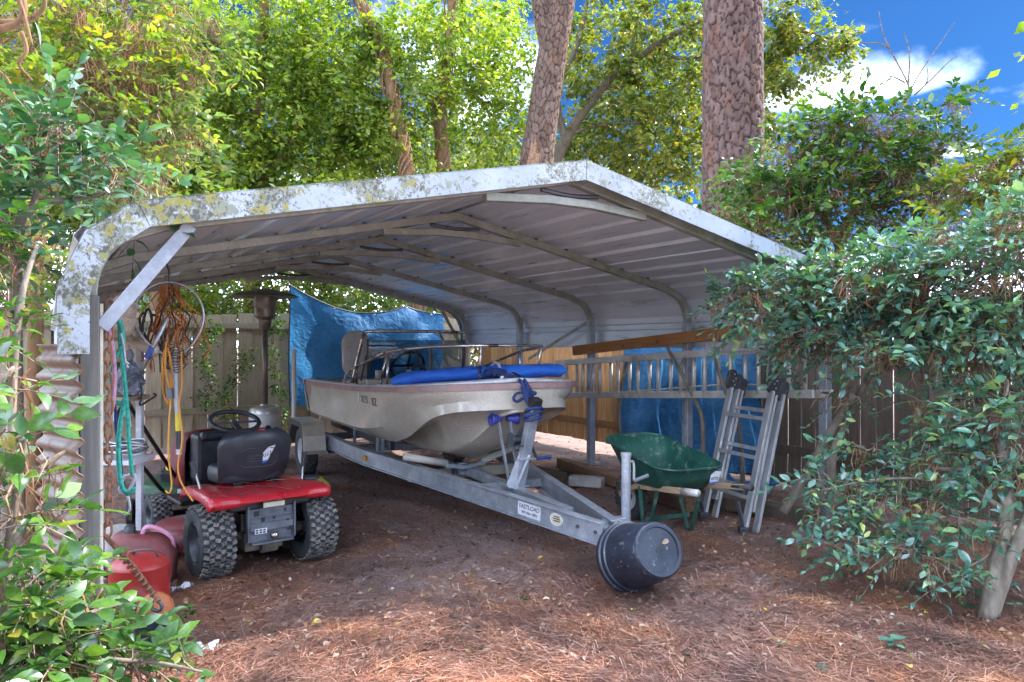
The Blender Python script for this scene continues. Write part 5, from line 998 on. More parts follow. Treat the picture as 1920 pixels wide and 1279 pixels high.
# bow rail: stainless tube round the foredeck on stanchions
br = [(-0.70, 0.95, 1.03), (-0.70, 1.02, 1.12), (-0.685, 1.15, 1.17), (-0.66, 1.75, 1.285), (-0.63, 2.1, 1.345), (-0.56, 2.5, 1.375), (-0.42, 2.82, 1.39), (-0.15, 2.99, 1.395), (0.15, 2.99, 1.395), (0.42, 2.82, 1.39), (0.56, 2.5, 1.375), (0.63, 2.1, 1.345), (0.66, 1.75, 1.285), (0.685, 1.15, 1.17), (0.70, 1.02, 1.12), (0.70, 0.95, 1.03)]
rl = mk('bow_rail', MB().tube(smooth_path([T(m, k, z) for m, k, z in br], 5), 0.0135, 10), MT['steel'], boat, smooth=True)
for m, k, zt, m2, k2 in ((-0.69, 1.35, 1.205, -0.71, 1.35), (-0.635, 2.05, 1.335, -0.68, 2.0), (-0.63, 2.07, 1.34, -0.66, 2.12), (-0.20, 2.97, 1.393, -0.16, 2.86), (0.44, 2.79, 1.388, 0.44, 2.66), (0.635, 2.05, 1.335, 0.68, 2.0), (0.69, 1.35, 1.205, 0.71, 1.35)):
    mk('stanchion', MB().tube([T(m, k, zt), T(m2, k2, smooth_interp(k2, KS, TAB['zg']) + 0.01)], 0.011, 8).tube([T(m2, k2, smooth_interp(k2, KS, TAB['zg']) + 0.006), T(m2, k2, smooth_interp(k2, KS, TAB['zg']) + 0.022)], 0.026, 10), MT['steel'], rl, smooth=True)
wheel_c = Vector(T(0.02, 0.74, 1.185)); wax = Vector((0, 0.75, 0.55)).normalized(); Mw = axis_M(wheel_c, wax)
sw = mk('steering_wheel', MB().tube([Mw @ Vector((0.175 * math.cos(a), 0.175 * math.sin(a), 0)) for a in np.linspace(0, 6.283, 28, endpoint=False)], 0.014, 8, close=True), MT['black_plastic'], boat, smooth=True)
mk('spokes', MB().tube([Mw @ Vector((-0.17, 0, 0)), Mw @ Vector((0.17, 0, 0))], 0.012, 6).tube([Mw @ Vector((0, -0.17, 0)), Mw @ Vector((0, 0, 0)), Mw @ Vector((0, 0, -0.12))], 0.014, 6), MT['black_plastic'], sw)
def slab(w_, h_, d_, M, r=0.4, n=10, bulge=0.0):
    """rounded rectangle slab in local xy, d thick with softened edges"""
    poly = []
    rr = min(w_, h_) * r
    for cx_, cy_, a0 in ((w_ / 2 - rr, h_ / 2 - rr, 0), (-w_ / 2 + rr, h_ / 2 - rr, 90), (-w_ / 2 + rr, -h_ / 2 + rr, 180), (w_ / 2 - rr, -h_ / 2 + rr, 270)):
        for j in range(n): a = R(a0 + 90 * j / (n - 1)); poly.append((cx_ + rr * math.cos(a), cy_ + rr * math.sin(a)))
    rows = []
    for s_, zz_ in ((0.0, -d_ / 2 - bulge), (0.6, -d_ / 2 - bulge * 0.7), (0.90, -d_ / 2), (0.975, -d_ * 0.36), (1, 0), (0.975, d_ * 0.36), (0.90, d_ / 2), (0.6, d_ / 2 + bulge * 0.7), (0.0, d_ / 2 + bulge)):
        rows.append([tuple(M @ Vector((x * s_, y * s_, zz_))) for x, y in poly])
    return MB().grid(rows, True)
seat = mk('seat', slab(0.42, 0.42, 0.10, axis_M(T(-0.33, 0.35, 0.98), (0, 0, 1)), 0.2), MT['cream'], boat, smooth=True)
mk('seat_back', slab(0.32, 0.52, 0.07, axis_M(T(-0.34, 0.10, 1.30), (0, -1, 0.12), (1, 0, 0)), 0.45, bulge=0.02), MT['tank'], seat, smooth=True)
mk('seat_pedestal', MB().tube([T(-0.33, 0.35, 0.68), T(-0.33, 0.35, 0.95)], 0.05, 10), MT['dark_steel'], seat)
for m, k in ((-0.42, 1.30), (-0.1, 1.28)):
    bz = 1.04; cup = mk('cup', MB().lathe([(0.022, 0), (0.028, 0.0), (0.032, 0.085), (0.029, 0.085), (0.025, 0.01), (0, 0.01)], 14, Matrix.Translation(T(m, 1.13, 1.07))), MT['white_paint'], con, smooth=True)
mk('deck_hatch', MB().box(T(-0.3, 1.7, 1.03), (0.7, 0.28, 0.03)).box(T(-0.3, 1.55, 1.06), (0.72, 0.05, 0.05)), MT['cream'], boat, bevel=0.006)
mk('cleat', MB().tube([T(-0.02, 2.98, 1.13), T(-0.02, 2.98, 1.165)], 0.02, 8).tube([T(-0.10, 2.98, 1.172), T(0.06, 2.98, 1.172)], 0.014, 8), MT['steel'], boat)
mk('bow_light', MB().lathe([(0.0, 0.0), (0.035, 0.0), (0.035, 0.02), (0.024, 0.045), (0.0, 0.055)], 14, Matrix.Translation(T(0.04, 3.03, 1.128))), MT['steel'], boat, smooth=True)
mk('stern_cleat', MB().tube([T(-0.69, -0.3, 1.03), T(-0.69, -0.18, 1.03)], 0.011, 8).tube([T(-0.69, -0.24, 1.0), T(-0.69, -0.24, 1.03)], 0.011, 8), MT['dark_steel'], boat)
mk('drain_screw', MB().tube([T(-0.55, 2.62, 0.975), T(-0.585, 2.64, 0.975)], 0.008, 8), MT['dark_steel'], boat)
mk('transom_strap', MB().sqtube([edge(-0.45, -1, 0.5, 0.02), edge(-0.45, -1, 0.1, 0.018), edge(-0.45, -1, -0.022, 0.004), edge(-0.45, -1, -0.02, -0.05), Vector((-0.73, 0.45, 0.66)), Vector((-0.70, 0.5, 0.42))], 0.03, 0.003, (0, 1, 0)), MT['black_metal'], boat)
def sideM(k, z): M = Matrix(((0, 0, -1), (-1, 0, 0), (0, 1, 0))).to_4x4(); M.translation = Vector((-beam_at(k) - 0.001, -k, z)); return M
def on_hull(me, k0):
    """wrap side lettering onto the hull's flank"""
    for v in me.vertices:
        k = -v.co.y; h = half_section(k); zs_ = [p[1] for p in h[1:6]][::-1]; bs = [p[0] for p in h[1:6]][::-1]; v.co.x = -float(np.interp(v.co.z, zs_, bs)) - 0.003 - (0.001 if v.co.x < -beam_at(k0) - 0.001 else 0)
    return me
o = link('registration_lettering', on_hull(text_mesh('SC15', 0.090, sideM(1.80, 0.925)), 1.84), MT['ink_faded'], boat, label='worn registration letters on the bow flank')
o = link('registration_lettering', on_hull(text_mesh('ISZ', 0.095, sideM(2.06, 0.92)), 2.06), MT['ink'], boat)
st = MB().prism([(-0.02, -0.045), (0.015, -0.045), (0.02, 0.045), (-0.015, 0.045)], sideM(1.62, 0.93), 0.001); me = bpy.data.meshes.new('sticker'); me.from_pydata(st.v, [], st.f); link('sticker', on_hull(me, 1.62), MT['paper_white'], boat)
o = link('stern_lettering', on_hull(text_mesh('WHALER', 0.06, sideM(-0.36, 0.90)), -0.36), MT['rub_red'], boat) if False else None
for z, h_ in ((0.90, 0.06), (0.845, 0.012)):
    st = MB().prism([(-0.10, -h_ / 2), (0.10, -h_ / 2), (0.10, h_ / 2), (-0.10, h_ / 2)], sideM(-0.38, z), 0.001); me = bpy.data.meshes.new('stern_decal'); me.from_pydata(st.v, [], st.f); link('stern_decal', on_hull(me, -0.38), MT['rub_red'], boat)

# rolled cover lying across the foredeck, tied down, and the mooring line on the winch post
def rolled(path, r, n=16, seed=1, wx=1.15, amp=1.0, taper=0.45):
    rs = random.Random(seed); mb = MB(); pts = smooth_path(path, 8); rows = []
    for i, p in enumerate(pts):
        t = (pts[min(i + 1, len(pts) - 1)] - pts[max(i - 1, 0)]).normalized(); x = t.cross(Vector((0, 0, 1))).normalized(); z = x.cross(t); ph = i * 0.55
        e = min(1.0, 1 - taper + taper * min(i, len(pts) - 1 - i) / 3.0)
        row = []
        for k in range(n):
            a = 6.283 * k / n; rr = r * e * (1 + amp * (0.10 * math.sin(3 * a + ph) + 0.06 * math.sin(5 * a - ph * 1.7) + rs.uniform(-0.02, 0.02))); row.append(p + x * (rr * wx * math.cos(a)) + z * (rr * 0.92 * math.sin(a)))
        rows.append(row)
    mb.grid(rows, True); mb.add(rows[0], [tuple(range(n))]); mb.add(rows[-1], [tuple(range(n - 1, -1, -1))]); return mb
cov = thing('rolled_cover', 'bright blue cloth cover rolled up across the boat foredeck', 'boat cover', TW(2.7, 0, 1.10), AL)
def L(m, k, z): return (m, -(k - 2.7), z - 1.10)
mk('cloth_roll', rolled([L(-0.66, 2.36, 1.105), L(-0.54, 2.48, 1.14), L(-0.28, 2.62, 1.165), L(0, 2.70, 1.18), L(0.3, 2.72, 1.185), L(0.58, 2.66, 1.185), L(0.70, 2.62, 1.18)], 0.060, 20, 1, 1.9, 0.45, 0.2), MT['blue_cloth'], cov, smooth=True)
for m, k in ((-0.52, 2.5), (0.56, 2.64)):
    if m < 0: mk('tie_strap', MB().tube([L(m + 0.09 * math.cos(a) * 0.3, k + 0.09 * math.cos(a), 1.165 + 0.082 * math.sin(a)) for a in np.linspace(0, 6.28, 16, endpoint=False)], 0.010, 5, close=True).tube([L(m, k, 1.24), L(m + 0.02, k - 0.1, 1.37)], 0.008, 5), MT['black_metal'], cov)
mk('tape_band', MB().tube([L(0.06 + 0.0 * a, 2.70 + 0.083 * math.cos(a), 1.19 + 0.068 * math.sin(a)) for a in np.linspace(0, 6.28, 16, endpoint=False)], 0.012, 5, close=True), MT['paper_white'], cov)
rope = thing('mooring_line', 'dark blue rope tied from the bow cleat round the winch post', 'rope', TW(3.3, 0.05, 0.9), AL)
def L2(m, k, z): return Vector((m - 0.05, -(k - 3.3), z - 0.9))
mk('strand', MB().tube(smooth_path([L2(-0.10, 2.96, 1.19), L2(-0.02, 3.12, 1.165), L2(0.0, 3.25, 1.125), L2(0.02, 3.275, 1.05), L2(0.045, 3.31, 0.96)], 5), 0.0135, 8), MT['blue_rope'], rope, smooth=True)
mk('strand', MB().tube(smooth_path([L2(0.06, 3.0, 1.18), L2(0.05, 3.14, 1.16), L2(0.035, 3.255, 1.12), L2(0.05, 3.28, 1.04), L2(0.06, 3.33, 0.94)], 5), 0.0135, 8), MT['blue_rope'], rope, smooth=True)
hx = []
for j in range(60):
    t = j / 59; a = t * 6.283 * 6; c_ = L2(0.02 + 0.025 * t, 3.275 + 0.04 * t, 1.085 - 0.11 * t); hx.append(c_ + Vector((0.034 * math.cos(a), 0.02 * math.sin(a), 0.022 * math.sin(a))))
mk('knot', MB().tube(hx, 0.011, 6), MT['blue_rope'], rope, smooth=True)
mk('loop', MB().tube(smooth_path([L2(0.0, 3.28, 1.05), L2(-0.06, 3.285, 1.045), L2(-0.09, 3.29, 1.01), L2(-0.06, 3.29, 0.985), L2(-0.01, 3.29, 1.01)], 5), 0.011, 6).tube([L2(0.06, 3.28, 1.05), L2(0.10, 3.29, 1.04)], 0.014, 6), MT['blue_rope'], rope, smooth=True)
for j in range(3): mk('coil', MB().tube([L2(0.048 + 0.062 * math.cos(a), 3.345 + 0.055 * math.sin(a) - 0.006 * j, 0.925 - 0.026 * j + 0.02 * math.sin(a + j)) for a in np.linspace(0, 6.283, 22, endpoint=False)], 0.012, 7, close=True), MT['blue_rope'], rope, smooth=True)
mk('bundle', rolled([L2(-0.14, 2.90, 1.175), L2(-0.06, 2.92, 1.19), L2(0.02, 2.97, 1.18)], 0.035, 10, 4), MT['blue_rope'], rope, smooth=True)

# upturned black nursery pot hung over the coupler
rim_c, base_c = Vector((0.655, 4.16, 0.185)), Vector((0.79, 3.86, 0.315)); axb = (base_c - rim_c).normalized()
pot = thing('nursery_pot', 'black plastic nursery pot tipped over the trailer coupler', 'bucket', (rim_c.x, rim_c.y, 0))
Mp = axis_M(rim_c, axb)
prof = [(0.190, -0.012), (0.198, 0.0), (0.198, 0.030), (0.188, 0.034), (0.186, 0.055), (0.192, 0.058), (0.190, 0.072), (0.182, 0.076), (0.150, 0.315), (0.147, 0.330), (0.138, 0.338), (0.122, 0.338), (0.118, 0.330), (0.03, 0.327), (0.018, 0.327), (0.016, 0.318)]
wchild('pot_body', MB().lathe(prof, 44, Mp), MT['pot'], pot, sharp=40, solid=0.004)
wchild('drain_hole', MB().lathe([(0.016, 0.3285), (0.0, 0.3285)], 12, Mp), MT['ink'], pot)
V_, F_ = place(near_leaf(0.22, 0.06, 0.1), np.array([tuple(Mp @ Vector((0.02, 0.035, 0.333)))]), np.array([tuple(Mp.to_3x3() @ Vector((0.9, 0.4, 0)))]), np.array([tuple(axb)]), [0.06]); wnp('stuck_leaf', (V_, F_), MT['litter'], pot)

# ------------------------------------------------------------------ riding mower (local: x right, y forward)
MA = R(39.3); mow = thing('riding_mower', 'red riding mower with black seat parked facing the back fence', 'mower', (-1.58, 4.615, 0), MA)
for s in (-1, 1):
    wheel(mow, (s * 0.325, 0, 0.215), 0.215, 0.205, MT['dark_steel'], MT['tread'], lugs=(6, 30), lug_h=0.012, ri=0.52, out_side=s)
    wheel(mow, (s * 0.34, 1.15, 0.155), 0.155, 0.14, MT['dark_steel'], MT['tread'], lugs=(5, 24), lug_h=0.009, ri=0.5, out_side=s)
# rear fender: one moulded red shell, dropped over each wheel and dished under the seat
rows = []
for y, drop in ((-0.205, None), (-0.21, -0.022), (-0.195, -0.004), (-0.175, 0.004), (-0.06, 0.012), (0.10, 0.014), (0.30, 0.006), (0.42, -0.012), (0.46, -0.05)):
    row = []
    for x in np.linspace(-0.385, 0.385, 35):
        e = abs(x) / 0.385; lift = 0.014 / (1 + math.exp(-(abs(x) - 0.22) / 0.015)); rnd = (1 - max(0, (e - 0.88) / 0.12) ** 2) ** 0.5 if e < 1 else 0.0
        if drop is None: z = 0.450 - 0.018 / (1 + math.exp(-(abs(x) - 0.20) / 0.02)) + 0.02 * (1 - rnd)
        else: z = 0.478 + drop + lift - 0.045 * (1 - rnd)
        row.append((x, y + (0.035 * (1 - rnd) if y < 0 else -0.035 * (1 - rnd)), z))
    rows.append(row)
mk('fender', MB().grid(rows), MT['red_paint'], mow, sharp=50, solid=0.010)
for x in (-0.30, 0.30): mk('fender_seam', MB().box((x, 0.10, 0.5065), (0.006, 0.42, 0.003)), MT['red_dark'], mow)
for x, y in ((-0.345, -0.12), (0.345, -0.12), (-0.345, 0.28), (0.345, 0.28), (-0.18, -0.15), (0.18, -0.15)): mk('fender_bolt', MB().lathe([(0.011, 0), (0.011, 0.005), (0, 0.006)], 8, Matrix.Translation((x, y, 0.500))), MT['dark_steel'], mow)
sm = np.array([(random.uniform(-0.35, 0.35), random.uniform(-0.17, 0.3), 0.515) for _ in range(26)]); qa = [random.uniform(0, 6.28) for _ in range(26)]
mbn = MB()
for (x, y, z), a in zip(sm, qa): mbn.tube([(x, y, z), (x + 0.06 * math.cos(a), y + 0.06 * math.sin(a), z + 0.003), (x + 0.12 * math.cos(a + 0.2), y + 0.12 * math.sin(a + 0.2), z)], 0.0012, 3)
mk('caught_straw', mbn, MT['needle_brown'], mow, kind='stuff')
pl = mk('rear_plate', MB().box((0, -0.13, 0.315), (0.30, 0.02, 0.255)).box((0, -0.145, 0.345), (0.29, 0.014, 0.01)).box((0.0, -0.15, 0.285), (0.27, 0.02, 0.045)).box((0, -0.16, 0.19), (0.26, 0.05, 0.012)).box((-0.145, -0.15, 0.31), (0.012, 0.03, 0.22)).box((0.145, -0.15, 0.31), (0.012, 0.03, 0.22)), MT['grey_plate'], mow, bevel=0.003)
for x, z, r in ((-0.09, 0.365, 0.016), (-0.05, 0.325, 0.012), (0.02, 0.33, 0.008), (0.09, 0.37, 0.008), (0.12, 0.255, 0.012), (0.10, 0.31, 0.006), (-0.02, 0.25, 0.006)):
    mk('slot', MB().box((x, -0.1405 if abs(z - 0.285) > 0.03 else -0.161, z), (r * 2, 0.003, r * 2.2)), MT['ink'], pl)
mk('label_plate', MB().box((-0.07, -0.1615, 0.262), (0.075, 0.003, 0.032)), MT['paper_white'], pl)
sb = MB()
for i in range(3):
    for j in range(2): sb.box((-0.095 + i * 0.023, -0.1635, 0.255 + j * 0.014), (0.015, 0.001, 0.009))
mk('label_print', sb, MT['ink'], pl, kind='stuff')
mk('hitch_ball', MB().lathe([(0.012, 0), (0.012, 0.012), (0.022, 0.02), (0.026, 0.034), (0.02, 0.05), (0.0, 0.055)], 14, Matrix.Translation((0.01, -0.175, 0.196))), MT['steel'], pl, smooth=True)
mk('transaxle', MB().box((-0.02, 0.0, 0.19), (0.24, 0.16, 0.13)).tube([(-0.25, 0, 0.215), (0.25, 0, 0.215)], 0.032, 10).tube([(-0.05, -0.08, 0.15), (0.06, -0.08, 0.15)], 0.045, 10), MT['bark_grey'], mow, bevel=0.01)
mk('tail_reflector', MB().box((0.0, -0.19, 0.425), (0.13, 0.012, 0.03)), MT['cream'], mow)
mk('chassis', MB().box((0, 0.55, 0.31), (0.34, 1.3, 0.12)).box((0, 0.0, 0.42), (0.5, 0.3, 0.05)).box((0, 0.55, 0.375), (0.78, 0.32, 0.03)), MT['black_metal'], mow, bevel=0.01)
mk('axle_beam', MB().beam((-0.36, 1.15, 0.16), (0.36, 1.15, 0.16), 0.05, 0.05), MT['black_metal'], mow)
seat = mk('seat', slab(0.44, 0.40, 0.11, axis_M((0.02, 0.37, 0.55), (0, 0.05, 1)), 0.3, bulge=0.02), MT['seat'], mow, smooth=True)
rows = []
for t in np.linspace(0, 1, 12):       # one-piece bucket back, curved forward at its sides
    z = 0.525 + 0.315 * t; hw = 0.235 * (1 - 0.10 * (1 - t) ** 2) * (1 - max(0, (t - 0.72) / 0.28) ** 2 * 0.42); row = []
    for u in np.linspace(-1, 1, 17): row.append((0.02 + hw * u, 0.155 - 0.05 * t + 0.075 * abs(u) ** 2.6 + 0.02 * max(0, t - 0.9) * 10 + 0.045 * (1 - t) ** 4, z + 0.0))
    rows.append(row)
bk = mk('seat_back', MB().grid(rows), MT['seat'], seat, smooth=True, solid=0.045, bevel=0.012)
def on_back(x, z, off=0.028): t = (z - 0.525) / 0.315; return Vector((0.02 + x, 0.155 - 0.05 * t + 0.045 * (1 - t) ** 4 + 0.075 * abs(x / 0.235) ** 2.6 - off, z))
oval = [on_back(0.125 * math.copysign(abs(math.cos(a)) ** 0.45, math.cos(a)), 0.67 + 0.062 * math.copysign(abs(math.sin(a)) ** 0.6, math.sin(a)), 0.023) for a in np.linspace(0, 6.283, 40, endpoint=False)]
mk('moulded_panel', MB().tube(oval, 0.004, 6, close=True), MT['seat'], seat, smooth=True)
for z in (0.648, 0.665, 0.682): mk('moulded_rib', MB().tube([on_back(x, z, 0.023) for x in np.linspace(-0.075, 0.07, 6)], 0.003, 5), MT['seat'], seat)
pts = [(0.025, 0.635), (0.055, 0.645), (0.105, 0.745), (0.055, 0.735), (0.022, 0.700)]; lo = [on_back(x, z, 0.0245) for x, z in pts]; hi = [on_back(x, z, 0.027) for x, z in pts]; n_ = 5
mk('sticker', MB().add(lo + hi, [tuple(range(5, 10))] + [tuple(range(4, -1, -1))] + [(i, (i + 1) % 5, 5 + (i + 1) % 5, 5 + i) for i in range(5)]), MT['paper_white'], seat, label='white lot number sticker on the seat back')
pts = [(0.025, 0.630), (0.052, 0.640), (0.055, 0.652), (0.024, 0.648)]; lo = [on_back(x, z, 0.0265) for x, z in pts]; hi = [on_back(x, z, 0.0285) for x, z in pts]
mk('sticker_edge', MB().add(lo + hi, [(4, 5, 6, 7), (3, 2, 1, 0)] + [(i, (i + 1) % 4, 4 + (i + 1) % 4, 4 + i) for i in range(4)]), MT['sticker_blue'], seat)
Mst = axis_M(on_back(0.051, 0.688, 0.029), (0, -1, 0.16), (1, 0, 0)); link('sticker_number', text_mesh('077', 0.040, Mst @ Matrix.Rotation(0.15, 4, 'Z')), MT['ink'], seat)
sp = MB()
for x in (-0.10, 0.14): sp.lathe([(0.025, 0), (0.032, 0.008), (0.025, 0.016), (0.032, 0.024), (0.025, 0.032)], 12, Matrix.Translation((x, 0.16, 0.485)))
mk('seat_springs', sp, MT['black_metal'], seat)
# dash, steering wheel, hood
mk('dash', MB().box((0.02, 0.86, 0.60), (0.40, 0.20, 0.34)).box((0.02, 0.80, 0.74), (0.36, 0.16, 0.07), Matrix.Rotation(-0.4, 3, 'X')), MT['black_plastic'], mow, bevel=0.03)
Msw = axis_M((0.06, 0.70, 0.855), (0, -0.35, 0.94)); stw = mk('steering_wheel', MB().tube([Msw @ Vector((0.165 * math.cos(a), 0.165 * math.sin(a), 0)) for a in np.linspace(0, 6.283, 30, endpoint=False)], 0.0165, 9, close=True), MT['black_plastic'], mow, smooth=True)
mk('spokes', MB().beam(Msw @ Vector((-0.16, 0.0, -0.01)), Msw @ Vector((0.16, 0.0, -0.01)), 0.035, 0.014).beam(Msw @ Vector((0, -0.02, -0.015)), Msw @ Vector((0, -0.16, -0.01)), 0.04, 0.014).tube([Msw @ Vector((0, 0, 0)), Msw @ Vector((0, 0, -0.12))], 0.02, 8), MT['black_plastic'], stw)
rows = []
for y, hw, zt in ((0.93, 0.235, 0.78), (1.10, 0.235, 0.765), (1.30, 0.225, 0.735), (1.44, 0.20, 0.69), (1.52, 0.16, 0.60), (1.54, 0.13, 0.48)):
    rows.append([(0.02 + x_ * hw, y, zt - dz_) for x_, dz_ in ((-1, zt - 0.36), (-1.0, 0.18), (-0.96, 0.07), (-0.82, 0.02), (-0.5, 0.0), (0, -0.006), (0.5, 0.0), (0.82, 0.02), (0.96, 0.07), (1.0, 0.18), (1, zt - 0.36))])
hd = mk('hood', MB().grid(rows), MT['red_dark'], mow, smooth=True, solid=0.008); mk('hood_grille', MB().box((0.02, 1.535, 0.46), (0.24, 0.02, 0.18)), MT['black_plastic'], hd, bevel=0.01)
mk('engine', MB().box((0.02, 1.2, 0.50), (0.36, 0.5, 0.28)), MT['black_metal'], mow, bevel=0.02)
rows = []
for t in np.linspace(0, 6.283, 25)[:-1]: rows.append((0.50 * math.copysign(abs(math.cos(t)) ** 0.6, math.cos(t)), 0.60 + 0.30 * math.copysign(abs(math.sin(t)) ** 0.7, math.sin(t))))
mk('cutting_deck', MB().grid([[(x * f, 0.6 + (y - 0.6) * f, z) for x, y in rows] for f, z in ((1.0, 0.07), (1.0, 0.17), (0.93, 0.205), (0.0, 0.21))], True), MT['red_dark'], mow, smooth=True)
mk('discharge_chute', MB().grid([[(0.47, 0.35, 0.20), (0.47, 0.62, 0.21), (0.47, 0.75, 0.17)], [(0.62, 0.34, 0.16), (0.63, 0.62, 0.17), (0.62, 0.77, 0.13)], [(0.74, 0.36, 0.05), (0.75, 0.62, 0.06), (0.73, 0.78, 0.04)]]), MT['grey_plate'], mow, smooth=True, solid=0.008)
lv = mk('lift_lever', MB().tube([(-0.33, 0.12, 0.46), (-0.355, 0.17, 0.60)], 0.008, 8), MT['steel'], mow); mk('lever_grip', MB().tube([(-0.355, 0.17, 0.585), (-0.37, 0.20, 0.67)], [0.013, 0.016], 10), MT['black_plastic'], lv)
lv = mk('throttle_lever', MB().tube([(0.28, 0.05, 0.47), (0.31, 0.10, 0.60)], 0.008, 8), MT['steel'], mow); mk('lever_grip', MB().tube([(0.305, 0.09, 0.585), (0.335, 0.14, 0.67)], [0.013, 0.016], 10), MT['black_plastic'], lv)
mk('red_handle', MB().tube([(0.20, 0.78, 0.775), (0.30, 0.74, 0.775)], [0.012, 0.018], 8), MT['red_paint'], mow, smooth=True)
mk('fender_cup', MB().lathe([(0.05, 0), (0.055, 0.012), (0.045, 0.02), (0.0, 0.014)], 18, Matrix.Translation((0.335, 0.02, 0.51))), MT['black_plastic'], mow, smooth=True)

# ------------------------------------------------------------------ wheelbarrow (local: y towards the handles)
hd_ = Vector((0.42, -0.907, 0)).normalized(); pr_ = Vector((0.907, 0.42, 0)).normalized(); wb0 = Vector((1.40, 4.895, 0)) - hd_ * 1.05
wb = thing('wheelbarrow', 'dark green wheelbarrow with wooden handles between trailer and ladders', 'wheelbarrow', wb0, math.atan2(pr_.y, pr_.x))
# in this frame +x = pr_, +y = -hd_  -> handles at y = -1.05
wheel(wb, (0.0, 0.0, 0.185), 0.185, 0.085, MT['white_paint'], MT['rubber'], lugs=(3, 28), lug_h=0.005, ri=0.55, out_side=-1)
for s in (-1, 1): mk('handle', MB().sqtube([(s * 0.07, 0.05, 0.20), (s * 0.15, -0.30, 0.335), (s * 0.225, -1.05, 0.425)], 0.036, 0.042, (1, 0, 0)), MT['handle_wood'], wb, bevel=0.005); mk('grip', MB().tube([(s * 0.217, -0.93, 0.412), (s * 0.229, -1.10, 0.431)], 0.024, 10), MT['rubber'] if s > 0 else MT['tank'], wb, smooth=True)
def rrect(w_, l_, cy_, z, r=0.12, n=6, dzf=0.0, dxt=0.0):
    out = []
    for cx_, yy, a0 in ((w_ / 2 - r, l_ / 2 - r, 0), (-w_ / 2 + r, l_ / 2 - r, 90), (-w_ / 2 + r, -l_ / 2 + r, 180), (w_ / 2 - r, -l_ / 2 + r, 270)):
        for j in range(n): a = R(a0 + 90 * j / (n - 1)); x = cx_ + r * math.cos(a); y = yy + r * math.sin(a); out.append((x, cy_ + y, z + dzf * max(0.0, y / l_ + 0.5) ** 1.3))
    return out
cyb = -0.43
rows = [rrect(0.56, 0.86, cyb + 0.03, 0.53, 0.16, dzf=0.15), rrect(0.545, 0.845, cyb + 0.03, 0.525, 0.155, dzf=0.15), rrect(0.50, 0.74, cyb, 0.47, 0.14, dzf=0.10), rrect(0.44, 0.58, cyb - 0.02, 0.385, 0.13, dzf=0.02), rrect(0.36, 0.48, cyb - 0.03, 0.362, 0.12), [(x * 0.02, cyb - 0.03 + (y - cyb + 0.03) * 0.02, 0.360) for x, y, z in rrect(0.36, 0.48, cyb - 0.03, 0.36, 0.12)]]
tr = mk('tray', MB().grid(rows, True), MT['green_paint'], wb, smooth=True, solid=0.004)
mk('tray_rim', MB().tube([(x * 1.005, y, z) for x, y, z in rrect(0.565, 0.87, cyb + 0.03, 0.531, 0.16, dzf=0.15)], 0.010, 8, close=True), MT['green_paint'], tr, smooth=True)
Mb_ = axis_M((0.17, -0.797, 0.455), (0.05, -1, -0.25), (1, 0, 0))
mk('sticker', MB().prism([(-0.045, -0.04), (0.030, -0.04), (0.05, 0.04), (-0.005, 0.05), (-0.045, 0.02)], Mb_, 0.003), MT['paper_white'], tr, label='white lot number sticker on the tray'); mk('sticker_edge', MB().prism([(-0.047, -0.044), (0.030, -0.044), (0.032, -0.031), (-0.047, -0.031)], Mb_ @ Matrix.Translation((0, 0, 0.003)), 0.001), MT['sticker_blue'], tr); link('sticker_number', text_mesh('0772', 0.034, Mb_ @ Matrix.Translation((-0.005, -0.008, 0.0045))), MT['ink'], tr)
for s in (-1, 1):
    mk('leg', MB().sqtube([(s * 0.17, -0.36, 0.345), (s * 0.20, -0.45, 0.01), (s * 0.20, -0.50, 0.01), (s * 0.20, -0.62, 0.36)], 0.03, 0.008, (1, 0, 0)), MT['green_paint'], wb)
mk('leg_brace', MB().beam((-0.2, -0.47, 0.12), (0.2, -0.47, 0.12), 0.006, 0.03), MT['green_paint'], wb)

# ------------------------------------------------------------------ ladders, lumber, timbers
lad = thing('extension_ladder', 'aluminium extension ladder hung level on the right carport legs', 'ladder', CP(5.08, -0.15, 0), TH + R(90))
# local x runs along the carport (away), y to the left
def lz(x): return 1.015 - 0.060 * x
LEN = 3.72
for j, yo in enumerate((0.0, 0.075)):
    x0, x1 = (0, LEN) if j == 0 else (0.12, LEN - 0.1)
    for dz in (0.0, 0.385): mk('stile', MB().beam((x0, yo, lz(x0) + dz), (x1, yo, lz(x1) + dz), 0.03, 0.065), MT['alu_warm'], lad, bevel=0.004)
    x = 0.25 + (0.10 if j else 0)
    while x < x1 - 0.1: mk('rung', MB().tube([(x, yo, lz(x) + 0.01), (x + 0.0, yo, lz(x) + 0.375)], 0.019, 8), MT['alu_warm'], lad, smooth=True); x += 0.305
mk('ladder_rope', MB().tube(smooth_path([(3.3, 0.03, lz(3.3) + 0.12), (2.9, 0.05, lz(2.9) + 0.03), (2.0, 0.05, lz(2) + 0.05), (1.0, 0.05, lz(1) + 0.09), (0.4, 0.05, lz(0.4) + 0.06)], 6), 0.006, 5), MT['cream'], lad)
pk = thing('lumber_plank', 'orange brown plank lying above the level ladder', 'plank', CP(5.06, 0.4, 0), TH + R(90)); mk('plank', MB().beam((0.0, 0.03, 1.55), (2.75, 0.03, 1.335), 0.04, 0.11), MT['lumber'], pk, bevel=0.004)
for k in range(5): mk('knot', MB().tube([(0.3 + k * 0.52, 0.049, 1.525 - 0.0782 * (0.3 + k * 0.52) + random.uniform(-0.03, 0.03)), (0.3 + k * 0.52, 0.0515, 1.525 - 0.0782 * (0.3 + k * 0.52))], 0.012, 8), MT['timber'], pk)
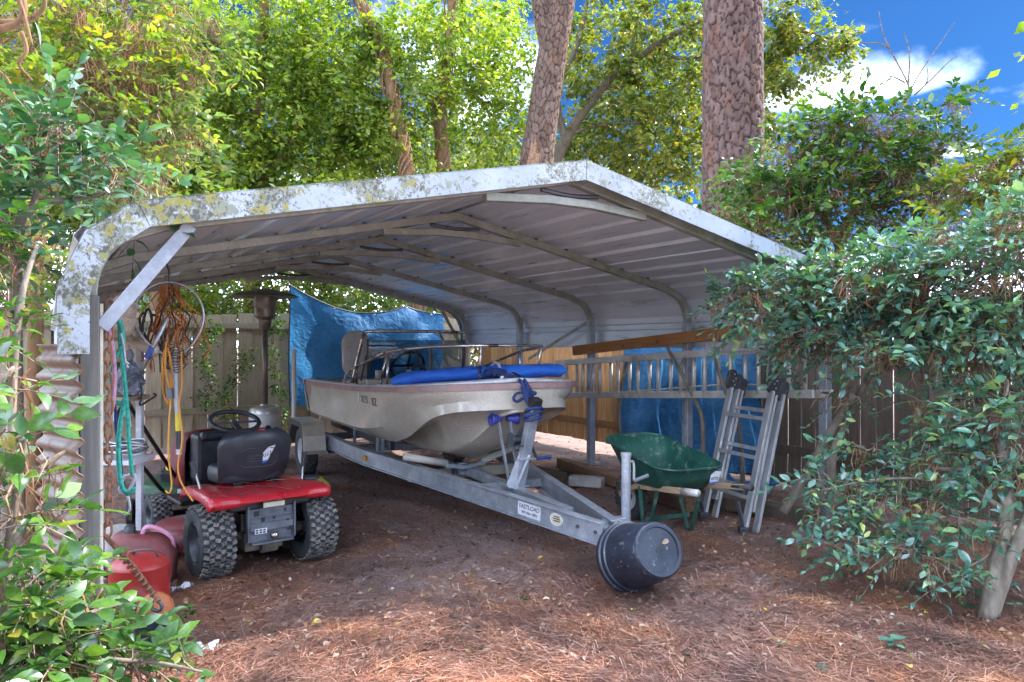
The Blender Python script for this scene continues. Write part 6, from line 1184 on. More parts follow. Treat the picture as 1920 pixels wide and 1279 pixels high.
pk = thing('aluminium_plank', 'pale aluminium plank half hidden by the bush over the ladder', 'plank', CP(5.02, -0.5, 0), TH + R(90)); mk('deck', MB().beam((0.0, 0.05, 1.43), (1.55, 0.05, 1.385), 0.05, 0.085), MT['alu'], pk, bevel=0.004); mk('lip', MB().beam((0.0, 0.08, 1.385), (1.55, 0.08, 1.34), 0.02, 0.012), MT['alu'], pk)
# folded multi-position ladder leaning on the level one
fl = thing('folding_ladder', 'folded articulated aluminium ladder leaning behind the wheelbarrow', 'ladder', (1.72, 5.41, 0))
foot, rung_v, lean = Vector((1.72, 5.41, 0.0)), Vector((-0.17, 0.49, 0)), Vector((0.31, 0.24, 1.12))
thick = Vector((0.85, 0.30, -0.25)).normalized()
for j in range(3):
    o0 = thick * (0.052 * j); sh = [0.0, 0.14, 0.02][j]
    for s in (0, 1):
        b_ = foot + rung_v * (s * (1.0 - 0.10 * (j % 2)) + 0.05 * (j % 2)) + o0 + lean * sh; wchild('stile', MB().beam(b_, foot + rung_v * (s * (1.0 - 0.10 * (j % 2)) + 0.05 * (j % 2)) + o0 + lean * 0.93, 0.024, 0.06, thick.cross(lean)), MT['alu'], fl, bevel=0.003)
    for k in range(3):
        f = 0.22 + 0.26 * k + (0.06 if j == 1 else 0)
        if j == 2: continue
        wchild('rung', MB().beam(foot + rung_v * 0.03 + o0 + lean * f, foot + rung_v * 0.97 + o0 + lean * f, 0.026, 0.03, lean), MT['alu'], fl, bevel=0.003)
for s in (0, 1):
    for j, dj in enumerate((-0.012, 0.062, 0.11)):
        b_ = foot + rung_v * s + thick * dj; wchild('hinge', slab(0.085, 0.17, 0.022, axis_M(b_ + lean * (0.99 - 0.02 * j), rung_v, thick), 0.45), MT['black_plastic'], fl, smooth=True)
    for j in range(5): wchild('rivet', MB().tube([foot + rung_v * s + lean * (0.93 + 0.025 * j) - rung_v.normalized() * 0.02 + thick * (0.02 * (j % 2)), foot + rung_v * s + lean * (0.93 + 0.025 * j) - rung_v.normalized() * 0.014 + thick * (0.02 * (j % 2))], 0.006, 6), MT['alu'], fl)
    wchild('foot_pad', MB().box(foot + rung_v * s + Vector((0.0, 0, 0.025)), (0.07, 0.06, 0.05)), MT['black_plastic'], fl, bevel=0.008)
    wchild('stay', MB().beam(foot + rung_v * s + lean * 0.02, foot + rung_v * s - Vector((0.09, -0.02, 0)) + lean * 0.2, 0.012, 0.03), MT['dark_steel'], fl)
def timber(label, a, b, w_, h_, mat, name='timber', cat='timber'):
    a, b = Vector(a), Vector(b); c_ = (a + b) / 2; t = thing(name, label, cat, (c_.x, c_.y, 0), math.atan2((b - a).y, (b - a).x)); l = (b - a).length
    mk('beam', MB().box((0, 0, h_ / 2 + 0.005), (l, w_, h_)), mat, t, bevel=0.008); mk('spike', MB().tube([(l * 0.35, 0, h_), (l * 0.35, 0, h_ + 0.012)], 0.008, 6), MT['rust'], t); return t
timber('long reddish timber on the ground between trailer and wheelbarrow', G(1052, 878), G(1298, 962), 0.12, 0.115, MT['timber'])
timber('short dark timber end behind the trailer tongue', G(965, 885), G(1055, 905), 0.12, 0.10, MT['fence_dark'])
timber('dark timber lying behind the folding ladder feet', G(1330, 950), G(1530, 985), 0.12, 0.11, MT['fence_dark'])
o = thing('concrete_block', 'grey concrete edging block behind the trailer tongue', 'block', G(1100, 912), R(-25)); mk('block', MB().box((0, 0, 0.05), (0.34, 0.13, 0.10)), MT['concrete'], o, bevel=0.012); mk('chip', MB().box((0.08, 0.0, 0.102), (0.07, 0.05, 0.01)), MT['concrete'], o, bevel=0.004)
o = thing('wheel_chock', 'yellow plastic wheel chock beside the trailer wheel', 'wheel chock', G(598, 917), R(20)); mk('wedge', MB().prism([(-0.11, 0), (0.11, 0), (0.10, 0.05), (0.03, 0.11), (-0.08, 0.12), (-0.11, 0.09)], Matrix(((1, 0, 0, 0), (0, 0, -1, 0.07), (0, 1, 0, 0), (0, 0, 0, 1))), 0.14), MT['yellow'], o, bevel=0.008); mk('slot', MB().box((0.02, -0.072, 0.05), (0.015, 0.006, 0.05)), MT['ink'], o)

# ------------------------------------------------------------------ tarps
def cloth(fn, nu, nv): return MB().grid([[tuple(fn(u, v)) for u in np.linspace(0, 1, nu)] for v in np.linspace(0, 1, nv)])
trp = thing('tarp', 'blue tarp hung across the back of the carport behind the boat', 'tarp', CP(2.70, 6.62, 0), TH)
def tf(u, v):
    x = u * 2.40; top = 2.25 - 0.36 * u - 0.235 * math.sin(math.pi * min(1, u / 0.72)) ** 0.9 * (1 if u < 0.72 else 0) - (0.03 * math.sin(math.pi * (u - 0.72) / 0.28) if u >= 0.72 else 0)
    z = top + (0.55 - top) * v; sag = -0.27 * math.sin(math.pi * min(1, 0.12 + v * 0.8)) * math.sin(math.pi * u) + 0.05 * abs(math.sin(5 * u + 3 * v + 3 * u * v)) * v - 0.025 * abs(math.sin(8 * u - 5 * v)) + 0.02 * abs(math.sin(7 * (u + 1.3 * v) + 1)) * math.sin(3.1 * v)
    return (x + 0.05 * math.sin(5 * v) * u * (1 - u), sag, z)
tb_ = mk('sheet', cloth(tf, 90, 60), MT['tarp'], trp, smooth=True)
mk('hem', MB().tube([tf(u, 0.0) for u in np.linspace(0, 1, 60)], 0.009, 6).tube([tf(0.0, v) for v in np.linspace(0, 1, 20)], 0.009, 6), MT['black_plastic'], tb_)
for k, u in enumerate((0.25, 0.5, 0.72, 0.9)): mk('grommet', MB().lathe([(0.008, 0), (0.016, 0.003), (0.008, 0.006)], 10, axis_M(Vector(tf(u, 0.02)) + Vector((0, -0.012, 0)), (0, -1, 0))), MT['alu'], tb_)
trs = thing('tarp', 'wrinkled blue tarp hanging on the right side behind the ladders', 'tarp', CP(5.62, 3.02, 0), TH + R(-90))
def ts(u, v):
    x = u * 1.95; z = 1.50 + (0.10 - 1.50) * v + 0.03 * math.sin(7 * u); w_ = 0.05 * math.sin(6 * v + 3 * u) * v + 0.035 * abs(math.sin(6 * u + 2 * v)) + 0.02 * abs(math.sin(13 * u - 5 * v + 2)) * v + 0.012 * abs(math.sin(12 * v + 5 * u))
    return (x - 0.12 * v * (1 - u) + 0.0, w_ + 0.05 + 0.20 * v * v * max(0, u - 0.35), z)
sh = mk('sheet', cloth(ts, 90, 60), MT['tarp_side'], trs, smooth=True)
mk('fallen_fold', MB().grid([[(1.15 + 1.2 * u, -0.12 - 0.20 * v + 0.05 * math.sin(9 * u + 4 * v), 0.02 + 0.34 * (1 - v) * (0.6 + 0.4 * math.sin(5 * u + 1)) + 0.05 * math.sin(17 * u + 6 * v) * (1 - v)) for u in np.linspace(0, 1, 30)] for v in np.linspace(0, 1, 14)]), MT['tarp_side'], trs, smooth=True)
for k, (lab, pts) in enumerate((('thin bare stem crossing the left part of the side tarp', [(1172, 832), (1160, 780), (1166, 720), (1180, 665)]), ('thin bare stem right of the middle carport leg', [(1318, 832), (1315, 780), (1298, 740), (1272, 690), (1250, 650)]), ('crooked reddish stem in front of the tarp right end', [(1395, 900), (1385, 800), (1355, 720), (1336, 655)]))):
    Y_ = (7.9, 6.9, 6.45)[k]; ln = [P(x, y, Y_) for x, y in pts]; ln[0] = Vector((ln[0].x, ln[0].y, -0.02)) if ln[0].z < 0.35 else ln[0]; ln = [Vector((ln[0].x, ln[0].y, 0.0))] + ln
    t = thing('sapling_stem', lab, 'stem', ln[0]); lp_ = smooth_path(ln, 5); wchild('stem', MB().tube(lp_, [0.026 - 0.012 * i / len(lp_) for i in range(len(lp_))], 7), MT['bark_grey'], t, smooth=True); wchild('side_shoot', MB().tube([lp_[-6], lp_[-6] + Vector((0.06, -0.02, 0.12))], [0.008, 0.003], 5), MT['bark_grey'], t)

# ------------------------------------------------------------------ patio heater
hb = P(497, 648, 8.7); ph = thing('patio_heater', 'tall patio heater with wide flat reflector by the back fence', 'patio heater', (hb.x, hb.y, 0))
mk('tank_case', MB().lathe([(0.21, 0.0), (0.215, 0.03), (0.185, 0.05), (0.185, 0.56), (0.175, 0.60)], 32), MT['tank'], ph, sharp=40)
mk('case_lid', MB().lathe([(0.188, 0.58), (0.190, 0.61), (0.17, 0.655), (0.06, 0.68), (0.045, 0.70), (0.0, 0.70)], 32), MT['heater_steel'], ph, sharp=40)
mk('case_vent', MB().lathe([(0.0, 0.0), (0.05, 0.0), (0.05, 0.01), (0.0, 0.01)], 16, axis_M((0.09, -0.168, 0.40), (0.48, -0.88, 0)) @ Matrix.Diagonal((0.85, 1.3, 1, 1))), MT['ink'], ph)
mk('pole', MB().tube([(0, 0, 0.69), (0, 0, 1.66)], 0.033, 16), MT['bronze'], ph, smooth=True)
mk('burner', MB().lathe([(0.035, 1.58), (0.07, 1.62), (0.075, 1.70), (0.12, 1.74), (0.125, 1.80), (0.12, 1.86), (0.13, 1.88), (0.125, 1.98), (0.0, 1.99)], 24), MT['bronze'], ph, sharp=40)
mk('reflector', MB().lathe([(0.0, 2.07), (0.10, 2.065), (0.30, 2.02), (0.385, 1.985), (0.39, 1.975), (0.37, 1.978), (0.10, 2.05), (0.0, 2.055)], 36), MT['bronze'], ph, sharp=40)
# ------------------------------------------------------------------ left side clutter
def wline(pts, Y, n=6):
    """smooth line through photo points; Y a depth or one depth per point"""
    ys = [Y] * len(pts) if isinstance(Y, (int, float)) else Y
    return smooth_path([P(x, y, d) for (x, y), d in zip(pts, ys)], n)
def at_base(px, Y): return (P(px, 648, Y).x, Y, 0)
# brown corrugated sheet standing against the corner post
cs = thing('corrugated_sheet', 'rusty brown corrugated sheet standing left of the corner post', 'corrugated sheet', at_base(120, 3.1))
rows = []
for z in np.linspace(0.05, 1.40, 110):
    w_ = 0.016 * math.sin(z * 6.283 / 0.075); rows.append([tuple(P(x, 648, y_).xy) + (z,) for x, y_ in ((0, 0),)] and [(P(150 - 75 * t, 648, 3.02 + 0.28 * t).x + w_ * 0.9, P(150 - 75 * t, 648, 3.02 + 0.28 * t).y + w_ * 0.5, z) for t in np.linspace(0, 1, 8)])
wchild('sheet', MB().grid(rows), MT['corr_brown'], cs, smooth=True, solid=0.003)
wchild('batten', MB().beam(P(100, 648, 3.3).xy.to_3d() + Vector((0, 0, 1.1)), P(140, 648, 3.15).xy.to_3d() + Vector((0, 0, 1.1)), 0.03, 0.05), MT['timber'], cs)
# rusty chain hanging beside the post
ch = thing('chain', 'rusty chain hanging down the inner side of the corner post', 'chain', at_base(204, 3.16))
a_ = np.linspace(0, 6.283, 14, endpoint=False); lm = MB().tube([(0.014 * math.cos(a), 0, 0.026 * math.sin(a) + (0.010 if math.sin(a) > 0 else -0.010)) for a in a_], 0.0055, 6, close=True)
me = bpy.data.meshes.new('link'); me.from_pydata(lm.v, [], lm.f); me.materials.append(MT['rust'])
zt, zb = 1.56, 0.60; nl = 19
for i in range(nl):
    o = bpy.data.objects.new('link', me); C.objects.link(o); o.parent = ch; o.location = (0.004 * math.sin(i), 0.003 * math.cos(i * 2), zt - (zt - zb) * i / (nl - 1)); o.rotation_euler = (0, 0, (R(90) if i % 2 else 0) + R(25))
# ropes and straps on hooks
def rope_thing(name, label, cat, pts, Y, r, mat, extra=None, part='strand'):
    t = thing(name, label, cat, at_base(pts[0][0], Y if isinstance(Y, (int, float)) else Y[0])); wchild(part, MB().tube(wline(pts, Y), r, 7), mat, t, smooth=True)
    if extra: extra(t)
    return t
def carab(t):
    wchild('carabiner', MB().tube(wline([(234, 893), (252, 890), (250, 905), (236, 925), (225, 920), (228, 905), (234, 893)], 3.5, 4), 0.008, 6), MT['white_paint'], t, smooth=True); wchild('snap_hook', MB().tube(wline([(240, 930), (244, 955), (234, 967), (226, 960)], 3.5, 4), 0.006, 6), MT['alu'], t, smooth=True)
    wchild('strand', MB().tube(wline([(225, 600), (225, 640), (232, 700), (238, 760), (242, 830), (248, 890)], 3.5), 0.010, 7), MT['teal'], t, smooth=True)
rope_thing('rope', 'teal rope looped beside the rusty chain', 'rope', [(216, 596), (227, 612), (230, 645), (216, 672), (210, 710), (213, 748), (228, 757), (236, 748), (226, 790), (222, 850), (228, 910), (242, 925), (252, 915)], 3.45, 0.011, MT['teal'], carab)
rope_thing('strap', 'pink strap hanging between chain and teal rope', 'strap', [(203, 612), (210, 640), (215, 700), (212, 755), (206, 775)], 3.4, 0.010, MT['pink_rope'], lambda t: wchild('tag', MB().box(P(207, 780, 3.4), (0.03, 0.006, 0.05)), MT['white_paint'], t))
rope_thing('strap', 'dark blue strap hanging furthest down behind the chain', 'strap', [(210, 690), (216, 780), (225, 860), (228, 900)], 3.55, 0.009, MT['blue_rope'], lambda t: wchild('buckle', MB().box(P(228, 905, 3.55), (0.03, 0.01, 0.05)), MT['dark_steel'], t))
rope_thing('rope', 'thin white cord crossing the teal rope', 'cord', [(227, 625), (232, 650), (236, 680), (240, 690)], 3.4, 0.005, MT['white_paint'], lambda t: wchild('knot', MB().lathe([(0, -0.012), (0.012, 0), (0, 0.012)], 8, Matrix.Translation(P(238, 682, 3.4))), MT['white_paint'], t))
# shelving with things on it
sv = thing('shelf_unit', 'narrow plank shelving along the left side of the carport', 'shelf', at_base(235, 4.4))
for y, wd in ((635, (188, 250)), (746, (185, 262)), (862, (190, 272))): a, b = P(wd[0], y, 4.4), P(wd[1], y, 4.4); wchild('shelf_board', MB().beam(a, b, 0.26, 0.028), MT['white_paint'] if y > 850 else MT['fence_grey'], sv, bevel=0.003)
for x, yy in ((188, 4.28), (188, 4.52), (262, 4.52)): p = P(x, 648, yy); wchild('upright', MB().beam((p.x, p.y, 0.0), (p.x, p.y, 1.48), 0.035, 0.035), MT['white_paint'], sv, bevel=0.003)
wchild('bracket', MB().beam(P(236, 750, 4.27), P(242, 800, 4.30), 0.03, 0.004), MT['white_paint'], sv)
bl = thing('blanket', 'rolled beige blanket on the top shelf under the eave', 'blanket', P(222, 625, 4.35))
for k, (x, y, r) in enumerate(((215, 606, 0.085), (222, 580, 0.075), (212, 560, 0.05))): wchild('roll', rolled([P(x - 16, y, 4.48), P(x, y, 4.36), P(x + 12, y + 2, 4.22)], r, 14, k), MT['blanket'], bl, smooth=True)
jug = thing('jug', 'dark green jug with orange cap on the middle shelf', 'jug', P(228, 742, 4.35)); b_ = P(228, 742, 4.35)
mk('body', MB().lathe([(0.0, 0.0), (0.06, 0.0), (0.062, 0.03), (0.062, 0.15), (0.045, 0.19), (0.03, 0.205)], 16), MT['mower_green'], jug, sharp=40); mk('cap', MB().lathe([(0.033, 0.20), (0.033, 0.25), (0.0, 0.25)], 14), MT['orange'], jug, sharp=40); mk('label_band', MB().lathe([(0.0635, 0.05), (0.0635, 0.13)], 16), MT['lime'], jug)
bg = thing('plastic_bag', 'crumpled shiny plastic bag on the middle shelf', 'bag', P(243, 742, 4.2)); rs_ = random.Random(3); rows = []
for i in range(10):
    t = i / 9; rr = 0.068 * math.sin(math.pi * min(1, 0.12 + t * 0.93)) ** 0.6 + 0.01; rows.append([((rr + rs_.uniform(-0.018, 0.018)) * math.cos(a), (rr * 0.7 + rs_.uniform(-0.015, 0.015)) * math.sin(a), 0.005 + t * 0.20 + rs_.uniform(-0.008, 0.008)) for a in np.linspace(0, 6.283, 14, endpoint=False)])
mk('bag_body', MB().grid(rows, True), MT['clear_bag'], bg); mk('bag_neck', MB().tube([(0, 0, 0.20), (0.01, 0, 0.23), (-0.01, 0.01, 0.25)], [0.012, 0.018, 0.025], 8), MT['clear_bag'], bg)
cc = thing('cable_coil', 'coil of grey cable on the lowest white shelf', 'cable', P(232, 850, 4.35)); mb = MB()
for k in range(7): mk('cable_loop', MB().tube([(0.13 * (1 + 0.06 * math.sin(k * 2)) * math.cos(a), 0.085 * math.sin(a), 0.012 + k * 0.009 + 0.012 * math.sin(a * 2 + k)) for a in np.linspace(0, 6.283, 30, endpoint=False)], 0.007, 6, close=True), MT['dark_steel'] if k % 2 else MT['alu'], cc, smooth=True)
pv = thing('pvc_pipe', 'short beige pipe stub poking out below the blanket', 'pipe', P(262, 648, 4.5)); wchild('pipe', MB().tube([P(236, 633, 4.6), P(290, 660, 4.4)], 0.032, 14), MT['pvc'], pv, smooth=True); wchild('broken_end', MB().tube([P(240, 634, 4.58), P(228, 640, 4.6)], [0.034, 0.012], 9), MT['rust'], pv)
# landing net on a hook under the roof, with pole
ln_ = thing('landing_net', 'landing net with steel hoop and white pole hanging under the roof', 'landing net', at_base(318, 4.45)); hoop = []
for a in np.linspace(0, 6.283, 40, endpoint=False):
    x, y = 316 + 66 * math.sin(a), 592 - 63 * math.cos(a); k_ = max(0, (y - 610) / 50) ; x = 316 + (x - 316) * (1 - 0.35 * min(1.3, k_) ** 2 * 0.6) + 8 * min(1, k_); y += 22 * max(0, k_ - 0.3); hoop.append(P(x, min(y, 668), 4.45 + 0.05 * math.sin(a)))
wchild('hoop', MB().tube(hoop, 0.007, 7, close=True), MT['alu'], ln_, smooth=True)
wchild('hook', MB().tube(wline([(312, 488), (314, 500), (317, 508), (317, 532)], 4.45, 3), 0.006, 6), MT['black_metal'], ln_)
mb = MB()
for i in range(0, 40, 2):
    c_ = P(318 + random.uniform(-10, 10), 660 + random.uniform(-15, 15), 4.60); m_ = hoop[i].lerp(c_, 0.5) + Vector((0, 0.05, -0.06)); mb.tube(smooth_path([hoop[i], m_, c_], 4), 0.0018, 3, cap=False)
for f in (0.25, 0.5, 0.75):
    mb.tube([hoop[i].lerp(P(318, 660, 4.60), f) + Vector((0, 0.05, -0.06 * math.sin(math.pi * f))) + Vector((random.uniform(-0.01, 0.01),) * 3) for i in range(0, 40, 2)], 0.0018, 3, close=True)
wchild('netting', mb, MT['black_net'], ln_, kind='stuff')
wchild('pole', MB().tube(wline([(327, 668), (331, 760), (333, 775)], 4.45, 3), 0.013, 10), MT['white_paint'], ln_, smooth=True); wchild('pole_yellow', MB().tube(wline([(333, 775), (334, 808)], 4.45, 3), 0.0155, 10), MT['yellow'], ln_); wchild('pole_black', MB().tube(wline([(334, 808), (335, 842)], 4.45, 3), 0.0145, 10), MT['black_plastic'], ln_); wchild('pole_tip', MB().tube(wline([(335, 842), (335, 852)], 4.45, 3), 0.016, 10), MT['white_paint'], ln_)
gp_ = thing('gaff_pole', 'short steel pole with blue grip crossing the landing net', 'pole', at_base(285, 4.38)); wchild('shaft', MB().tube(wline([(314, 596), (262, 702)], 4.38, 2), 0.013, 10), MT['alu'], gp_, smooth=True); wchild('grip', MB().tube(wline([(286, 650), (276, 672)], 4.38, 2), 0.0165, 10), MT['sticker_blue'], gp_); wchild('end_cap', MB().tube(wline([(265, 696), (259, 706)], 4.38, 2), 0.018, 10), MT['black_plastic'], gp_)
wchild('wire_frame', MB().tube(wline([(262, 702), (266, 740), (262, 760), (280, 750), (292, 742), (288, 738)], 4.38, 4), 0.006, 6), MT['black_metal'], gp_)
# tangled orange and black cord netting
nt = thing('cord_bundle', 'tangled bundle of orange netting hung inside the landing net', 'netting', at_base(320, 4.5)); rs_ = random.Random(11)
for k in range(30):
    x0 = 318 + rs_.gauss(0, 10); pts = [(x0, 532 + rs_.uniform(0, 14))]; x = x0; yb = rs_.uniform(620, 706); spread_ = rs_.gauss(0, 26)
    for j in range(1, 8): t = j / 7; pts.append((x0 + spread_ * math.sin(t * 1.9) + rs_.gauss(0, 5), 540 + (yb - 540) * t))
    wchild('cord', MB().tube(wline(pts, [4.5 + rs_.gauss(0, 0.04) for _ in pts], 3), 0.0045 if k % 4 else 0.003, 4), MT['orange_net'] if k % 5 else MT['black_net'], nt)
for k in range(5):
    pts = [(330 + 18 * math.cos(a) + rs_.gauss(0, 3), 665 + k * 5 + 14 * math.sin(a)) for a in np.linspace(0, 6.283, 9)]; wchild('black_loop', MB().tube(wline(pts, 4.42, 3), 0.003, 4), MT['black_net'], nt)
cx_ = thing('power_cable', 'orange extension cord dangling down in front of the mower', 'cord', at_base(330, 4.35))
wchild('cord', MB().tube(wline([(340, 660), (341, 720), (336, 760), (342, 820), (334, 870), (338, 900), (352, 925), (362, 940)], 4.3), 0.0055, 6), MT['orange_cord'], cx_, smooth=True)
wchild('cord', MB().tube(wline([(312, 640), (310, 690), (320, 742), (318, 780), (316, 850), (322, 905), (318, 924), (310, 920)], 4.3), 0.0055, 6), MT['orange_cord'], cx_, smooth=True)
for k in range(4): wchild('cord_loop', MB().tube(wline([(312 + 8 * math.cos(a) + k, 700 + 48 * math.sin(a) + k * 3) for a in np.linspace(0, 6.0, 12)], 4.33 + 0.01 * k, 3), 0.0055, 6), MT['orange_cord'], cx_, smooth=True)
wchild('plug', MB().beam(P(319, 728, 4.28), P(320, 748, 4.28), 0.03, 0.03), MT['grey_plate'], cx_)
for k, (lab, pts, Y_) in enumerate((('black hose loops hanging on the fence left of the net', [(270, 585), (262, 600), (272, 640), (285, 600), (276, 580), (268, 620), (290, 650), (292, 600)], 5.2), ('dark cable loops drooping behind the orange netting', [(284, 590), (300, 600), (305, 660), (312, 690), (330, 680), (300, 650), (290, 610)], 5.0))):
    rope_thing('hose', lab, 'hose', pts, Y_, 0.009, MT['black_plastic'], lambda t, Y_=Y_, pts=pts: wchild('hose_end', MB().tube(wline([pts[-1], (pts[-1][0] + 4, pts[-1][1] + 12)], Y_, 2), 0.012, 7), MT['dark_steel'], t))
# walk-behind mower with black handlebars
wm = thing('push_mower', 'green walk behind mower with black handlebars behind the shelves', 'mower', at_base(318, 5.9), R(20))
wm_l = wm.location
def wmk(name, mb, mat, **kw):
    Mi = (Matrix.Translation(wm_l) @ Matrix.Rotation(R(20), 4, 'Z')).inverted(); mb.v = [tuple(Mi @ Vector(p)) for p in mb.v]; return mk(name, mb, mat, wm, **kw)
wmk('handlebar', MB().tube(wline([(240, 755), (268, 800), (325, 888), (338, 905)], [4.7, 4.9, 5.35, 5.5], 3), 0.014, 8), MT['black_metal'], smooth=True)
wmk('handlebar', MB().tube(wline([(222, 818), (262, 868), (300, 915), (315, 925)], [4.7, 4.9, 5.25, 5.4], 3), 0.014, 8), MT['black_metal'], smooth=True)
wmk('handle_crossbar', MB().tube(wline([(240, 755), (222, 770), (218, 800), (222, 818)], 4.7, 3), 0.014, 8), MT['black_metal'], smooth=True)
dk = mk('deck', slab(0.56, 0.62, 0.16, Matrix.Translation((0.05, 0.1, 0.22)), 0.35), MT['mower_green'], wm, smooth=True); mk('engine_cover', slab(0.24, 0.24, 0.07, Matrix.Translation((0.08, 0.12, 0.39)), 0.45, bulge=0.01), MT['yellow'], wm, smooth=True); mk('engine', MB().box((0.05, 0.12, 0.32), (0.26, 0.28, 0.12)), MT['black_metal'], wm, bevel=0.02); mk('deck_label', MB().box((0.12, -0.215, 0.25), (0.09, 0.004, 0.035)), MT['paper_white'], wm)
for x, y in ((-0.26, -0.16), (0.36, -0.16), (-0.26, 0.36), (0.36, 0.36)): wheel(wm, (x, y, 0.10), 0.10, 0.05, MT['white_paint'], MT['rubber'], lugs=(2, 24), lug_h=0.004, out_side=-1 if x < 0 else 1)
# fuel cans and pots by the corner
jc = thing('fuel_can', 'faded red plastic jerry can with pink handle beside the mower', 'fuel can', G(268, 1092), R(8)); jc.rotation_euler = (R(0), R(7), R(8))
rows = []
for z, sx_, sy_ in ((0.0, 0.90, 0.9), (0.012, 1.0, 1.0), (0.20, 1.0, 1.0), (0.235, 0.98, 0.96), (0.27, 0.86, 0.80), (0.285, 0.70, 0.6), (0.286, 0.0, 0.0)):
    rows.append([(0.17 * sx_ * math.copysign(abs(math.cos(a)) ** 0.45, math.cos(a)) - (0.05 * max(0, z - 0.2) / 0.085 if z > 0.2 else 0), 0.10 * sy_ * math.copysign(abs(math.sin(a)) ** 0.5, math.sin(a)), z) for a in np.linspace(0, 6.283, 32, endpoint=False)])
mk('can_body', MB().grid(rows, True), MT['faded_red'], jc, sharp=45); mk('handle', MB().tube(smooth_path([(-0.04, 0, 0.27), (-0.02, 0, 0.325), (0.05, 0, 0.32), (0.13, 0, 0.275), (0.145, 0, 0.215)], 4), 0.014, 8), MT['pink'], jc, smooth=True); mk('cap', MB().lathe([(0.032, 0), (0.032, 0.035), (0.024, 0.045), (0, 0.045)], 14, Matrix.Translation((-0.11, 0, 0.28))), MT['black_plastic'], jc, sharp=40); mk('nozzle', MB().tube(smooth_path([(-0.16, -0.05, 0.16), (-0.10, -0.11, 0.18), (-0.03, -0.125, 0.14)], 4), 0.010, 7), MT['cream'], jc, smooth=True)
rc = thing('fuel_can', 'round bright red metal fuel can in front of the jerry can', 'fuel can', G(262, 1132))
mk('can_body', MB().lathe([(0.0, 0.0), (0.148, 0.0), (0.152, 0.008), (0.150, 0.018), (0.150, 0.205), (0.153, 0.212), (0.147, 0.222), (0.11, 0.252), (0.05, 0.262), (0.0, 0.262)], 36), MT['red_can'], rc, sharp=40); mk('bail', MB().tube(smooth_path([(-0.03, 0.0, 0.255), (-0.02, -0.02, 0.292), (0.08, -0.03, 0.30), (0.10, -0.02, 0.27), (0.105, 0.0, 0.245)], 4), 0.004, 6), MT['dark_steel'], rc); mk('dust_cap', MB().lathe([(0.02, 0.258), (0.02, 0.275), (0, 0.275)], 12, Matrix.Translation((-0.06, 0.03, 0))), MT['rust'], rc)
bb = thing('bar_binder', 'rusty ratchet bar with hook leaning over the red cans', 'tool', at_base(250, 3.6)); wchild('bar', MB().tube([P(196, 1004, 3.55), P(250, 1062, 3.55), P(298, 1128, 3.45)], 0.012, 8), MT['rust'], bb); wchild('hook', MB().tube(wline([(298, 1128), (304, 1138), (296, 1146), (284, 1140), (286, 1128)], 3.45, 4), 0.008, 7), MT['dark_steel'], bb, smooth=True)
for j in range(10): t = 0.25 + j * 0.07; c_ = P(196, 1004, 3.55).lerp(P(298, 1128, 3.45), t); wchild('thread_ring', MB().tube([c_, c_ + (P(298, 1128, 3.45) - P(196, 1004, 3.55)).normalized() * 0.010], 0.0155, 8), MT['rust'], bb)
fo_ = thing('float_ball', 'dull orange ball lying between red can and black pot', 'ball', G(292, 1176)); mk('shell', MB().lathe([(0.085 * math.sin(t), 0.085 - 0.085 * math.cos(t)) for t in np.linspace(0.001, 3.14, 16)], 24), MT['orange'], fo_, smooth=True); mk('seam', MB().tube([(0.0855 * math.cos(a), 0.0855 * math.sin(a) * 0.2, 0.085 + 0.0855 * math.sin(a)) for a in np.linspace(0, 6.28, 30, endpoint=False)], 0.002, 4, close=True), MT['orange'], fo_)
bp = thing('plant_pot', 'black plant pot with torn label beside the lower left bush', 'pot', G(297, 1232)); mk('pot_body', MB().lathe([(0.0, 0.012), (0.075, 0.012), (0.075, 0.0), (0.08, 0.0), (0.092, 0.125), (0.099, 0.127), (0.100, 0.15), (0.094, 0.15), (0.090, 0.13), (0.078, 0.015)], 30), MT['pot'], bp, sharp=40)
mk('potting_soil', MB().lathe([(0.085, 0.085), (0.04, 0.095), (0.0, 0.09)], 16), MT['ground'], bp, smooth=True); mk('torn_label', MB().grid([[(0.02 + 0.05 * u, -0.03 + 0.06 * v, 0.10 + 0.05 * u * u + 0.015 * math.sin(6 * v + 3 * u)) for u in np.linspace(0, 1, 5)] for v in np.linspace(0, 1, 6)]), MT['paper_white'], bp); mk('shard', MB().box((-0.03, -0.03, 0.10), (0.06, 0.025, 0.01), Matrix.Rotation(0.4, 3, 'Y')), MT['orange'], bp)
ds = thing('grinding_disc', 'pale grey disc leaning behind the jerry can', 'disc', P(223, 1030, 4.45)); ds.location.z = 0.0; mk('plate', MB().lathe([(0.0, -0.008), (0.13, -0.008), (0.135, 0.0), (0.13, 0.008), (0.0, 0.008)], 28, axis_M((0, 0, 0.17), (0.45, -0.85, 0.35))), MT['tank'], ds, sharp=40); mk('hub', MB().lathe([(0.02, 0.008), (0.02, 0.014), (0, 0.014)], 12, axis_M((0, 0, 0.17), (0.45, -0.85, 0.35))), MT['dark_steel'], ds)
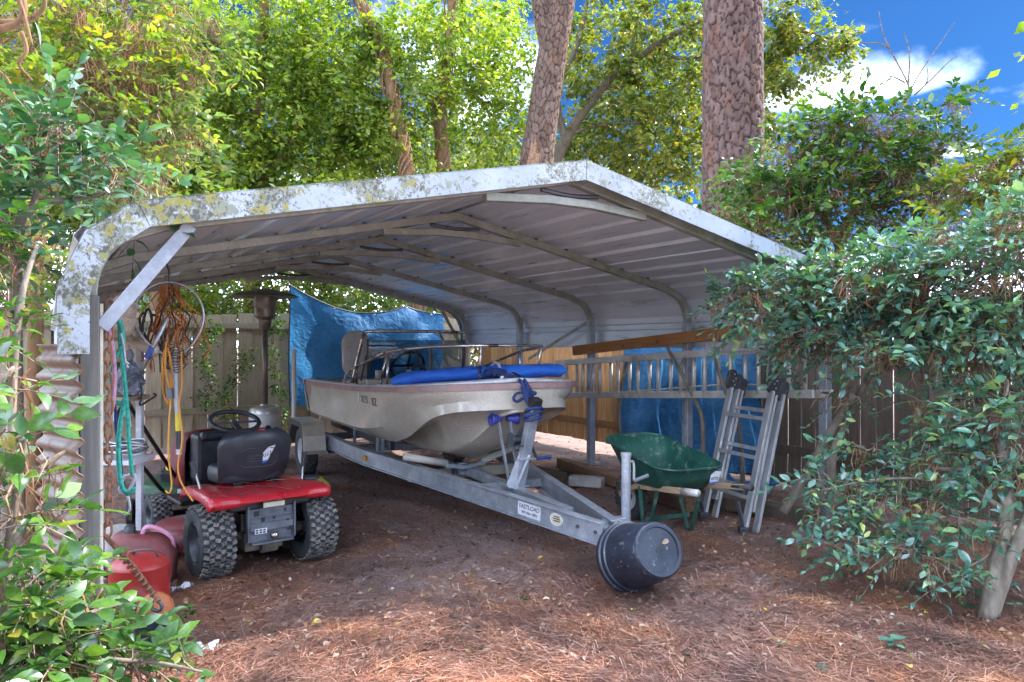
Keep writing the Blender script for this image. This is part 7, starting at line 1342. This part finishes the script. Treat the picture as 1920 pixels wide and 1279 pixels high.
for k, (lab, px, py) in enumerate((('crumpled grey paper by the ferny weed', 385, 1222), ('crumpled pale scrap beside the red fuel can', 338, 1108))):
    t = thing('paper_scrap', lab, 'paper', G(px, py), 0.7 * k); rs_ = random.Random(k); mk('crumple', MB().grid([[(0.10 * u - 0.05, 0.07 * v - 0.035, 0.008 + rs_.uniform(0, 0.035)) for u in np.linspace(0, 1, 6)] for v in np.linspace(0, 1, 5)]), MT['paper_white'], t); mk('flap', MB().grid([[(0.05 + 0.03 * u, 0.03 * v, 0.01 + rs_.uniform(0, 0.02)) for u in np.linspace(0, 1, 3)] for v in np.linspace(0, 1, 3)]), MT['paper_white'], t)
t = thing('pine_cone', 'small pine cone on the straw at the lower right', 'pine cone', G(1540, 1265)); mb = MB()
for j in range(36): a = j * 2.4; tt = j / 36; mb.box((0.022 * math.sin(3.0 * (0.06 + tt * 0.9)) * math.cos(a), -0.03 + 0.06 * tt, 0.022 + 0.022 * math.sin(3.0 * (0.06 + tt * 0.9)) * math.sin(a)), (0.012, 0.006, 0.012), Matrix.Rotation(a, 3, 'Y'))
mk('scales', mb, MT['bark_oak'], t, kind='stuff'); mk('core', MB().tube([(0, -0.032, 0.022), (0, 0.032, 0.022)], [0.012, 0.006], 8), MT['bark_oak'], t)

# ------------------------------------------------------------------ groups of like things
for o in list(C.objects):
    if o.parent is None and 'category' in o.keys():
        g_ = {'wooden_fence': 'board fences round the yard', 'unseen_shade_tree': 'unseen trees added for shade right of the yard', 'seedling': 'weeds on the pine straw', 'timber': 'timbers lying on the ground', 'fuel_can': 'fuel cans by the corner post', 'ivy': 'ivy on the back fence', 'sapling_stem': 'bare stems before the side tarp',
              'strap': 'ropes and straps by the corner post', 'rope': 'ropes and straps by the corner post', 'tarp': 'blue tarps', 'hose': 'hoses on the left', 'pine_tree': 'pine trees behind the carport', 'leafy_tree': 'leafy trees behind the carport', 'vine_covered_tree': 'vine covered trunks behind the roof', 'paper_scrap': 'paper scraps by the cans'}.get(o.name.split('.')[0])
        if g_: o['group'] = g_
